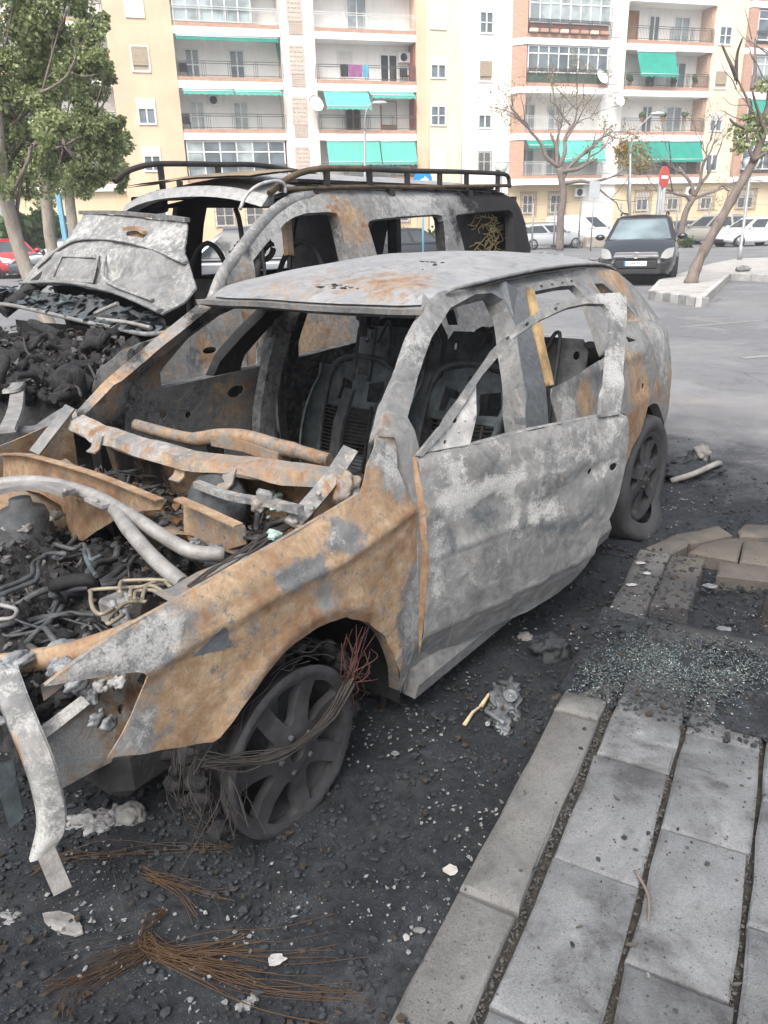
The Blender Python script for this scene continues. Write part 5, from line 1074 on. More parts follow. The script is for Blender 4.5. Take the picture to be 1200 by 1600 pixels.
mb = MB()                                                    # return flange at the hinge edge, rusty
F1 = [np.array(fd(.004, door_dent)(*q)) for q in TD([(653, 714), (658, 758), (664, 805), (667, 875), (664, 930), (660, 1007), (661, 1047)])]; F1 = cr(F1, 4)
mb.grid([F1, [p + (.010, -.012, 0) for p in F1], [p + (.012, -.07, 0) for p in F1]]); mb.build('hinge_flange', M_METAL, door, wearf((.95, -.1, 0, .15)))
F2 = [np.array(fd(.004, door_dent)(*q)) for q in OUT_D[6:16]]; F2 = cr(F2, 3); mb = MB(); mb.grid([F2, [p + (-.006, -.01, 0) for p in F2], [p + (.0, -.06, 0) for p in F2]]); mb.build('shut_flange', M_METAL, door, wearf((.1, .4, .1, .1)))
F3 = [np.array(fd(.0, door_dent)(*q)) for q in OUT_D[0:7]]; F3 = cr(F3, 4); mb = MB(); mb.grid([F3, [p + (.002, -.012, .004) for p in F3], [p + (.004, -.03, .0) for p in F3], [p + (.004, -.032, -.05) for p in F3]]); mb.build('waist_rail', M_METAL, door, wearf((.1, .35, .3, .15)))
mb = MB(); IN = [(p[0], p[1]) for p in OUT_D]; cx = np.mean([p[0] for p in IN]); cz = np.mean([p[1] for p in IN])
IN = [(cx + (p[0] - cx) * .96, cz + (p[1] - cz) * .95) for p in IN]
panel(mb, IN, [[(-.9, .42), (-1.05, .4), (-1.1, .62), (-.95, .66)], [(-1.25, .4), (-1.42, .45), (-1.42, .62), (-1.22, .66)]], fd(-.07), .003, .05, 0, True); mb.build('inner_skin', M_METAL, door, wearf((.2, 0, .2, .6)))
FO_ = TD([(652, 712), (697, 649), (732, 600), (769, 546), (807, 507), (853, 479), (900, 464.5), (930, 459), (973, 456.5), (978, 462), (979, 491), (977, 541), (973, 583), (968, 647)])
FI_ = TD([(937, 652), (941, 615), (949.5, 550), (953.5, 505), (951, 486), (942, 475), (917, 474), (887, 480), (843, 500), (800, 529), (783, 551), (753, 586), (746, 597), (660, 713)])
mb = MB(); panel(mb, FO_ + FI_, [[(p[0] + dx, p[1] + dz) for dx, dz in ((-.018, .004), (-.018, -.005), (.018, -.014), (.018, -.006))] for p in TD([(790, 527), (820, 505), (866, 481)])], fd(.002, lambda x, z: .002 * FB((x, 0, z), 9, 3, 2)), .016, .016, 0, True)
mb.build('window_frame', M_METAL, door, wearf((.05, .35, .15, -.1), D3((960, 580), (-.05, .3, .1, -.1), .12), D3((700, 648), (.2, 0, .3, 0), .1), D3((955, 470), (0, .4, 0, 0), .08)))
SA = TD([(656, 711), (748, 596), (739, 695)])
mb = MB(); panel(mb, SA, [rect_hole(dd((712, 653)), .016, .016), rect_hole(dd((700, 692)), .007, .007), rect_hole(dd((694, 678)), .005, .005)], fd(-.012), .006, .016, 0, True)
for q in ((725, 637), (722, 642), (730, 657), (700, 677), (705, 663), (735, 625), (720, 675), (690, 690)): p = fd(-.010)(*dd(q)); mb.blob(p, .004, 1, 0, 1, 0)
mb.build('mirror_plate', M_PALEWH, door)
# ---- rear left door
OUT_R = [(-1.565, .93), (-1.8, .945), (-2.13, .968), (-2.4, .985), (-2.57, .985), (-2.55, .93), (-2.535, .86), (-2.56, .79), (-2.575, .73), (-2.53, .64), (-2.47, .575), (-2.36, .52), (-2.27, .43), (-2.235, .34), (-2.22, .24), (-1.9, .215), (-1.545, .22), (-1.545, .5), (-1.575, .72), (-1.59, .80)]
mb = MB(); panel(mb, OUT_R, [rect_hole((-2.40, .755), .010, .016), rect_hole((-2.50, .78), .012, .016)], fl(1, .010, lambda x, z: .006 * FB((x, 0, z), 4, 6, 4) + .012 * math.exp(-((z - .93) / .02) ** 2) - .014 * math.exp(-(((x + 2.45) / .07) ** 2 + ((z - .77) / .04) ** 2))), .006, .024, .003, True)
rdoor = mb.build('rear_door', M_METAL, car, wearf((.2, .3, .1, -.1), ((-1.85, .86, .85), .13, (.55, -.1, 0, .05)), ((-1.68, .86, .82), .09, (-.2, .45, 0, 0)), ((-2.4, .86, .88), .13, (.3, 0, .3, 0)), ((-2.48, .88, .7), .2, (.6, -.1, 0, .15)), ((-2.35, .88, .5), .15, (.5, -.2, 0, .35)), ((-2.1, .86, .95), .2, (-.1, .2, .3, 0))))  # trailing edge: rust, plus soot painting shade behind the open door
mb = MB(); panel(mb, [(-1.835, 1.272), (-2.05, 1.278), (-2.3, 1.272), (-2.375, 1.235), (-2.42, 1.12), (-2.44, .985), (-2.14, .975), (-2.17, 1.03), (-2.235, 1.15), (-2.25, 1.215), (-2.23, 1.243), (-2.1, 1.248), (-1.86, 1.245)], [[(x, 1.255), (x - .025, 1.255), (x - .025, 1.263), (x, 1.263)] for x in (-1.93, -2.03, -2.13, -2.22)], fl(1, .004), .03, .02, 0, True); mb.build('window_frame', M_METAL, rdoor, wearf((.1, .15, .3, .15)))
mb = MB(); SP = [(-1.828, 1.262), (-1.850, 1.25), (-1.775, 1.17), (-1.695, 1.08), (-1.615, .965), (-1.602, .938), (-1.572, .938), (-1.58, .965), (-1.665, 1.09), (-1.748, 1.18)]
panel(mb, SP, [], fl(1, .012), .03, .02, .002, True); mb.build('seal_strip', mat('scorched_tan_strip', (.40, .29, .15), .85, 0, .3, 12, .6, 60, .2, (.20, .14, .075)), rdoor)
# ---- right doors, seen from inside
def inner_door(name, outl, win, holes, wf):
    mb = MB(); panel(mb, outl, [win] + holes, fl(-1, -.06), .006, .03, 0, False)
    o = mb.build(name, M_METAL, car, wf); mb = MB(); panel(mb, outl, [win], fl(-1, .0), .005, .05, 0, False); mb.build('outer_skin', M_METAL, o, wearf((.3, 0, .1, .4)))
    mb = MB(); L = [np.array((p[0], -(S(*p) - .06), p[1])) for p in resamp(win, .06)]; L.append(L[0]); mb.grid([L, [p + (0, -.06, 0) for p in L]]); mb.build('window_channel', M_METAL, o, wearf((.3, 0, .1, .55))); return o
WIN_RF = [(-1.07, .855), (-1.06, .93), (-1.16, 1.07), (-1.3, 1.16), (-1.46, 1.205), (-1.62, 1.215), (-1.66, 1.17), (-1.70, 1.0), (-1.71, .862)]
WIN_RR = [(-1.96, .865), (-1.93, 1.0), (-1.9, 1.17), (-1.95, 1.19), (-2.35, 1.185), (-2.44, 1.12), (-2.53, .98), (-2.56, .89)]
wfi = wearf((.32, -.05, .3, .46), ((-1.5, -.8, .75), .16, (.25, .05, 0, -.2)), ((-1.75, -.8, .8), .08, (.5, .1, 0, -.3)), ((-1.05, -.8, .95), .1, (.4, .2, 0, -.3)))
d1 = inner_door('front_door', [(-.79, .86), (-.95, 1.0), (-1.12, 1.125), (-1.3, 1.23), (-1.5, 1.262), (-1.72, 1.26), (-1.76, 1.15), (-1.79, .9), (-1.79, .3), (-.76, .27)], WIN_RF, [rect_hole((-1.52, .76), .055, .03), rect_hole((-1.08, .73), .022, .02), rect_hole((-1.22, .70), .018, .016), [(-1.18, .38), (-1.42, .38), (-1.42, .56), (-1.36, .60), (-1.2, .58)], rect_hole((-1.6, .5), .03, .05), rect_hole((-.95, .72), .012, .012)], wfi)
d2 = inner_door('rear_door', [(-1.84, 1.255), (-2.3, 1.255), (-2.42, 1.2), (-2.52, 1.1), (-2.6, .98), (-2.58, .75), (-2.4, .55), (-2.25, .3), (-1.87, .3), (-1.87, .9)], WIN_RR, [rect_hole((-2.1, .76), .05, .03), [(-1.98, .42), (-2.16, .42), (-2.18, .6), (-2.0, .62)]], wearf((.05, -.1, .45, .62)))
mb = MB(); mb.beam([onY(p, -.72) for p in ((458, 466), (440, 510), (424, 570), (412, 640), (410, 720))], [(-.047, -.03), (.047, -.03), (.052, .03), (-.052, .03)], up=(0, 1, 0)); mb.build('b_pillar', M_METAL, car, wearf((.1, 0, .45, .5), ((-1.75, -.75, .9), .1, (.3, 0, 0, -.1))))
# ---- roof
def roof_z(x, y):
    e = ip(x, [-3.05, -2.8, -2.4, -2.0, -1.6, -1.3, -1.15], [1.255, 1.285, 1.310, 1.314, 1.305, 1.285, 1.27]); c = ip(x, [-3.05, -2.7, -2.0, -1.6, -1.3, -1.14], [.055, .07, .075, .055, .02, -.005])
    yy = min(1, abs(y) / .6); return e + c * (1 - yy ** 2.4) + .004 * FB((x, y, 0), 3, 9, 3) - .02 * max(0, (x + 1.30) / .13) ** 2
def roof_hw(x): return ip(x, [-3.05, -2.8, -2.0, -1.5, -1.3, -1.16], [.52, .555, .585, .585, .572, .545])
mb = MB(); rows = []
for i in range(54):
    x = -1.165 - 1.86 * i / 53
    fr = .045 * (1 if False else 0); hw = roof_hw(x); rows.append([(x + (.03 * (1 - (k / 20 - 1) ** 2) - .05 * abs(k / 20 - 1) ** 8) * max(0, 1 - i / 8), hw * (k / 20 - 1), roof_z(x, hw * (k / 20 - 1))) for k in range(41)])
mb.grid(rows); mb.grid([[(p[0], p[1], p[2] - .012) for p in r] for r in rows[::-1]])
roof = mb.build('roof', M_ROOF, car, wearf((.16, .05, .15, -.2), ((-1.3, -.1, 1.3), .3, (.35, .0, .25, .1)), ((-1.3, .35, 1.3), .2, (.3, 0, .1, .1)), ((-1.45, .25, 1.33), .12, (.2, .1, .1, .1)), ((-1.25, .4, 1.3), .2, (.2, .1, .1, .1)), ((-1.7, 0, 1.37), .35, (-.1, .25, .1, 0)), ((-2.5, .2, 1.37), .5, (0, .3, 0, 0)), ((-1.5, -.1, 1.34), .1, (.1, 0, 0, .5)), ((-1.55, .1, 1.34), .06, (.2, 0, 0, .6))))
mb = MB(); hd = [(-1.155 + .03 * (1 - (k / 10 - 1) ** 2), .575 * (k / 10 - 1), roof_z(-1.165, .575 * (k / 10 - 1)) - .012) for k in range(21)]
mb.beam(hd, [(-.06, -.035), (.010, -.016), (.014, .003), (-.06, .0)]); mb.build('windscreen_header', M_METAL, roof, wearf((.35, .2, .25, .15)))
mb = MB()
for s_ in (1,): mb.tube(cr([(-1.27, s_ * .585, 1.285), (-1.4, s_ * .592, 1.300), (-2.0, s_ * .595, 1.325), (-2.6, s_ * .575, 1.312), (-2.95, s_ * .53, 1.262)], 6), .0065, 7)
mb.build('roof_seam', M_METAL, roof, wearf((.1, .35, .1, .15)))
mb = MB(); mb.beam([(-2.98, -.5, 1.25), (-2.99, 0, 1.30), (-2.98, .5, 1.25)], [(-.05, -.05), (.05, -.05), (.05, .01), (-.05, .01)]); mb.build('tailgate_header', M_METAL, roof, wearf((.2, .1, .1, .4)))
# melted lumps of trim on the roof rail
def scrap(name, px, z, r, mtr, par=car, n=10, sq=.35, seed=1, elong=1.0):
    random.seed(seed); mb = MB()
    P = [onZ(p, z) for p in px]
    for i in range(n):
        t = random.random() * (len(P) - 1); j = min(int(t), len(P) - 2) if len(P) > 1 else 0; c = P[j] + (P[j + 1] - P[j]) * (t - j) if len(P) > 1 else P[0]
        e = random.uniform(.6, 1.7); mb.blob(c + np.array([random.gauss(0, r * .45), random.gauss(0, r * .45), random.uniform(0, r * .3)]), r * random.uniform(.25, .85), 2, .5, 1.7, seed * 7 + i, (e, 1 / e, sq))
    return tag(mb.build(name, mtr, par), kind='stuff')
scrap('melted_trim', [(690, 427), (730, 416), (762, 404), (775, 408)], 1.325, .028, M_MELT, roof, 22, .6, 3); scrap('melted_trim', [(838, 396), (862, 398), (880, 402)], 1.335, .022, M_MELT, roof, 12, .5, 4)
scrap('charred_flakes', [(520, 445), (560, 452), (490, 449)], 1.318, .012, M_SOOT, roof, 14, .3, 5); scrap('charred_flakes', [(655, 424), (690, 410), (640, 408)], 1.37, .010, M_SOOT, roof, 10, .3, 6)
mb = MB(); q = [onZ(p, 1.36) for p in ((366, 446), (378, 425), (430, 415), (492, 408))]; q = cr(q, 4)
# ---- screen base, firewall, dash beam
mb = MB(); cw = [(-.565, -.66, .842), (-.50, -.38, .848), (-.46, 0, .852), (-.49, .36, .85), (-.565, .66, .852)]; cw = [p + (.004 * FB(p, 6, 2), 0, .010 * FB(p, 5, 8, 3)) for p in cr(cw, 8)]
mb.beam(cw, lambda t: [(-.028, .003 * math.sin(t * 17)), (.026 + .006 * math.sin(t * 23), -.010), (.040 + .006 * math.sin(t * 31), -.044 + .006 * math.sin(t * 19)), (.032, -.050), (.018, -.024), (-.026, -.016)]); cowl = mb.build('scuttle_panel', M_METAL, car, wearf((.48, .25, .15, .15), ((-.52, -.5, .85), .2, (.1, .5, 0, -.1)), ((-.5, .3, .85), .2, (.15, 0, .25, .2)), ((-.47, 0, .85), .2, (0, .25, 0, 0))))
mb = MB(); mb.grid([[(p[0] - .03, p[1], p[2] - .03) for p in cw], [(p[0] - .10, p[1], p[2] - .10) for p in cw], [(p[0] - .12, p[1], .62) for p in cw], [(p[0] - .14, p[1], .4) for p in cw], [(-.72, p[1], .2) for p in cw]]); mb.build('firewall', M_METAL, car, wearf((.75, -.1, .1, .38), ((-.6, -.4, .7), .25, (.1, 0, .2, .35)), ((-.6, .3, .65), .3, (.2, 0, 0, .1))))
for px, nm in (((283, 728), 'a'), ((358, 738), 'b'), ((152, 686), 'c')):
    mb = MB(); p = onX(px, -.45); w_ = .024 if nm != 'a' else .026
    mb.beam([p + (-.01, 0, .012), p + (.0, 0, -.005), p + (.012, 0, -.03), p + (.035, 0, -.042)], [(-w_, -.003), (w_, -.003), (w_, .003), (-w_, .003)], up=(1, 0, .3)); mb.build('bracket', M_METAL, cowl, wearf((.55, .35, 0, -.05)))
mb = MB(); DB = [onP(p, (-.80, 0, .8), (1, 0, 0)) for p in ((212, 664), (240, 672), (300, 686), (340, 682), (385, 684), (430, 697), (470, 707), (515, 720))]; mb.tube(cr(DB, 4), [.026 if 8 < i < 24 else .022 for i in range(29)], 10, True, (1.0, 1.15)); mb.build('dash_beam', M_METAL, car, wearf((.6, .1, .1, .42)))
mb = MB(); a = onX((345, 684), -.82); b_ = onX((450, 712), -.82); mb.beam([a, (a + b_) / 2 + (0, 0, .012), b_], [(-.05, -.02), (.05, -.02), (.05, .02), (-.05, .02)]); mb.build('column_bracket', M_METAL, car, wearf((.6, .1, .1, .3)))
# cowl plenum front panel, in two broken pieces
def plate_px(name, px, x0, nrm, th, par, wf, m=M_METAL, step=.03, holes=()):
    q = [onP(p, (x0, 0, .7), nrm) for p in px]; n = np.array(nrm, float); n /= np.linalg.norm(n); e1 = np.cross((0, 0, 1), n); e1 /= np.linalg.norm(e1); e2 = np.cross(n, e1); o_ = q[0]
    P2 = [((v - o_) @ e1, (v - o_) @ e2) for v in q]; H2 = [[(((onP(p, (x0, 0, .7), nrm)) - o_) @ e1, ((onP(p, (x0, 0, .7), nrm)) - o_) @ e2) for p in h] for h in holes]
    mb = MB(); panel(mb, P2, H2, lambda a, b: o_ + e1 * a + e2 * b + n * .004 * FB((a, b, 0), 7, 3, 3), th, step, .002); return mb.build(name, m, par, wf)
plm = plate_px('plenum_panel', [(5, 712), (50, 713), (125, 733), (175, 750), (257, 783), (252, 796), (200, 800), (150, 830), (130, 845), (112, 838), (95, 790), (60, 770), (6, 760)], -.30, (1, 0, .0), .006, car, wearf((.9, .0, 0, -.05), ((-.3, -.3, .65), .2, (-.1, 0, .1, .45)), ((-.3, 0, .7), .12, (-.2, 0, .3, .3))))
mb = MB(); TP = [onX(p, -.30) for p in ((5, 710), (50, 711), (125, 731), (175, 748), (257, 781))]; TP = cr(TP, 4); mb.beam(TP, [(-.0, .0), (.03, .003), (.03, .008), (.0, .005)]); mb.build('plenum_lip', M_METAL, plm, wearf((1.0, .05, 0, -.2)))
pl2 = plate_px('plenum_panel', [(286, 782), (380, 824), (384, 850), (345, 862), (300, 852), (288, 830)], -.29, (1, .1, 0), .006, car, wearf((.6, .35, 0, -.1)))
mb = MB(); TP = [onX(p, -.30) for p in ((286, 778), (330, 797), (380, 820))]; mb.beam(TP, [(-.0, .0), (.034, .002), (.034, .008), (.0, .005)]); mb.build('plenum_lip', M_METAL, pl2, wearf((1.0, .1, 0, -.3)))
mb = MB(); c0 = onX((338, 790), -.44); mb.lathe([(.0, .06), (.05, .058), (.1, .035), (.118, .0), (.112, -.02), (.09, -.06), (0, -.06)], 26, Matrix.Translation(tuple(c0)) @ Matrix.Rotation(math.radians(70), 4, 'Y')); mb.build('brake_servo', M_DARKSTEEL, car)
# aluminium strut brace
mb = MB(); B1 = [onP(p, (0, 0, .735), (0, 0, 1)) for p in ((-60, 765), (-10, 757), (40, 752), (90, 757), (150, 776))] + [onZ((205, 806), .725), onZ((255, 838), .70), onZ((300, 862), .68), onZ((350, 866), .665)]; B1 = cr(B1, 5)
mb.tube(B1, .021, 12, True, (1, 1.0)); brace = mb.build('strut_brace', M_SILVER, car)
mb = MB(); B2 = [onZ((148, 782), .725), onZ((178, 795), .725), onZ((200, 826), .715), onZ((240, 872), .69), onZ((286, 912), .66)]; mb.tube(cr(B2, 6), .021, 12, True); mb.build('brace_leg', M_SILVER, brace)
mb = MB(); B3 = [onZ((-20, 772), .75), onZ((30, 762), .755), onZ((75, 762), .752), onZ((108, 772), .748)]; mb.beam(cr(B3, 5), [(-.024, -.004), (.024, -.004), (.024, .012), (-.024, .012)]); mb.blob(onZ((102, 767), .765), .008, 1, 0, 1, 0); mb.build('brace_bracket', M_SILVER, brace)
mb = MB(); mb.beam([onZ((144, 778), .74), onZ((172, 790), .74)], [(-.026, -.004), (.026, -.004), (.026, .006), (-.026, .006)]); mb.blob(onZ((151, 783), .75), .008, 1, 0, 1, 0); mb.build('brace_bracket', M_SILVER, brace)
# bonnet hinge arms and other bits of the bay
def strip(name, pts, wd, th, m, par=car, wf=None, up=(0, 0, 1)):
    mb = MB(); mb.beam(cr(pts, 4), [(-wd, -th), (wd, -th), (wd, th), (-wd, th)], up=up); return mb.build(name, m, par, wf)
ha = strip('hinge_arm', [onY((548, 702), .66), onY((520, 745), .67), onY((490, 782), .68), onY((456, 820), .69)], .024, .006, M_METAL, wf=wearf((.45, .45, 0, 0)), up=(.3, .5, 1))
mb = MB(); [mb.blob(onY(p, .70), .009, 1, 0, 1, 0) for p in ((498, 771), (462, 815), (487, 795))]; tag(mb.build('hinge_bolt', M_SILVER, ha), kind='stuff')
strip('hinge_arm', [onY((110, 636), -.66), onY((85, 668), -.66), onY((54, 708), -.66)], .022, .005, M_METAL, wf=wearf((.25, .25, .1, .1)), up=(.3, .5, 1))
mb = MB(); p = onY((545, 770), .72); mb.blob(p, .05, 3, .35, 2.5, 3, (.8, .8, 1.2)); mb.build('wing_mount', M_METAL, car, wearf((.6, .35, .1, .1)))
strip('wiper_linkage', [onX((307, 756), -.38), onX((360, 775), -.37), onX((420, 785), -.36), onX((470, 797), -.35)], .012, .010, M_METAL, wf=wearf((.4, .45, 0, 0)))
mb = MB(); p = onX((415, 772), -.36); mb.bbox(p + (-.012, -.035, -.03), p + (.012, .025, .012), .01); mb.blob(p + (.01, -.02, -.035), .02, 2, .5, 2, 1); mb.build('wiper_motor', M_METAL, car, wearf((.35, .3, 0, .3)))
scrap('glass_clinker', [(425, 775), (440, 782), (410, 838), (425, 835)], .72, .022, mat('melted_glass_green', (.22, .34, .31), .35, 0, .4, 20, .4, 60, .5, (.38, .45, .42)), car, 9, .7, 8)
# wing apron / inner wheel box on the left, dark with tan scale
mb = MB(); rows = []
for i in range(16):
    x = .06 - .68 * i / 15; rows.append([(x, .70, .70 + .02 * FB((x, 0, 0), 5, 2)), (x, .62, .69 + .03 * FB((x, 1, 0), 5, 2)), (x, .56, .64), (x, .52, .50), (x, .52, .30)])
mb.grid(rows); mb.build('inner_wing', M_METAL, car, wearf((.45, .2, .1, .4)))
mb = MB()                                                    # left wheel arch liner
rows = []
for i in range(17):
    a = math.radians(42 + 150 * i / 16); rows.append([(-.22 + .40 * math.cos(a), y, .18 + .37 * math.sin(a)) for y in (.84, .7, .5)])
mb.grid(rows); mb.build('wheel_arch', M_METAL, car, wearf((.35, -.2, .1, .8)))
# frame rail and crash box end, bumper bracket
plate_px_y = lambda name, px, y0, th, wf, par=car, holes=(): None
def plateY(name, px, y0, th, wf, par=car, holes=(), m=M_METAL):
    q = [onY(p, y0) for p in px]; P2 = [(v[0], v[2]) for v in q]; H2 = [[(onY(p, y0)[0], onY(p, y0)[2]) for p in h] for h in holes]
    mb = MB(); panel(mb, P2, H2, lambda a, b: (a, y0 + .004 * FB((a, b, 0), 6, 4, 3), b), th, .03, .002, True); return mb.build(name, m, par, wf)
rail = plateY('frame_rail', [(48, 1168), (135, 1095), (200, 1040), (236, 1040), (236, 1100), (205, 1160), (172, 1192), (72, 1246), (66, 1220)], .52, .06, wearf((.6, .75, -.2, -.4), ((.3, .52, .35), .1, (-.3, .4, 0, -.1))), holes=[[(190 + 6 * math.cos(a), 1108 + 9 * math.sin(a)) for a in np.linspace(0, 6.28, 9)[:-1]]])
strip('rail_flange', [onY((46, 1164), .53) + (0, 0, .002), onY((90, 1128), .53), onY((134, 1094), .53)], .016, .003, M_METAL, wf=wearf((0, .6, .1, 0)), up=(0, .5, 1))
BB1 = [onY((-12, 1040), .40), onY((4, 1085), .47), onY((22, 1130), .53), onY((45, 1185), .58), onY((62, 1240), .60), onY((68, 1290), .61), onY((55, 1338), .61)]
mb = MB(); rows = []
for i, p in enumerate(cr(BB1, 5)):
    t = i / 30; wd = .066 - .02 * t - (.02 * max(0, (t - .9) / .1)); rows.append([p + (-.012, -wd * .5, 0), p + (.012, -wd * .2, 0), p + (.016, wd * .3, 0.0), p + (.0, wd * .65, 0), p + (-.03, wd * .75, 0)])
mb.grid(rows); mb.grid([[q + (-.006, -.004, 0) for q in r][::-1] for r in rows]); bmp = mb.build('bumper_bracket', M_METAL, car, wearf((.2, .45, .05, -.1), ((.42, .55, .45), .06, (.4, 0, 0, 0)), ((.45, .6, .2), .1, (.2, .4, 0, 0))))
mb = MB(); q = [onY(p, .57) + (.02, 0, 0) for p in ((0, 1192), (34, 1180), (50, 1270), (28, 1286), (8, 1215))]; mb.poly(q); mb.poly([v + (-.004, -.004, 0) for v in q][::-1]); mb.build('bracket_plate', M_BLUESTEEL, bmp)
q = [onY((66, 1315), .62), onY((80, 1350), .64), onY((98, 1392), .66)]; strip('hanging_strap', q, .020, .003, M_SILVER, par=bmp, up=(.4, 1, .0))
# lower radiator beam with melted aluminium drips
mb = MB(); LB = [onZ((-60, 1046), .50), onZ((0, 1040), .515), onZ((60, 1031), .53), onZ((110, 1022), .55), onZ((180, 1000), .60), onZ((215, 985), .63)]; mb.tube(cr(LB, 5), .024, 10, True, (1, 1.25)); lbm = mb.build('radiator_beam', M_METAL, car, wearf((1.0, .1, 0, -.1)))
scrap('melted_drips', [(20, 1038), (45, 1035)], .545, .034, M_MELT, lbm, 9, .6, 11); scrap('melted_drips', [(88, 1020), (100, 1045), (112, 1075)], .53, .030, M_MELT, lbm, 14, 1.0, 12)
scrap('melted_drips', [(140, 1075), (150, 1110), (165, 1130)], .45, .02, M_MELT, rail, 10, 1.2, 13); scrap('melted_drips', [(155, 1075), (190, 1065)], .47, .02, M_PALEWH, rail, 10, 1.0, 14); scrap('melted_drips', [(30, 1115), (55, 1125)], .40, .03, M_MELT, rail, 9, .9, 15)
# the engine: charred mass, then what sticks out of it
mb = MB(); rows = []
for i in range(110):
    x = .40 - .86 * i / 109; r = []
    for k in range(140):
        y = -.78 + 1.26 * k / 139; p = (x, y, 0); z = .43 + .11 * FB(p, 4.5, 5, 4) + .05 * abs(FB(p, 13, 8, 3)) + .022 * abs(FB(p, 38, 3, 3)) - .12 * max(0, (x - .25) / .25) - .07 * max(0, (y - .35) / .2)
        z += .10 * math.exp(-(((x + .02) / .16) ** 2 + ((y + .3) / .22) ** 2))
        r.append((x, y, z))
    rows.append(r)
mb.grid(rows); eng = mb.build('engine', M_CHAR, car)
random.seed(33); mb = MB()
for i in range(150):
    x = random.uniform(-.3, .42); y = random.uniform(-.75, .5); mb.blob((x, y, .44 + .09 * FB((x, y, 0), 4.5, 5, 4)), random.uniform(.015, .05), 2, .8, 2.5, i, (1, 1, .7))
tag(mb.build('charred_lumps', M_CHAR, eng), kind='stuff')
mb = MB()
for i in range(46):
    x, y = random.uniform(-.3, .34), random.uniform(-.72, .44); a = random.uniform(0, 6.28); L = random.uniform(.1, .38); z = .455 + .10 * FB((x, y, 0), 4.5, 5, 4)
    P = cr([np.array([x + L * (t - .5) * math.cos(a) + random.gauss(0, .03), y + L * (t - .5) * math.sin(a) + random.gauss(0, .03), z + random.uniform(0, .06)]) for t in np.linspace(0, 1, 5)], 4); r0 = random.choice((.004, .006, .010, .016)); mb.tube(P, [r0 * (.85 + .3 * N3(q, 12, i)) for q in P], 7)
tag(mb.build('charred_hoses', M_DARKSTEEL, eng), kind='stuff')
def pipes(name, L, r, m, par=eng, n=8):
    mb = MB()
    for P in L: mb.tube(cr(P, 4), r, n)
    return mb.build(name, m, par)
PZ = lambda pts, z: [onZ(p, z) for p in pts]
pipes('fuel_pipe', [PZ([(0, 930), (30, 918), (58, 905), (60, 878), (78, 865), (105, 866)], .60), PZ([(0, 920), (28, 910), (50, 898), (52, 880), (72, 868)], .605), PZ([(85, 850), (115, 858), (130, 850), (135, 862)], .60)], .007, M_DARKSTEEL)
pipes('hose', [[onZ(p, z) for p, z in (((82, 916), .56), ((110, 908), .58), ((140, 907), .585), ((148, 918), .55))]], .020, M_METAL)
pipes('bent_tube', [PZ([(0, 945), (25, 952), (20, 965), (-5, 968)], .56)], .006, M_SILVER)
pipes('bracket_hook', [PZ([(150, 900), (138, 880), (132, 862), (138, 860), (142, 878)], .60), PZ([(142, 876), (158, 868)], .60)], .007, M_BLUESTEEL)
def rubble(name, pts, n, rmin, rmax, mats, par, seed):      # jagged burnt scraps strewn over a part
    random.seed(seed)
    for m in mats:
        mb = MB()
        for i in range(n):
            c = pts(); r = rmin + (rmax - rmin) * random.random() ** 3
            chunk(mb, c, r) if random.random() < .5 else flake(mb, c, r * 1.2, r * .2, .9)
        tag(mb.build(name, m, par), kind='stuff')
def _ep():
    x, y = random.uniform(-.42, .36), random.uniform(-.76, .46); p = (x, y, 0); return (x, y, .44 + .11 * FB(p, 4.5, 5, 4) + .05 * abs(FB(p, 13, 8, 3)) + .01 + .10 * math.exp(-(((x + .02) / .16) ** 2 + ((y + .3) / .22) ** 2)))
M_GREYASH = mat('grey_ash', (.12, .118, .115), .95, 0, .4, 40, 0, 1, .1, (.05, .05, .05)); M_RUSTBIT = mat('rust_scale', (.15, .085, .045), .9, 0, .4, 40, 0, 1, .1, (.07, .045, .03))
rubble('burnt_scraps', _ep, 700, .004, .022, (M_CHAR, M_GREYASH), eng, 51); rubble('rust_scale', _ep, 160, .003, .012, (M_RUSTBIT,), eng, 52)
rubble('burnt_scraps', lambda: (random.uniform(-3.1, -.75), random.uniform(-.72, .72), .235), 500, .006, .03, (M_CHAR, M_GREYASH), car, 53)
mb = MB(); mb.grid([[(x, y, .61 + .05 * (x + .7) + .03 * FB((x, y, 0), 7, 2, 4)) for y in np.linspace(-.64, .68, 40)] for x in np.linspace(-.66, -.31, 14)]); tray = mb.build('scuttle_tray', M_METAL, car, wearf((.55, -.1, .1, .5)))
_tp = lambda: (lambda x, y: (x, y, .625 + .05 * (x + .7) + .03 * FB((x, y, 0), 7, 2, 4)))(random.uniform(-.64, -.33), random.uniform(-.62, .66))
rubble('burnt_scraps', _tp, 240, .005, .026, (M_CHAR, M_GREYASH, M_RUSTBIT), tray, 56)
random.seed(57); mb = MB()
for i in range(26):
    c = np.array(_tp()) + (0, 0, .02); a = random.uniform(0, 6.28); L = random.uniform(.06, .25); mb.tube(cr([c + (L * (t - .5) * math.cos(a) + random.gauss(0, .015), L * (t - .5) * math.sin(a) + random.gauss(0, .015), random.uniform(0, .03)) for t in np.linspace(0, 1, 4)], 4), random.choice((.002, .003, .006, .009)), 6)
tag(mb.build('burnt_wiring', M_DARKSTEEL, tray), kind='stuff')
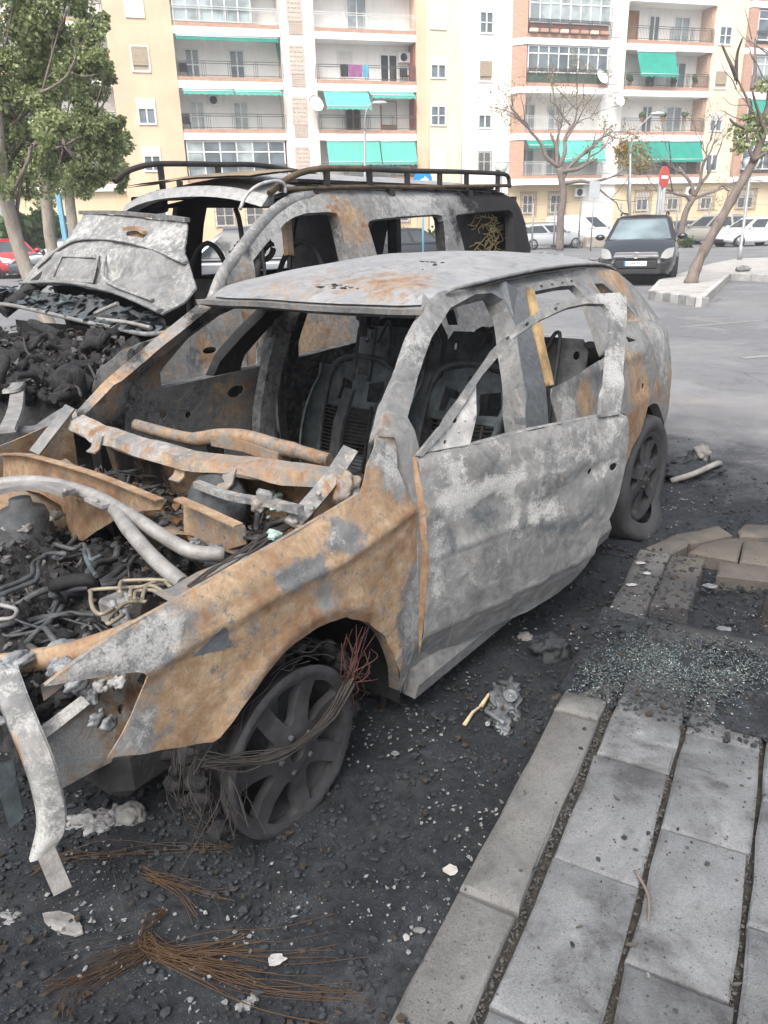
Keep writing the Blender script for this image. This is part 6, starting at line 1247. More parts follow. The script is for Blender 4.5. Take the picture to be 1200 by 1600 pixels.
# ABS block with its bent brake lines
abs_ = MB(); p = onZ((190, 945), .58); abs_.bbox(p + (-.04, -.05, -.05), p + (.04, .04, .02), .008); ab = abs_.build('abs_block', M_SILVER, car)
mb = MB()
for q in ((188, 929), (200, 935), (178, 948), (196, 962)): c = onZ(q, .605); mb.lathe([(0, .02), (.009, .02), (.009, -.01), (.013, -.01), (.013, -.03)], 8, Matrix.Translation(tuple(c)))
c = onZ((192, 970), .57); mb.lathe([(.012, .03), (.026, .03), (.028, 0), (.02, -.03)], 14, Matrix.Translation(tuple(c)) @ Matrix.Rotation(.6, 4, 'Y')); mb.build('pipe_union', M_MELT, ab)
M_BRASS = mat('browned_steel_pipe', (.24, .21, .16), .6, .4, .3, 15)
pipes('brake_line', [PZ([(300, 918), (262, 907), (200, 907), (188, 912), (188, 928)], .66), PZ([(270, 920), (252, 907), (225, 916), (206, 920), (203, 934)], .655), PZ([(240, 916), (150, 921), (142, 928), (145, 950), (158, 960), (178, 950)], .64), PZ([(262, 943), (205, 940), (180, 955), (168, 970), (172, 974), (194, 960)], .63), PZ([(255, 925), (240, 916), (228, 918), (222, 935)], .655), PZ([(258, 935), (245, 925), (232, 922), (212, 925), (210, 938)], .65)], .0055, M_BRASS, ab)
pipes('wiring_loom', [[onZ(p, .70) + (0, random.uniform(-.02, .02), 0) for p in ((300, 918), (345, 888), (385, 862), (420, 838), (470, 812))] for i in range(5)] + [PZ([(240, 930), (300, 905), (350, 880)], .69)], .005, M_WIREGREY, car, 5)
scrap('burnt_fittings', [(310, 870), (340, 885), (370, 868), (300, 890)], .60, .035, M_DARKSTEEL, car, 16, .7, 17); scrap('ash_lumps', [(298, 845), (325, 858), (350, 850)], .66, .016, M_MELT, car, 10, .6, 18)
# strut towers, distant right inner wing
mb = MB(); c = onZ((35, 800), .62); mb.lathe([(.0, .05), (.035, .05), (.04, .02), (.075, .01), (.09, -.04), (.1, -.2)], 22, Matrix.Translation(tuple(c))); mb.build('strut_top', M_DARKSTEEL, car)
scrap('melted_casing', [(15, 830), (50, 825), (80, 800)], .58, .045, M_SILVER, car, 8, .6, 19)
mb = MB(); rows = []
for i in range(14):
    x = .5 - 1.05 * i / 13; rows.append([(x, -.76, .66 + .02 * FB((x, 3, 0), 6, 2)), (x, -.70, .67 + .03 * FB((x, 1, 4), 5, 2)), (x, -.60, .6), (x, -.56, .4)])
mb.grid(rows); mb.build('inner_wing', M_METAL, car, wearf((.6, .2, 0, .4)))
mb = MB(); panel(mb, [(-.66, .82), (-.6, .80), (-.3, .74), (.1, .73), (.5, .62), (.62, .5), (.4, .4), (.15, .45), (-.02, .54), (-.22, .57), (-.42, .53), (-.56, .4), (-.62, .15), (-.66, .2)], [], fl(-1, -.01, wob3(.012, 4, 2)), .005, .05, .004, False); mb.build('front_wing', M_METAL, car, wearf((.6, .2, .1, .25)))
# ---- floor, sill, tail
mb = MB(); mb.grid([[(x, y, .20 + .03 * FB((x, y, 0), 4, 1)) for y in np.linspace(-.80, .80, 22)] for x in np.linspace(-.72, -3.2, 36)]); mb.build('floor_pan', M_SOOT, car)
mb = MB(); mb.beam([(-.66, .845, .155), (-1.4, .85, .165), (-2.22, .845, .17)], [(-.05, -.05), (.02, -.055), (.035, .0), (.02, .05), (-.05, .05)]); mb.build('sill', M_METAL, car, wearf((.1, .2, .2, .25)))
mb = MB(); mb.beam([(-.66, -.84, .16), (-2.22, -.84, .17)], [(-.05, -.05), (.03, -.05), (.03, .05), (-.05, .05)]); mb.build('sill', M_METAL, car, wearf((.3, .0, .1, .5)))
mb = MB(); mb.beam([(-3.26, -.70, .42), (-3.36, -.3, .42), (-3.37, 0, .42), (-3.36, .3, .42), (-3.26, .70, .42)], [(-.03, -.12), (.04, -.12), (.05, .06), (-.03, .08)]); mb.build('rear_panel', M_METAL, car, wearf((.4, .2, .1, .25)))
for s_ in (-1, 1): mb = MB(); mb.beam([(-2.94, s_ * .48, 1.25), (-3.06, s_ * .56, 1.08), (-3.22, s_ * .62, .93)], [(-.03, -.03), (.03, -.03), (.03, .03), (-.03, .03)]); mb.build('tailgate_pillar', M_METAL, car, wearf((.3, .2, .1, .3)))
# rear underside of the wheel arch, rear inner quarter
for s_ in (1, -1):
    mb = MB(); rows = []
    for i in range(15):
        a = math.radians(-5 + 190 * i / 14); rows.append([(-2.62 + .375 * math.cos(a), s_ * y, .30 + .375 * math.sin(a)) for y in (.85, .7, .55)])
    mb.grid(rows); mb.build('wheel_arch', M_SOOT, car)
# ---- seats
def seat(name, x, y, lean, hoop, seed, zb, m1=M_BLUESTEEL):
    random.seed(seed); t = MB(); R = Matrix.Translation((x, y, zb)) @ Matrix.Rotation(-lean, 4, 'Y') @ Matrix.Diagonal((1, .88, .92, 1))
    T = lambda p: np.array(R @ Vector(p))
    for s_ in (-1, 1):                                       # curved side wings
        rows = []
        for i in range(10):
            z = .62 * i / 9; wv = .05 + .085 * math.sin(PI * min(1, (i + 1) / 9)) ** .8
            rows.append([T((-.02, s_ * .235, z)), T((-.01, s_ * .25, z)), T((wv * .6, s_ * .262, z)), T((wv, s_ * (.255), z)), T((wv - .006, s_ * .245, z))])
        t.grid(rows)
    o = t.build(name, m1, car); mb = MB()
    panel(mb, [(-.24, .40), (.24, .40), (.25, .55), (.18, .63), (.06, .655), (-.06, .655), (-.18, .63), (-.25, .55)], [[(-.17, .44), (-.06, .44), (-.06, .54), (-.15, .56)], [(.06, .44), (.18, .45), (.16, .56), (.05, .54)], [(-.03, .58), (.03, .58), (.03, .62), (-.03, .62)]], lambda a, b: tuple(T((-.03 + .02 * FB((a, b, seed), 7, 1, 3), a, b))), .006, .03); mb.build('back_panel', m1, o); mb = MB(); mb.beam([T((.01, -.09, .02)), T((.0, -.10, .3)), T((-.02, -.07, .5))], [(-.035, -.008), (.035, -.008), (.03, .01), (-.03, .01)], up=(1, 0, 0)); mb.build('back_strut', M_DARKSTEEL, o); mb = MB(); mb.grid([[T((-.034, yy, z)) for yy in np.linspace(-.25, .25, 9)] for z in (.06, .14)]); mb.build('lower_panel', m1, o)
    mb = MB(); mb.tube(cr([T((-.02, -.24, .02)), T((-.02, -.25, .4)), T((-.02, -.2, .63)), T((-.02, 0, .68)), T((-.02, .2, .63)), T((-.02, .25, .4)), T((-.02, .24, .02))], 5), .014, 8); mb.build('back_frame', M_DARKSTEEL, o)
    mb = MB()
    for i in range(17): z = .08 + .32 * i / 16; mb.tube([T((-.01, -.23, z)), T((-.03 + random.uniform(-.01, .01), -.08, z - .01)), T((-.03, .08, z - .012)), T((-.01, .23, z))], .0032, 4)
    for yy in (-.1, .1): mb.tube([T((-.02, yy, .05)), T((-.025, yy, .42))], .006, 5)
    tag(mb.build('spring_wire', M_WIREGREY, o), kind='stuff')
    mb = MB(); mb.grid([[(x + dx, y + yy, .36 + .03 * math.sin(yy * 9) * dx + .02 * FB((dx, yy, seed), 6)) for yy in np.linspace(-.25, .25, 9)] for dx in np.linspace(.02, .46, 9)]); mb.build('seat_pan', M_DARKSTEEL, o)
    mb = MB(); [mb.box((x - .02, y + s_ * .22 - .015, .2), (x + .44, y + s_ * .22 + .015, .3)) for s_ in (-1, 1)]; mb.build('seat_rail', M_DARKSTEEL, o)
    if hoop:
        mb = MB(); mb.tube(cr([T((-.02, -.055, .55)), T((-.02, -.06, .80)), T((-.02, -.045, .835)), T((-.02, .045, .835)), T((-.02, .06, .80)), T((-.02, .055, .55))], 5), .0085, 8); mb.bbox(T((-.01, -.014, .79)), T((.0, -.014, .79)) + (.03, .03, .10), .008); mb.build('headrest_hoop', M_DARKSTEEL, o)
    return o
seat('front_seat', -1.80, -.37, .28, True, 3, .30); seat('front_seat', -1.62, .36, .36, False, 4, .36)
def rear_back(y0, y1, sd):
    mb = MB(); R = Matrix.Translation((-2.20, 0, .36)) @ Matrix.Rotation(-.22, 4, 'Y'); random.seed(sd)
    P = [(y0, 0), (y1, 0), (y1, .60), (y1 - .03, .655), (y0 + .03, .655), (y0, .60)]
    hs_ = [rect_hole((y0 + .05, .58), .012, .02), rect_hole((y1 - .05, .58), .014, .02), rect_hole((y1 - .06, .42), .007, .009)]
    panel(mb, P, hs_, lambda a, b: tuple(R @ Vector((.012 * math.sin(a * 26), a, b))), .012, .03); o = mb.build('rear_seat_back', M_DARKSTEEL, car)
    mb = MB()
    for k in range(2):
        c = y0 + (y1 - y0) * (.3 + .45 * k); pts = [(-.012, c - .07, .62), (-.01, c - .055, .58), (-.01, c - .02, .57), (-.01, c + .01, .62), (-.01, c + .035, .67), (-.01, c + .06, .66), (-.01, c + .065, .5), (-.01, c + .065, .1)]; mb.tube(cr([tuple(R @ Vector((p[0] + .04, p[1], p[2]))) for p in pts], 4), .009, 7)
    mb.build('lock_rod', M_DARKSTEEL, o)
rear_back(-.10, .66, 5); rear_back(-.66, -.13, 6)
mb = MB(); mb.bbox((-2.86, .42, .3), (-2.56, .74, .92), .04); mb.build('rear_housing', M_SOOT, car)
mb = MB(); mb.grid([[(x, y, .33 + .05 * FB((x, y, 2), 5, 3)) for y in np.linspace(-.62, .62, 16)] for x in np.linspace(-1.85, -2.3, 8)]); mb.build('rear_seat_pan', M_SOOT, car)
random.seed(8); mb = MB(); [mb.blob((random.uniform(-2.6, -.8), random.uniform(-.7, .7), .22), random.uniform(.03, .09), 2, .8, 2, i, (1, 1, .5)) for i in range(60)]; tag(mb.build('cabin_debris', M_CHAR, car), kind='stuff')
# ---- wheels
RR = .232
def rim_lift(Mx, R):
    def f(a, b):
        r = math.hypot(a, b); h = ip(r / R, [0, .22, .3, .6, .86, .93, .97, 1.0], [.020, .020, .012, .004, .012, .022, .022, .012]); return tuple(Mx @ Vector((a, b, h)))
    return f
def spoke_holes(R, n=7, ph=.0):
    H = []
    for k in range(n):
        a0 = 2 * PI * k / n + ph; wi, wo = .55 * PI / n * .62, PI / n * .70; P = []
        for t in np.linspace(-1, 1, 7): P.append((R * .84 * math.cos(a0 + wo * t) * (1 - .03 * t * t), R * .84 * math.sin(a0 + wo * t) * (1 - .03 * t * t)))
        for t in np.linspace(1, -1, 5): P.append((R * (.40 - .04 * (1 - t * t)) * math.cos(a0 + wi * t), R * (.40 - .04 * (1 - t * t)) * math.sin(a0 + wi * t)))
        H.append(P)
    return H
def wheel(label, x, y, z, tyre, sgn=1, ph=.2):
    Mx = Matrix.Translation((x, sgn * y, z)) @ Matrix.Rotation(-sgn * PI / 2, 4, 'X')
    w_ = bpy.data.objects.new('wheel', None); COL.objects.link(w_); w_.parent = car
    if label: w_['label'] = label
    mb = MB(); panel(mb, [(RR * math.cos(a), RR * math.sin(a)) for a in np.linspace(0, 2 * PI, 57)[:-1]], spoke_holes(RR, 7, ph) + [[(.026 * math.cos(a), .026 * math.sin(a)) for a in np.linspace(0, 6.28, 13)[:-1]]], rim_lift(Mx, RR), .026, .016)
    mb.lathe([(RR * .985, .012), (RR * .93, -.03), (RR * .86, -.06), (RR * .85, -.15), (RR * .95, -.17), (RR * .97, -.19), (RR * .9, -.19), (RR * .8, -.155), (RR * .79, -.05), (RR * .9, .0)], 40, Mx); mb.build('rim', M_RIM, w_)
    mb = MB(); mb.lathe([(0, -.05), (.06, -.05), (.065, -.085), (.14, -.085), (.142, -.105), (0, -.105)], 30, Mx); mb.bbox((-.03, -.16, -.13), (.1, -.07, -.05), .02, Mx); mb.build('brake_disc', M_DARKSTEEL, w_)
    mb = MB()
    for k in range(5): a = 2 * PI * k / 5; mb.lathe([(0, .024), (.008, .024), (.009, .012)], 8, Mx @ Matrix.Translation((.056 * math.cos(a), .056 * math.sin(a), 0)))
    tag(mb.build('wheel_bolt', M_DARKSTEEL, w_), kind='stuff')
    if tyre:
        mb = MB(); rows = []
        for i in range(56):
            a = 2 * PI * i / 56; r = []
            for rr, h in ((RR * .95, .018), (RR * 1.03, .03), (.275, .034), (.298, .018), (.306, -.02), (.306, -.15), (.296, -.19), (.26, -.2), (RR * .97, -.18)):
                p = Mx @ Vector((rr * math.cos(a), rr * math.sin(a), h)); flat = max(0, .005 - p.z)
                bulge = max(0, (.13 - p.z) / .13) * .085 * (1 if h > -.1 else -1)
                r.append((p.x + (p.x - x) * .12 * max(0, (.1 - p.z) / .1), p.y + sgn * bulge, max(p.z - .03 * max(0, (.2 - p.z) / .2), .004) + .003 * N3(p, 14)))
            rows.append(r)
        rows.append(rows[0]); mb.grid(rows); mb.build('tyre', M_TYRE, w_)
    return w_, Mx
fw, FM = wheel('front left alloy wheel with its tyre burnt away to wires', *(lambda q: (q[0], .845, .228))(onY((457, 1178), .845)), False, 1, .32)
wheel('rear left alloy wheel on a flat scorched tyre', -2.66, .85, .302, True, 1, .1); wheel(None, -2.66, .85, .302, True, -1, .1); wheel(None, -.13, .845, .228, False, -1, .3)
# what is left of the front tyre: charred ring segments and a mat of steel cords
fc = np.array(FM.translation); random.seed(12)
mb = MB()
def cord(path, r=.0016, m=None): mb.tube(cr(path, 3), r, 3, False)
for i in range(80):
    a0 = random.uniform(0.15 * PI, 1.15 * PI); a1 = a0 + random.uniform(.3, 1.1); rad = RR + random.uniform(.0, .075); yy = random.uniform(-.16, .015)
    cord([fc + (-(rad + random.uniform(-.015, .02)) * math.cos(a), yy + random.uniform(-.02, .02), max(.0 - fc[2] + .01, (rad + random.uniform(-.012, .012)) * math.sin(a))) for a in np.linspace(a0, a1, 5)])
tag(mb.build('tyre_cord', M_WIREGREY, fw), kind='stuff')
mb = MB(); strand = [onY(p, y) for p, y in (((320, 1190), .86), ((380, 1192), .885), ((430, 1180), .90), ((480, 1155), .905), ((520, 1115), .90), ((548, 1062), .89))]
for i in range(24): o_ = np.array([random.gauss(0, .010), random.gauss(0, .006), random.gauss(0, .010)]); cord([p + o_ * random.uniform(.3, 1.2) + np.array([random.gauss(0, .004) for _ in range(3)]) for p in strand], .0018)
tag(mb.build('tyre_cord', M_WIREGREY, fw), kind='stuff')
mb = MB()
for i in range(40): p = onY((548 + random.gauss(0, 6), 1060 + random.gauss(0, 6)), .89); e = onY((590 - random.uniform(0, 60), 980 + random.uniform(-10, 130)), .86); cord([p, (p + e) / 2 + np.array([random.gauss(0, .015) for _ in range(3)]), e], .0016)
tag(mb.build('tyre_cord', M_WIRERED, fw), kind='stuff')
mb = MB()
for i in range(16): p = onY((325 + random.uniform(-10, 45), 1190 + random.gauss(0, 8)), .85); cord([p, p + (random.gauss(0, .02), random.gauss(.01, .02), -.08), p + (random.gauss(0, .05), random.gauss(.03, .04), -.17)], .0013)
tag(mb.build('tyre_cord', M_WIREGREY, fw), kind='stuff')
mb = MB()
for i in range(46): a = random.uniform(-.1, PI * 1.1); rad = RR + random.uniform(.01, .05); mb.blob(fc + (-rad * math.cos(a), random.uniform(-.17, -.01), max(-.21, rad * math.sin(a))), random.uniform(.012, .03), 1, .6, 3, i)
tag(mb.build('tyre_remains', M_CHAR, fw), kind='stuff')
scrap('ash_crust', [(412, 1090), (400, 1110)], .36, .014, M_MELT, fw, 8, .6, 21)
# suspension arm and hose behind the wheel, steering hoses under the wing
pipes('suspension_hose', [[onY((203, 1240), .48), onY((225, 1195), .50), onY((262, 1178), .55), onY((310, 1190), .6), onY((330, 1205), .62)]], .019, M_METAL, car, 10)
pipes('steering_rod', [[onY((245, 1200), .45), onY((290, 1218), .5), onY((330, 1226), .56)]], .013, M_METAL, car, 10)
mb = MB(); mb.beam([(-.25, .2, .14), (-.2, .5, .12), (-.12, .68, .13)], [(-.05, -.015), (.05, -.015), (.05, .015), (-.05, .015)]); mb.tube([(-.14, .60, .16), (-.17, .58, .6)], .03, 10); mb.tube([(-.14, .60, .3), (-.165, .585, .55)], .055, 12); mb.build('suspension_strut', M_DARKSTEEL, car)
mb = MB(); mb.bbox((-.5, -.6, .1), (.2, .55, .3), .05); mb.build('subframe', M_SOOT, car)
mb = MB(); mb.tube([onY((598, 1060), .72), onY((600, 1150), .74)], .012, 7); mb.build('mudflap_stay', M_METAL, car)
# ================================================================== the burnt van, parked nose-in beside the car (same axes)
van = thing('burnt_van', 'burnt out van with a roof rack and its bonnet thrown back against the windscreen', 'van', tuple(ORG), CARYAW)
VC, VHW = -2.42, ([.0, .25, .6, 1.0, 1.25, 1.45, 1.62, 1.72, 1.79], [.90, .95, .98, .965, .94, .885, .83, .775, .69])
def VS(x, z): return VC + ip(z, *VHW) * ip(x, [-6.2, -5.9, -5.6, -2.2, -1.6, -1.2, -1.0], [.93, .985, 1, 1, .97, .88, .78])
def TV(pts):
    r = []
    for p in pts:
        q = seek(p, lambda v: v[1] - VS(v[0], v[2]), (-1.5 - _O[1]) / cray(p)[1]); r.append((q[0], q[2]))
    return r
def vf(sgn=1, off=0.0, dent=None): return lambda x, z: (x, (VS(x, z) + off + (dent(x, z) if dent else 0)) if sgn > 0 else 2 * VC - VS(x, z) - off, z)
XR = TV([(820, 345)])[0][0]                                 # rear end
print('van rear', XR, TV([(352, 430), (548, 312), (818, 303)]))
A_OUT = TV([(352, 432), (376, 398), (404, 361), (425, 339), (446, 323), (466, 313), (487, 307)])
W1 = TV([(396, 407), (412, 386), (427, 369), (445, 349), (459, 339), (478, 333), (510, 331), (526, 333), (530, 342), (530, 400)]) 
W1 = W1[:-1] + [(W1[-2][0] + .02, 1.14), (W1[0][0] + .03, 1.14)]
W2 = TV([(575, 352), (577, 346), (584, 343), (630, 338), (682, 335), (690, 337), (693, 345), (694, 394)]); W2 = W2[:-1] + [(W2[-1][0], 1.2), (W2[0][0] - .03, 1.2)]
W3 = TV([(712, 338), (717, 335), (755, 331), (795, 328), (801, 333), (803, 396)]); W3 = W3[:-1] + [(W3[-1][0], 1.2), (W3[0][0] - .02, 1.2)]
xA = A_OUT[0][0]
VO = [A_OUT[0]] + A_OUT[1:] + [(A_OUT[-1][0] - .15, 1.735), (-3.4, 1.775), (-4.5, 1.785), (XR + .25, 1.775), (XR + .06, 1.70), (XR, 1.5), (XR, .35), (XR + .5, .3)]
for i in range(11): a = math.radians(10 + 160 * i / 10); VO.append((XR + 1.0 - .38 * math.cos(a), .28 + .38 * math.sin(a)))
VO += [(XR + 1.5, .28), (-2.35, .26), (-2.22, .45), (-2.20, .9), (xA - .02, 1.12)]
DOORHOLE = [(-2.32, 1.02), (-2.30, 1.12), (W1[0][0] + .08, 1.16)]
wfv = wearf((.26, .30, -.15, .02), ((-2.3, -1.45, .9), .35, (.35, .1, 0, .1)), ((-2.8, -1.45, .8), .5, (.35, .15, -.2, -.1)), ((-3.5, -1.5, 1.5), .3, (.25, .1, 0, 0)), ((-2.7, -1.5, 1.6), .5, (0, .35, 0, -.2)), ((-4.3, -1.6, 1.7), .5, (.0, .35, 0, -.1)), ((-3.3, -1.5, 1.65), .2, (.3, .1, 0, .1)), ((-5.6, -1.5, 1.5), .75, (-.1, -.5, .2, .95)), ((-4.9, -1.5, 1.5), .3, (0, -.1, .2, .25)), ((-6, -1.5, 1.2), .6, (0, -.4, .1, .9)))
JAMBHOLES = [rect_hole((-2.30, .83), .018, .03)]
mb = MB(); panel(mb, VO, [W1, W2, W3, DOORHOLE[:0] or [(-2.42, .93), (-2.62, .92), (-2.60, 1.10), (-2.50, 1.11), (-2.44, 1.04)]] + JAMBHOLES, vf(1, 0, lambda x, z: .006 * FB((x, 0, z), 2.2, 3, 3) - .012 * math.exp(-((x + 3.36) / .012) ** 2) - .012 * math.exp(-((x + 2.21 - .0) / .012) ** 2) - .01 * math.exp(-((x + 4.80) / .012) ** 2) * (z > 1.1) + .012 * math.exp(-((z - 1.655) / .015) ** 2) * (x < -3.3)), .05, .055, .0, True)
vside = mb.build('side_panel', M_METAL, van, wfv)
mb = MB(); panel(mb, [(p[0], p[1]) for p in VO], [[(-2.45, 1.14), (-2.58, 1.4), (-2.72, 1.69), (-3.17, 1.71), (-3.19, 1.14)], [(-3.48, 1.16), (-3.47, 1.71), (-4.55, 1.71), (-4.57, 1.16)], W3], vf(-1), .05, .12, 0, False); mb.build('side_panel', M_METAL, van, wearf((.1, 0, .1, .85)))
mb = MB()
for Wn in (W1, W2, W3):
    L = [np.array((p[0], VS(*p) - .002, p[1])) for p in resamp(Wn, .08)]; L.append(L[0]); mb.grid([L, [p + (0, -.09, -.0) for p in L]])
mb.build('window_surround', M_METAL, vside, wearf((.15, .1, .1, .45), ((-5.5, -1.5, 1.4), 1.0, (0, -.2, 0, .8))))
# front wing with the indicator hole; grey-tan
mb = MB(); panel(mb, [(-2.19, 1.10), (-2.0, 1.06), (-1.7, 1.0), (-1.4, .93), (-1.25, .84), (-1.15, .62), (-1.25, .45), (-1.35, .62), (-1.55, .72), (-1.8, .68), (-2.0, .5), (-2.05, .3), (-2.19, .3)], [rect_hole((-1.93, .86), .05, .02)], vf(1, .004, lambda x, z: .012 * FB((x, 0, z), 3, 7, 3)), .006, .03, .004, True)
mb.build('front_wing', M_METAL, van, wearf((.42, .35, .05, -.1), ((-1.9, -1.45, .86), .08, (.6, 0, .5, 0)), ((-1.82, -1.45, .83), .06, (-.5, 0, .9, .1)), ((-2.05, -1.45, .72), .15, (0, .4, 0, 0))))
# roof
def vroof(x, y): e = ip(x, [XR, XR + .3, -4, -3.2, -2.9, -2.72], [1.74, 1.77, 1.785, 1.775, 1.74, 1.70]); return e + .115 * (1 - min(1, abs(y) / .74) ** 2.5) * ip(x, [XR, XR + .4, -3.2, -2.72], [.6, 1, 1, .75])
mb = MB(); mb.grid([[(x, VC + y, vroof(x, y) + .006 * FB((x, y, 0), 3, 2)) for y in np.linspace(-.74, .74, 25)] for x in np.linspace(-2.74, XR + .05, 40)]); mb.grid([[(x, VC + y, vroof(x, y) - .02) for y in np.linspace(-.74, .74, 13)] for x in np.linspace(XR + .05, -2.74, 20)])
vroofo = mb.build('roof', M_ROOF, van, wearf((0, .45, .1, -.3), ((-5.6, -1.9, 1.8), .8, (0, -.7, .2, .9))))
mb = MB(); mb.grid([[(XR + .02 - .05 * (1 - (y / .9) ** 2), VC + y * ip(z, [.3, 1.3, 1.75], [1, .96, .8]), z) for y in np.linspace(-.93, .93, 15)] for z in (.35, .7, 1.15)]); mb.build('rear_door', M_SOOT, van)
for yy, ww in ((-.68, .06), (.68, .06), (0, .05)): mb = MB(); mb.box((XR, VC + yy - ww, 1.152), (XR + .08, VC + yy + ww, 1.74)); mb.build('rear_pillar', M_SOOT, van)
# windscreen frame: header and pillars
hp = [(-2.735 + .05 * (1 - (y / .74) ** 2), VC + y, vroof(-2.74, y) - .01) for y in np.linspace(-.74, .74, 13)]
mb = MB(); mb.beam(hp, [(-.03, -.05), (.09, -.055), (.03, .012), (-.03, .012)]); mb.build('windscreen_header', M_ROOF, van, wearf((.1, .5, 0, -.2)))
AF = [np.array((p[0], 2 * VC - VS(*p) + .03, p[1])) for p in A_OUT]; AF = [np.array((-1.72, VC - .93, 1.02))] + AF; mb = MB(); mb.tube(cr(AF, 4), .05, 8); mb.build('windscreen_pillar', M_SOOT, van)
AN = [np.array((p[0] - .01, VS(*p) - .03, p[1])) for p in A_OUT]; AN = [np.array((xA + .12, VC + .93, 1.10))] + AN + [np.array((x, VS(x, 1.76) - .03, z)) for x, z in ((A_OUT[-1][0] - .25, 1.745), (-3.6, 1.765), (-4.2, 1.765))]; mb = MB(); mb.tube(cr(AN, 4), [.034] * (4 * (len(AN) - 1) + 1), 8, True, (1, 1.5)); mb.build('windscreen_pillar', M_METAL, van, wearf((.2, .4, .1, .1)))
mb = MB(); vis = [[(x, VC + y, 1.815 + .05 * k + .03 * (1 - (y / .85) ** 2) + .006 * FB((x, y, 0), 4)) for y in np.linspace(-.84, .66, 16)] for k, x in ((0, -2.64), (.2, -2.72), (.6, -2.86), (1, -3.05))]; mb.grid(vis); mb.grid([[(p[0], p[1], p[2] - .012) for p in r][::-1] for r in vis]); mb.build('sun_visor', mat('scorched_fibreglass', (.30, .23, .14), .8, .1, .5, 3, .3, 30, .3, (.12, .10, .075)), van)
# what shows through the windscreen and windows: bulkhead, belt post, seat frames, wheel
mb = MB(); mb.box((-4.66, VC - .9, .3), (-4.58, VC - .25, 1.70)); mb.build('partition', M_SOOT, van); mb = MB(); mb.box((-3.75, VC - .9, .3), (-3.66, VC + .86, 1.1)); mb.build('partition', M_SOOT, van)
mb = MB(); mb.tube(cr([onY((392, 455), -2.0), onY((382, 400), -2.1), onY((374, 345), -2.2), onY((368, 326), -2.25)], 4), .018, 8); mb.tube(cr([onY((415, 440), -1.8), onY((410, 390), -1.85), onY((405, 370), -1.9)], 4), .012, 7); mb.build('burnt_post', M_SOOT, van)
mb = MB(); [mb.blob(onY((x, y), -1.95), .05, 2, .7, 2, i, (1, 1, 1)) for i, (x, y) in enumerate(((382, 388), (388, 398), (404, 388), (376, 392), (412, 380), (396, 402), (370, 398), (400, 410)))]; tag(mb.build('charred_seat', M_CHAR, van), kind='stuff')
mb = MB(); sw = [onY((405 + 22 * math.cos(a), 388 + 20 * math.sin(a)), -1.95) for a in np.linspace(0, 5.2, 18)]; mb.tube(sw, .02, 8); mb.tube([onY((405, 388), -1.95), onY((400, 440), -1.85)], .025, 8); mb.build('steering_wheel', M_SOOT, van)
mb = MB(); mb.beam([onY((452, 400), -1.75), onY((447, 345), -1.8)], [(-.03, -.02), (.03, -.02), (.03, .02), (-.03, .02)], up=(0, 1, 0)); mb.build('door_post', M_METAL, van, wearf((.7, 0, .1, .3)))
for sx, sy in ((-3.1, -1.9), (-3.1, -2.9)):
    mb = MB(); mb.tube(cr([(sx, sy - .22, .6), (sx - .1, sy - .22, 1.2), (sx - .12, sy, 1.42), (sx - .1, sy + .22, 1.2), (sx, sy + .22, .6)], 5), .02, 8); mb.grid([[(sx - .05 - .1 * (z - .6), sy + y, z) for y in np.linspace(-.2, .2, 5)] for z in (.6, .8, 1.0, 1.15)]); mb.build('seat_frame', M_SOOT, van)
mb = MB(); mb.grid([[(x, VC + y, .35) for y in np.linspace(-.9, .9, 6)] for x in np.linspace(-1.2, XR, 12)]); mb.build('floor_pan', M_SOOT, van)
# crazed sheet of burnt insulation hanging inside the rear window: the yellow lines are gaps torn in it
M_FOAM = mat('burnt_insulation_edge', (.30, .24, .12), .9, 0, .3, 20)
rw = [onY(p, -1.72) for p in ((730, 336), (792, 334), (796, 392), (728, 394))]
mb = MB(); mb.grid([[rw[0] + (rw[1] - rw[0]) * u + (0, -.03, .08) for u in (-.4, 0, .5, 1, 1.3)], [rw[3] + (rw[2] - rw[3]) * u + (0, -.03, -.25) for u in (-.4, 0, .5, 1, 1.3)]]); ins = mb.build('insulation_sheet', M_SOOT, van)
random.seed(44); mb = MB()
def crack(p, d, L, k):
    P = [p]
    for i in range(5): d = d + random.gauss(0, .5); p = p + np.array([math.cos(d), math.sin(d)]) * L / 5; P.append(p)
    Q = [rw[0] + (rw[1] - rw[0]) * q[0] + (rw[3] - rw[0]) * q[1] + (0, .004, 0) for q in P if 0 < q[0] < 1 and -.02 < q[1] < 1.4]
    if len(Q) > 1: mb.tube(cr(Q, 2), .0045, 5)
    if k:
        for i in (2, 4): crack(P[i], d + random.choice((-1.4, 1.4)), L * .75, k - 1)
for s_ in ((.2, .1, .2), (.6, .1, 2.0), (.1, .4, .1), (.5, .6, .3), (.9, .3, 2.4), (.3, .8, -.2), (.75, .85, .4), (.45, .25, 1.2)): crack(np.array(s_[:2]), s_[2], .55, 2)
tag(mb.build('torn_seam', M_FOAM, ins), kind='stuff')
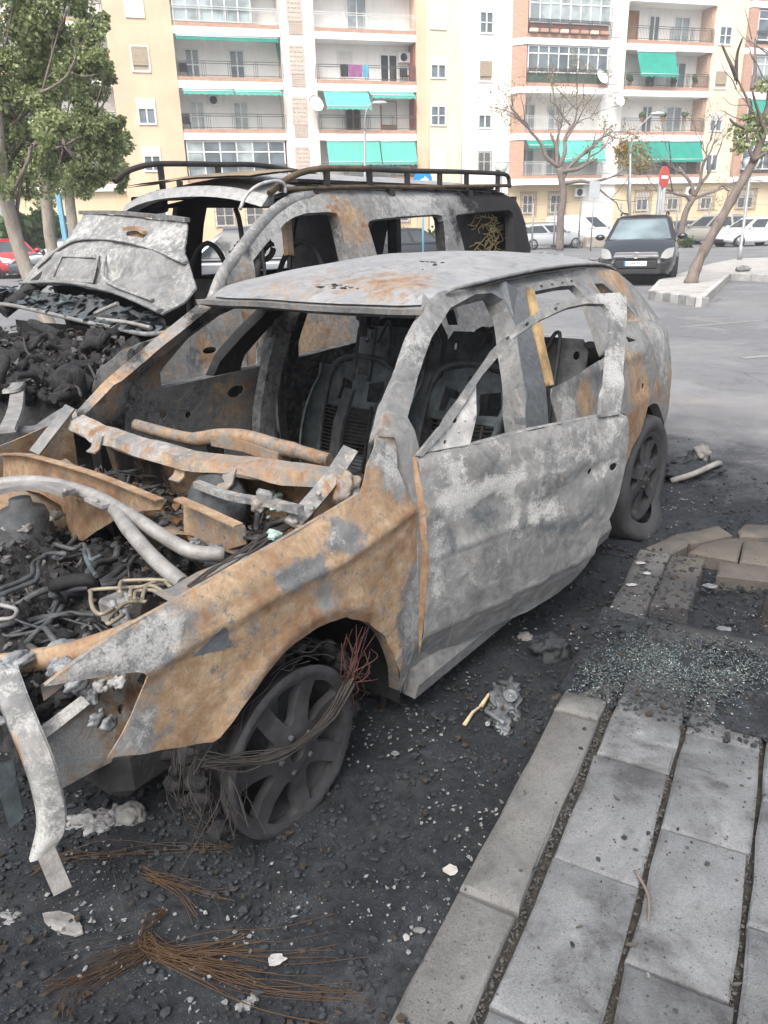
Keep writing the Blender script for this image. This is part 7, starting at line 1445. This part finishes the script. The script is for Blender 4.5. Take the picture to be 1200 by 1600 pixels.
# bonnet thrown back: inner side to the front
HP0, HN = (-1.78, 0, 1.03), (.62, 0, .69)
px_h = [(133, 334), (179, 336), (225, 340), (267, 344), (292, 348), (290, 365), (287, 386), (294, 412), (300, 432), (306, 448), (285, 470), (252, 490), (232, 481), (210, 470), (167, 455), (130, 447), (104, 444), (70, 443), (33, 445), (44, 428), (56, 414), (80, 394), (104, 373), (120, 352)]
Hn = np.array(HN) / np.linalg.norm(HN); He1 = np.array([0, 1.0, 0]); He2 = np.cross(Hn, He1) * -1
if He2[2] < 0: He2 = -He2
def h2(p): q = onP(p, HP0, HN) - np.array(HP0); return (q @ He1, q @ He2)
def hood_relief(a, b):
    v = .02 * FB((a, b, 0), 2.5, 3, 3)
    c1 = h2((140, 425)); c2 = h2((215, 395)); c3 = h2((230, 355)); c4 = h2((220, 430))
    v -= .05 * max(0, 1 - max(abs(a - c1[0]) / .33, abs(b - c1[1]) / .10) ** 8) if max(abs(a - c1[0]) / .33, abs(b - c1[1]) / .10) < 1 else 0
    v -= .03 * math.exp(-(((a - c4[0]) / .3) ** 2 + ((b - c4[1]) / .08) ** 2) ** 2)
    v += .02 * math.exp(-((b - c2[1] - .02 * math.sin(a * 4)) / .02) ** 2); v -= .02 * math.exp(-(((a - c3[0]) / .35) ** 2 + ((b - c3[1]) / .05) ** 2) ** 2)
    return v
mb = MB(); o0 = np.array(HP0); OH = [h2(p) for p in px_h]
hlift = lambda a, b: o0 + He1 * a + He2 * b + Hn * hood_relief(a, b)
nrm_t = np.cross(np.array(hlift(.001, 0)) - hlift(0, 0), np.array(hlift(0, .001)) - hlift(0, 0))
panel(mb, OH, [[h2(p) for p in ((196, 358), (212, 356), (229, 364), (224, 372), (196, 367))]], hlift, .012, .028, .006, bool(nrm_t @ Hn < 0))
hp3 = lambda p, add, rad: (o0 + He1 * h2(p)[0] + He2 * h2(p)[1], rad, add)
hood = mb.build('bonnet', M_METAL, van, wearf((-.1, .42, .12, -.3), hp3((210, 440), (0, -.35, .1, .1), .3), hp3((90, 410), (0, -.1, .35, .1), .2), hp3((140, 430), (0, .2, .1, 0), .25), hp3((280, 420), (.3, 0, 0, 0), .12), hp3((120, 370), (0, .2, .2, .15), .15), hp3((250, 480), (.35, 0, 0, 0), .1), hp3((260, 370), (0, .25, 0, 0), .2)))
mb = MB(); mb.beam(cr([o0 + He1 * h2(p)[0] + He2 * h2(p)[1] + Hn * .01 for p in ((128, 334), (179, 334), (225, 338), (267, 342), (294, 346))], 3), [(-.02, -.012), (.02, -.012), (.02, .014), (-.02, .014)]); mb.build('bonnet_edge', M_METAL, hood, wearf((.35, .1, .1, .45)))
mb = MB(); q = [o0 + He1 * h2(p)[0] + He2 * h2(p)[1] - Hn * .03 for p in ((190, 352), (235, 352), (235, 378), (190, 376))]; mb.poly(q); mb.poly(q[::-1]); mb.build('hinge_pocket', M_METAL, hood, wearf((1, 0, 0, .2)))
mb = MB(); mb.beam([o0 + He1 * h2(p)[0] + He2 * h2(p)[1] + Hn * .012 for p in ((196, 360), (214, 358), (228, 366))], [(-.012, -.01), (.012, -.01), (.012, .012), (-.012, .012)]); mb.build('hinge_stub', M_METAL, hood, wearf((1, 0, 0, 0)))
hq = lambda p, o_=.012: o0 + He1 * h2(p)[0] + He2 * h2(p)[1] + Hn * (o_ + hood_relief(*h2(p)) * .3)
for nm, P_, r_ in (('recess_rim', ((81, 437), (100, 401), (155, 403), (145, 439), (81, 437)), .013), ('pressed_rib', ((60, 420), (110, 380), (170, 375), (235, 388), (292, 412)), .016), ('bonnet_lip', ((36, 444), (104, 443), (167, 454), (210, 469), (252, 488)), .022), ('pressed_rib', ((165, 400), (160, 430), (185, 450), (240, 470)), .011)):
    mb = MB(); mb.tube(cr([hq(p) for p in P_], 5) if nm != 'recess_rim' else [hq(p) for p in P_], r_, 8, True, (1.3, .6)); mb.build(nm, M_METAL, hood, wearf((.05, .45, .1, -.1) if nm != 'bonnet_lip' else (.2, .1, .2, .35)))
q = [hq(p, .003) for p in ((86, 434), (103, 404), (151, 406), (142, 436))]; mb = MB(); mb.poly(q); mb.poly(q[::-1]); mb.build('recess_shade', M_METAL, hood, wearf((0, .1, .35, .1)))  # darker sheet paints shade into the shallow recess
# scuttle below the bonnet, full of broken blackened glass
lipp = [onZ(p, z) for p, z in (((-40, 478), 1.0), (0, 474), ) [:0]] if False else [onP(p, (-1.70, 0, 1.0), (1, 0, .25)) for p in ((-30, 476), (10, 476), (60, 486), (120, 500), (180, 513), (225, 522), (262, 520))]
lipb = [onP(p, (-1.92, 0, 1.0), (1, 0, .12)) for p in ((-30, 450), (10, 452), (60, 455), (120, 462), (180, 474), (225, 490), (258, 500))]
mb = MB(); L1, L2 = cr(lipp, 4), cr(lipb, 4); mb.grid([[a + (b2 - a) * t + (0, 0, -.05 * math.sin(PI * t) + .01 * FB(a + (b2 - a) * t, 6)) for a, b2 in zip(L1, L2)] for t in np.linspace(0, 1, 8)]); mb.build('scuttle_tray', M_DARKSTEEL, van)
mb = MB(); mb.tube(L1, .014, 8); mb.build('scuttle_lip', M_METAL, van, wearf((.3, .25, .2, .3)))
random.seed(3); mb = MB()
for i in range(260):
    j = random.randrange(len(L1)); t = random.random(); c = L1[j] + (L2[j] - L1[j]) * t + (random.gauss(0, .02), random.gauss(0, .03), .01 - .05 * math.sin(PI * t) + .012); a = random.uniform(0, 6.28); r = random.uniform(.015, .06); n = random.randint(3, 5); tl = random.gauss(0, .3), random.gauss(0, .3)
    P = [c + (r * math.cos(a + 2 * PI * k / n) * random.uniform(.6, 1), r * math.sin(a + 2 * PI * k / n) * random.uniform(.6, 1), 0) for k in range(n)]; P = [p + (0, 0, (p - c)[0] * tl[0] + (p - c)[1] * tl[1]) for p in P]; mb.poly(P); mb.poly([p + (0, 0, -.004) for p in P][::-1])
tag(mb.build('broken_windscreen', M_BLUESTEEL, van), kind='stuff')
pipes('wiper_arm', [[onP(p, (-1.80, 0, 1.02), (1, 0, .3)) for p in ((148, 490), (170, 480), (184, 474))], [onP(p, (-1.76, 0, 1.0), (1, 0, .3)) for p in ((150, 498), (200, 504), (236, 512))]], .012, M_SILVER, van)
# engine bay: burnt mass of ropes of charred insulation
mb = MB(); rows = []
for i in range(56):
    x = -1.72 + .86 * i / 55; rows.append([(x, VC + y, .70 + .16 * max(0, min(1, (-1.35 - x) / .3)) + .11 * FB((x, y, 0), 3.2, 6, 4) + .05 * abs(FB((x, y, 0), 9, 3, 3)) - .25 * max(0, (x + 1.2) / .34) ** 2 - .1 * max(0, abs(y) - .6)) for y in np.linspace(-.98, .93, 70)])
mb.grid(rows); veng = mb.build('engine', M_CHAR, van)
random.seed(18); mb = MB()
for i in range(70):
    x, y = random.uniform(-1.7, -1.0), VC + random.uniform(-.85, .85); a = random.uniform(0, 6.28); L = random.uniform(.15, .5); z = .76 + .14 * max(0, min(1, (-1.35 - x) / .3)) + .09 * FB((x, y - VC, 0), 3.2, 6, 4)
    P = [np.array([x + L * (t - .5) * math.cos(a) + random.gauss(0, .04), y + L * (t - .5) * math.sin(a) + random.gauss(0, .04), z + random.gauss(0, .04)]) for t in np.linspace(0, 1, 5)]
    Q = cr(P, 4); r0 = random.uniform(.02, .05); mb.tube(Q, [r0 * (.8 + .35 * N3(q, 9, i)) for q in Q], 9)
for i in range(120):
    x, y = random.uniform(-1.7, -.95), VC + random.uniform(-.9, .88); mb.blob((x, y, .71 + .15 * max(0, min(1, (-1.35 - x) / .3)) + .09 * FB((x, y - VC, 0), 3.2, 6, 4)), random.uniform(.025, .08), 2, .8, 2.4, i, (1, 1, .8))
tag(mb.build('charred_insulation', M_CHAR, veng), kind='stuff')
for px, z in ((((28, 600), (24, 640), (10, 675)), .78), (((5, 612), (20, 610), (30, 600)), .80)): mb = MB(); mb.beam(cr([onZ(p, z) for p in px], 4), [(-.035, -.004), (.035, -.004), (.03, .01), (-.03, .01)]); mb.build('heat_shield', M_SILVER, veng)
def _vp():
    x, y = random.uniform(-1.75, -.95), VC + random.uniform(-.9, .88); return (x, y, .73 + .14 * max(0, min(1, (-1.35 - x) / .3)) + .11 * FB((x, y, 0), 3.2, 6, 4) + .03)
rubble('burnt_scraps', _vp, 700, .008, .035, (M_CHAR, M_GREYASH), veng, 54); rubble('rust_scale', _vp, 60, .006, .016, (M_RUSTBIT,), veng, 55)
pipes('bent_wire', [[onZ(p, .85) for p in ((132, 555), (140, 572), (150, 592))], [onZ(p, .82) for p in ((158, 560), (172, 568), (182, 562), (178, 556))], [onZ(p, .8) for p in ((100, 612), (112, 604), (122, 606), (126, 618))], [onZ(p, .9) for p in ((36, 520), (40, 545), (48, 556))]], .007, M_WIREGREY, veng)
mb = MB(); mb.grid([[(-1.80 + .03 * FB((0, y, z), 5, 2), VC + y, z) for y in np.linspace(-.95, .95, 24)] for z in np.linspace(.3, .96, 9)]); mb.build('firewall', M_CHAR, van)
fe_ = [onZ((118, 640), .80), onZ((85, 658), .76), onZ((45, 690), .70), onZ((0, 708), .68), onZ((-40, 720), .66)]
mb = MB(); mb.beam(cr(fe_, 4), [(-.07, -.02), (.0, .0), (.05, -.03), (.045, -.036), (.0, -.008), (-.07, -.028)]); mb.build('wing_scrap', M_METAL, van, wearf((.5, .3, .1, .25)))
strip('wing_scrap', [onZ((0, 672), .74), onZ((60, 668), .75), onZ((110, 640), .79)], .05, .004, M_METAL, van, wearf((.2, .1, .2, .5)))
for s_, xx in ((1, XR + 1.0), (-1, XR + 1.0), (1, -1.55), (-1, -1.55)):
    mb = MB(); Mx = Matrix.Translation((xx, VC + s_ * .86, .24)) @ Matrix.Rotation(-s_ * PI / 2, 4, 'X'); mb.lathe([(0, .0), (.1, .02), (.19, .01), (.2, .04), (.215, .04), (.215, -.14), (0, -.14)], 26, Mx); mb.build('wheel', M_RIM, van)
# roof rack
RY = VS(-4, 1.775) + .06; RYF = 2 * VC - RY
M_RACK = mat('burnt_rack_tube', (.055, .05, .045), .7, .3, .5, 5, .3, 60, .3, (.02, .02, .02)); M_RACKR = mat('rusty_rack_tube', (.14, .10, .06), .8, .2, .5, 6, .4, 60, .3, (.04, .035, .03))
rack = bpy.data.objects.new('roof_rack', None); COL.objects.link(rack); rack.parent = van
zt = onY((600, 268), RY)[2]; zl = onY((600, 292), RY)[2]
top = [onY(p, RY) for p in ((421, 303), (440, 286), (462, 273), (485, 266), (517, 263), (577, 264), (640, 267), (700, 268), (760, 270), (786, 272))]
top += [onY((794, 277), RY - .03), onY((796, 292), RY)]
far = [np.array((p[0], RYF, p[2])) for p in top]; farp = [onY(p, RYF) for p in ((179, 284), (195, 270), (217, 261), (250, 256), (340, 257), (420, 260))] + [np.array((top[8][0], RYF, top[8][2])), np.array((top[9][0], RYF, top[9][2]))]
def tubeobj(nm, P, r, m, par, k=4): mb_ = MB(); mb_.tube(cr(P, k), r, 9); return mb_.build(nm, m, par)
tubeobj('top_rail', top[:6], .021, M_RACKR, rack); tubeobj('top_rail', top[5:], .019, M_RACK, rack); tubeobj('top_rail', farp, .021, M_RACK, rack)
low = [onY((437, 296), RY), onY((560, 292), RY), onY((660, 292), RY), onY((796, 290), RY)]; tubeobj('lower_rail', low, .015, M_RACKR, rack); tubeobj('lower_rail', [np.array((p[0], RYF, p[2])) for p in low], .02, M_RACK, rack)
for px in (510, 577, 636, 687, 729, 778):
    a = onY((px, 266), RY); mb = MB(); mb.beam([a, (a[0], RY, zl - .005)], [(-.022, -.012), (.022, -.012), (.022, .012), (-.022, .012)], up=(0, 1, 0)); mb.build('rack_post', M_RACK, rack)
    mb = MB(); mb.beam([(a[0], RYF, zl), (a[0], RYF, zt)], [(-.022, -.012), (.022, -.012), (.022, .012), (-.022, .012)], up=(0, 1, 0)); mb.build('rack_post', M_RACK, rack)
    mb = MB(); mb.beam([(a[0], RYF, zl), (a[0], RY, zl)], [(-.015, -.012), (.015, -.012), (.015, .012), (-.015, .012)]); mb.build('cross_bar', M_RACK, rack)
for a in (farp[3], farp[4], farp[5]): mb = MB(); mb.beam([(a[0], RYF, zl - .06), (a[0], RYF, a[2])], [(-.022, -.012), (.022, -.012), (.022, .012), (-.022, .012)], up=(0, 1, 0)); mb.build('rack_post', M_RACK, rack)
for px in (492, 612, 735): a = onY((px, 298), RY); mb = MB(); mb.box((a[0] - .03, RY - .06, 1.72), (a[0] + .03, RY + .01, zl)); mb.build('rack_foot', M_RACK, rack)
for i in range(9): y = RYF + (RY - RYF) * (i + .5) / 9; mb = MB(); mb.box((top[9][0] + .1, y - .07, zl + .014), (-3.0, y + .05, zl + .034)); mb.build('deck_slat', M_RACK, rack)
pipes('dangling_cable', [[onY(p, -1.62) for p in ((446, 302), (444, 288), (430, 283), (405, 289), (385, 305), (375, 327))]], .011, M_PALEWH, van)
# ================================================================== what lies on the ground
def cg(px, z=.03): return np.array(gpt(px, z))
def burnt_at(p):                                            # 0..1 how deep in the burn
    q = w2c(p); d = math.hypot((q[0] + 1.5) / 3.4, (q[1] + 1.2) / 3.5) + .14 * FB(p, 1.2, 4, 3); return max(0, min(1, (1.05 - d) * 4))
def ground_h(p):
    s_, t_ = kcoord(p)
    if t_ > -.01 and s_ < 2.46: return KZ1 + .003 if not (t_ > .28 and s_ > 1.75) else .05
    k = burnt_at(p); return .006 + k * .012
random.seed(99)
M_ASH = mat('white_ash', (.24, .245, .25), .95, 0, .3, 40, 0, 1, .1, (.085, .086, .088)); M_CRUST = mat('black_crust', (.007, .0086, .011), .75, 0, .5, 30, .5, 60, .4, (.027, .032, .039))
M_BROWNCH = mat('brown_char', (.05, .04, .03), .9, 0, .5, 18, .3, 60, .2, (.025, .021, .017))
ash, crust, brown = MB(), MB(), MB()
n = 0
while n < 44000:
    y = .6 + 6.5 * random.random() ** 1.7; x = (-1.5 - .40 * y) + (2.3 + .95 * y) * random.random(); p = (x, y, 0); s_, t_ = kcoord(p)
    k = burnt_at(p); onpave = t_ > 0 and s_ < 2.46
    if random.random() > k * (.35 if onpave and s_ < 1.1 else 1.0): continue
    if onpave and s_ < 1.15 and random.random() > .12: continue
    n += 1; z = ground_h(p); cl = FB(p, 3.1, 12, 3); h = .014 * abs(FB(p, 9, 7, 3)) if not onpave else 0
    if cl > .06 and random.random() < .1 + 1.9 * cl: r = .0009 + .0075 * random.random() ** 3.6; flake(ash, (x, y, z + h + .004), r, r * .25, .5)
    elif random.random() < .9: r = .002 + .011 * random.random() ** 3.5; chunk(crust, (x, y, z + h + r * .15), r)
    else: r = .003 + .012 * random.random() ** 3; flake(brown, (x, y, z + h + .003), r, r * .3, .5)
for i in range(170):
    y = .7 + 3.6 * random.random() ** 1.3; x = (-1.3 - .35 * y) + (1.9 + .75 * y) * random.random(); p = (x, y, 0); s_, t_ = kcoord(p)
    if t_ > -.03 or burnt_at(p) < .5: continue
    r = random.uniform(.010, .026)
    if random.random() < .7: chunk(crust, (x, y, .012), r)
    else: flake(crust, (x, y, .022), r * 1.2, .003, .5)
tag(ash.build('ash_flakes', M_ASH), kind='stuff'); tag(crust.build('burnt_debris', M_CRUST), kind='stuff'); tag(brown.build('charred_scraps', M_BROWNCH), kind='stuff')
# broken tempered glass on the paving, pale green
mg, tg, bg_ = newmat('broken_glass'); g_ = NG(tg); gi = tg.nodes.new('ShaderNodeNewGeometry')
g_.lk(g_.mix(gi.outputs['Random Per Island'], (.03, .045, .048), (.135, .17, .17)), bg_.inputs['Base Color']); bg_.inputs['Roughness'].default_value = .12; bg_.inputs['Specular IOR Level'].default_value = .8; bg_.inputs['Transmission Weight'].default_value = .25
gl = MB(); dirt = MB(); n = 0
while n < 4600:
    px = (random.gauss(1050, 110), random.gauss(1040, 30)); p = gpt(px, KZ1); s_, t_ = kcoord(p)
    if t_ < .01 or t_ > 1.5 or s_ < 1.12 or s_ > 1.75: continue
    if random.random() > .35 + 1.3 * max(0, FB(p, 5, 3, 3) + .25): continue
    n += 1; r = random.uniform(.0016, .0040); chunk(gl, (p[0], p[1], KZ1 + .004 + random.random() * .006), r)
tag(gl.build('broken_glass', mg), kind='stuff')
# soot and grit drifted over the end of the pavement
mb = MB(); rows = []
for i in range(44):
    s_ = 1.2 + .62 * i / 43; rows.append([kp(s_, -.02 + 1.35 * k / 79, KZ1 - .004 + .020 * (FB(kp(s_, k / 40), 4, 2, 4) + .05 + .4 * math.sin(PI * i / 43) - .25) * (1 if k > 1 else .3)) for k in range(80)])
mb.grid(rows); tag(mb.build('soot_drift', M_GROUND), kind='structure')
mb = MB()
for i in range(4200):
    s_, t_ = random.uniform(1.15, 2.44), random.uniform(.0, 1.1); r = .002 + .010 * random.random() ** 3; z = KZ1 if not (t_ > .28 and s_ > 1.75) else .06
    if t_ < .27 and s_ > 2.0 and random.random() < .75: continue
    chunk(mb, kp(s_, t_, z + .003), r)
tag(mb.build('grit', M_CRUST), kind='stuff')
# grit in the joints between the slabs, and specks on them
mb = MB()
for i in range(3400):
    k = random.randrange(0, 6); t_ = .143 + .2075 * k + random.gauss(0, .005); s_ = random.uniform(-.3, 1.3); chunk(mb, kp(s_, t_, .106 + random.uniform(-.004, .008)), random.uniform(.0015, .005))
for i in range(900): s_, t_ = random.uniform(-.2, 1.3), random.uniform(0, 1.4); chunk(mb, kp(s_, t_, KZ1 + .002), random.uniform(.001, .0035))
tag(mb.build('joint_grit', mat('joint_grit', (.035, .034, .033), .9, 0, .5, 60, 0, 1, .2, (.085, .08, .077))), kind='stuff')
# bundles of rusty tyre cord
def bundle(label, paths, n, r, m, spread, grp='bundles of tyre wire in front of the car'):
    base = np.mean([gpt(p, .02) for p in paths[0]], axis=0); o = thing('wire_bundle', label, 'wire bundle', tuple(base), 0, grp); mb = MB()
    for P in paths:
        Q = [gpt(p, .02) - base for p in P]
        for i in range(n):
            u = random.gauss(0, 1); w_ = []
            for j, q in enumerate(Q):
                f = spread[0] + (spread[1] - spread[0]) * j / (len(Q) - 1); d = Q[min(j + 1, len(Q) - 1)] - Q[max(j - 1, 0)]; nn = np.array([-d[1], d[0], 0]) / (np.linalg.norm(d) + 1e-6)
                w_.append(q + nn * u * f + np.array([random.gauss(0, .004), random.gauss(0, .004), abs(random.gauss(.008, .012))]) + np.array([random.gauss(0, .006), random.gauss(0, .006), 0]) * (j > 0))
            if random.random() < .45 and len(w_) > 2: k_ = random.uniform(.2, .9); w_ = w_[:-1]; w_[-1] = w_[-2] + (w_[-1] - w_[-2]) * k_
            mb.tube(cr(w_, 3), r * random.uniform(.7, 1.2), 3, False)
    mb.build('wires', m, o); return o
random.seed(60)
bundle('long fan of rusty wires spreading to the right at the bottom', [[(235, 1470), (270, 1500), (350, 1520), (450, 1540), (575, 1548)], [(240, 1495), (330, 1490), (430, 1490), (520, 1482)], [(250, 1500), (330, 1530), (420, 1560), (540, 1575)]], 17, .00085, M_WIRE, (.006, .035))
bundle('fan of rusty wires spreading to the lower left', [[(240, 1480), (190, 1500), (130, 1530), (70, 1550)], [(235, 1490), (180, 1520), (110, 1560), (90, 1590)]], 15, .00085, M_WIRE, (.006, .03))
bundle('short rusty wire tuft below the front wheel', [[(225, 1370), (270, 1385), (320, 1395), (365, 1402)], [(235, 1375), (280, 1400), (310, 1440)]], 12, .0009, M_WIRE, (.004, .018))
bundle('loop of rusty wire between the two wire fans', [[(262, 1425), (235, 1450), (228, 1480), (250, 1497), (300, 1500), (390, 1465)]], 12, .0010, M_WIRE, (.004, .012))
bundle('thin rusty wires lying under the bumper bracket', [[(50, 1365), (110, 1345), (170, 1335), (260, 1325), (370, 1330)]], 8, .0009, M_WIRE, (.006, .012))
bundle('dark hair thin wires scattered across the ash', [[(60, 1440), (150, 1400), (200, 1340)], [(330, 1400), (350, 1460), (420, 1520)], [(180, 1370), (200, 1440), (190, 1520)], [(440, 1370), (430, 1430)], [(300, 1250), (360, 1330), (350, 1390)], [(100, 1480), (240, 1450)]], 5, .0006, M_WIREGREY, (.03, .03))
def lump(name, label, cat, px, r, m, sq=(1, 1, .6), amp=.5, seed=0, z=0.0, n=1, grp=None):
    p = gpt(px, z); o = thing(name, label, cat, tuple(p), 0, grp); mb = MB(); random.seed(seed)
    for i in range(n): mb.blob((random.gauss(0, r * .5) if n > 1 else 0, random.gauss(0, r * .35) if n > 1 else 0, r * sq[2] * .7), r * (random.uniform(.4, .9) if n > 1 else 1), 3, amp, 2.0, seed + i, sq)
    mb.build('body', m, o); return o
M_STONE = mat('grey_stone', (.20, .195, .185), .9, 0, .3, 9, .5, 50, .2); M_STONEP = mat('pale_stone', (.24, .235, .22), .9, 0, .3, 9, .5, 50, .2, (.11, .11, .11)); M_PLAST = mat('melted_plastic', (.16, .175, .19), .35, .1, .5, 9, .6, 30, .5, (.05, .055, .06))
# melted lamp unit under the door
p = gpt((790, 1112), 0); o = thing('melted_lamp', 'melted grey lamp unit lying on the ash beside the kerb', 'car part', tuple(p), CARYAW + .55)
mb = MB(); V, F = ICO[3]
mb.blob((0, 0, .015), .085, 4, .7, 2.2, 4, (1.25, .55, .26)); mb.blob((-.09, .02, .025), .045, 3, .5, 2, 8, (1, .7, .5)); mb.blob((.1, -.01, .02), .04, 3, .5, 2, 9, (1.2, .6, .5)); mb.build('housing', M_PLAST, o)
mb = MB(); Mx = Matrix.Translation((-.02, .015, .045)) @ Matrix.Rotation(.5, 4, 'Y'); mb.lathe([(.022, .0), (.024, .010), (.018, .012), (.016, .004), (.009, .004), (.008, .012), (0, .012)], 18, Mx); mb.build('bulb_holder', M_PLAST, o)
mb = MB(); [mb.tube(cr([(-.13 + .26 * t, .045 * math.sin(t * 5 + q) - .02, .03 + .02 * math.sin(t * 7 + q)) for t in np.linspace(0, 1, 6)], 3), .008, 7) for q in (0, 1.5)]; mb.build('bent_rim', M_PLAST, o)
for px, a, l in (((765, 1090), 0.4, 'split pale wood sliver beside the melted lamp, upper of two'), ((740, 1118), .5, 'split pale wood sliver beside the melted lamp, lower of two')):
    p = gpt(px, .02); o = thing('wood_sliver', l, 'wood sliver', tuple(p), .95); mb = MB(); mb.beam([(-.06, 0, 0), (0, .003, .012), (.06, 0, .006)], lambda t: [(-.006 * (1.1 - t), -.003), (.006 * (1.1 - t), -.003), (.005 * (1.1 - t), .003), (-.006 * (1.1 - t), .003)]); mb.build('splinter', mat('pale_wood', (.48, .38, .24), .8, 0, .3, 30), o)
lump('stone', 'rounded grey stone under the sill beside the open door', 'stone', (820, 1003), .032, M_STONE, (1.1, .9, .7), .25, 3)
lump('charred_lump', 'tall dark charred lump under the open door', 'debris', (862, 1030), .06, M_CRUST, (1, .8, .9), .6, 5)
lump('charred_lump', 'flat dark crust lying left of the tall lump under the door', 'debris', (845, 1005), .045, M_CRUST, (1.2, .9, .35), .7, 7)
lump('stone', 'pale squarish stone on the ash below the wing tip', 'stone', (205, 1285), .042, M_STONEP, (1, .9, .8), .22, 9)
lump('ash_clump', 'crumbled ash heap left of the pale squarish stone', 'debris', (160, 1295), .05, M_ASH, (1.2, .8, .5), .9, 11, 0, 5)
lump('ash_clump', 'pale ash clump beside the right edge of the front wheel', 'debris', (583, 1222), .022, M_ASH, (1.1, .9, .5), .8, 12, 0, 4)
lump('ash_clump', 'pale grey ash clump at the left edge of the picture below the bracket', 'debris', (10, 1445), .03, M_ASH, (1.5, .8, .4), .8, 13, 0, 4)
lump('ash_clump', 'ash clump near the bottom right of the wire fan', 'debris', (385, 1565), .022, M_ASH, (1, 1.3, .4), .9, 14, 0, 4)
def sheet(name, label, px, r, m, seed, asp=1.0, z=.02, cat='debris', yaw=0):
    random.seed(seed); p = gpt(px, z); o = thing(name, label, cat, tuple(p), yaw); mb = MB(); n = 11; P = [(r * asp * math.cos(2 * PI * i / n) * random.uniform(.7, 1.15), r * math.sin(2 * PI * i / n) * random.uniform(.7, 1.15)) for i in range(n)]
    panel(mb, P, [], lambda a, b: (a, b, .006 + .22 * r * FB((a, b, seed), .6 / r, seed, 3) + .15 * r), .002, r * .22, 0, False); mb.build('sheet', m, o); return o
sheet('white_scrap', 'small white torn scrap lying among the rusty wires', (433, 1503), .016, M_PALEWH, 2, 1.3); sheet('grey_scrap', 'pale oval scrap lying on the black ash near the kerb', (705, 1362), .017, mat('pale_scrap', (.36, .35, .33), .85, 0, .2, 30), 3, 1.1)
sheet('white_scrap', 'white crumb below the pale oval scrap next to the kerb', (635, 1468), .009, M_PALEWH, 4); sheet('white_scrap', 'small white scrap near the kerb right of the white crumb', (655, 1457), .008, M_ASH, 5, 1.8)
sheet('curved_shard', 'curved grey metal shard lying at the lower left', (100, 1447), .026, M_SILVER, 6, 2.4, .01, 'car part', -.5); sheet('grey_scrap', 'bluish oval flake on the ash right of the front wheel', (617, 1180), .010, M_MELT, 7, 1.5)
for i, (px, r, l) in enumerate((((1000, 882), .015, 'white ash scrap on the far kerb stone, upper'), ((1010, 898), .012, 'white ash scrap on the far kerb stone, middle'), ((987, 916), .014, 'white ash scrap on the far kerb stone, lower'))): sheet('ash_scrap', l, px, r, M_PALEWH, 20 + i, 1.5, KZ1 + .005)
for i, (px, r, l) in enumerate((((1110, 918), .02, 'white bent scrap in the tree pit below the brick'), ((1132, 985), .02, 'white crumpled scrap at the near end of the tree pit'))): sheet('white_scrap', l, px, r, M_MELT, 30 + i, 1.6, .07)
# part of a seat or bumper lying behind the rear wheel
p = gpt((1078, 745), 0); o = thing('car_part', 'charred bumper fragment lying behind the rear wheel', 'car part', tuple(p), .3); mb = MB(); mb.blob((0, 0, .04), .16, 3, .6, 1.8, 3, (1.4, .8, .35)); mb.blob((.05, .05, .08), .09, 3, .6, 2, 5, (1.2, .7, .6)); mb.build('charred_core', M_CRUST, o)
mb = MB(); mb.tube(cr([(-.22, -.1, .03), (-.1, -.14, .07), (.1, -.1, .10), (.22, 0, .05)], 4), .018, 8); mb.blob((.08, .02, .14), .05, 2, .6, 2, 2); mb.build('pale_rim', M_STONEP, o)
lump('stone', 'white chunk lying on the kerb of the traffic island', 'stone', (1161, 424), .14, M_STONEP, (1.4, 1, .6), .3, 15, .17)
lump('charred_lump', 'dark stone lying by the front of the dark grey car', 'debris', (927, 408), .2, M_STONE, (1.5, .8, .4), .4, 16)
# twig lying across a joint of the paving
p = gpt((1005, 1400), KZ1); o = thing('twig', 'thin curved dark twig lying across the paving joint', 'twig', tuple(p)); mb = MB(); mb.tube(cr([gpt(q, KZ1 + .006) - p for q in ((992, 1360), (1003, 1378), (1013, 1400), (1014, 1425), (1013, 1438))], 4), .0035, 7); mb.build('stem', M_BARKD, o)
M_DRYLEAF = mat('dry_leaf', (.075, .07, .06), .85, 0, .4, 40)
random.seed(71)
for px, l in (((963, 1248), 'dark curled leaf on the first slab column, nearest the melted lamp'), ((986, 1478), 'dark curled leaf beside the joint below the curved twig'), ((1108, 1120), 'dark curled leaf just below the broken glass on the second slab column'), ((820, 1240), 'dark oval leaf lying on the kerb stone'), ((905, 1450), 'dark curled leaf in the middle of the lowest first column slab'), ((1150, 1540), 'dark curled leaf in the lowest corner at the right')):
    p = gpt(px, KZ1 + .003); o = thing('dry_leaf', l, 'leaf', tuple(p), random.uniform(0, 6), 'dark leaves on the paving'); mb = MB(); r = random.uniform(.005, .009)
    mb.grid([[(r * 1.6 * u, r * .55 * (1 - u * u) * v, .001 + .0025 * v * v + .002 * u * u) for v in (-1, -.4, .4, 1)] for u in np.linspace(-1, 1, 7)]); mb.build('blade', M_DRYLEAF, o)
# ================================================================== thin air volume added to imitate lens veiling glare
mh = bpy.data.materials.new('lens_veil'); mh.use_nodes = True; th = mh.node_tree; th.nodes.clear()
ho = th.nodes.new('ShaderNodeOutputMaterial'); hv = th.nodes.new('ShaderNodeVolumePrincipled'); hv.inputs['Density'].default_value = .0020; hv.inputs['Color'].default_value = (.93, .96, 1.0, 1); hv.inputs['Anisotropy'].default_value = .2
th.links.new(hv.outputs[0], ho.inputs['Volume'])
mb = MB(); mb.box((-640, -340, -1.0), (640, 940, 24)); tag(mb.build('glare_veil', mh), kind='stuff')
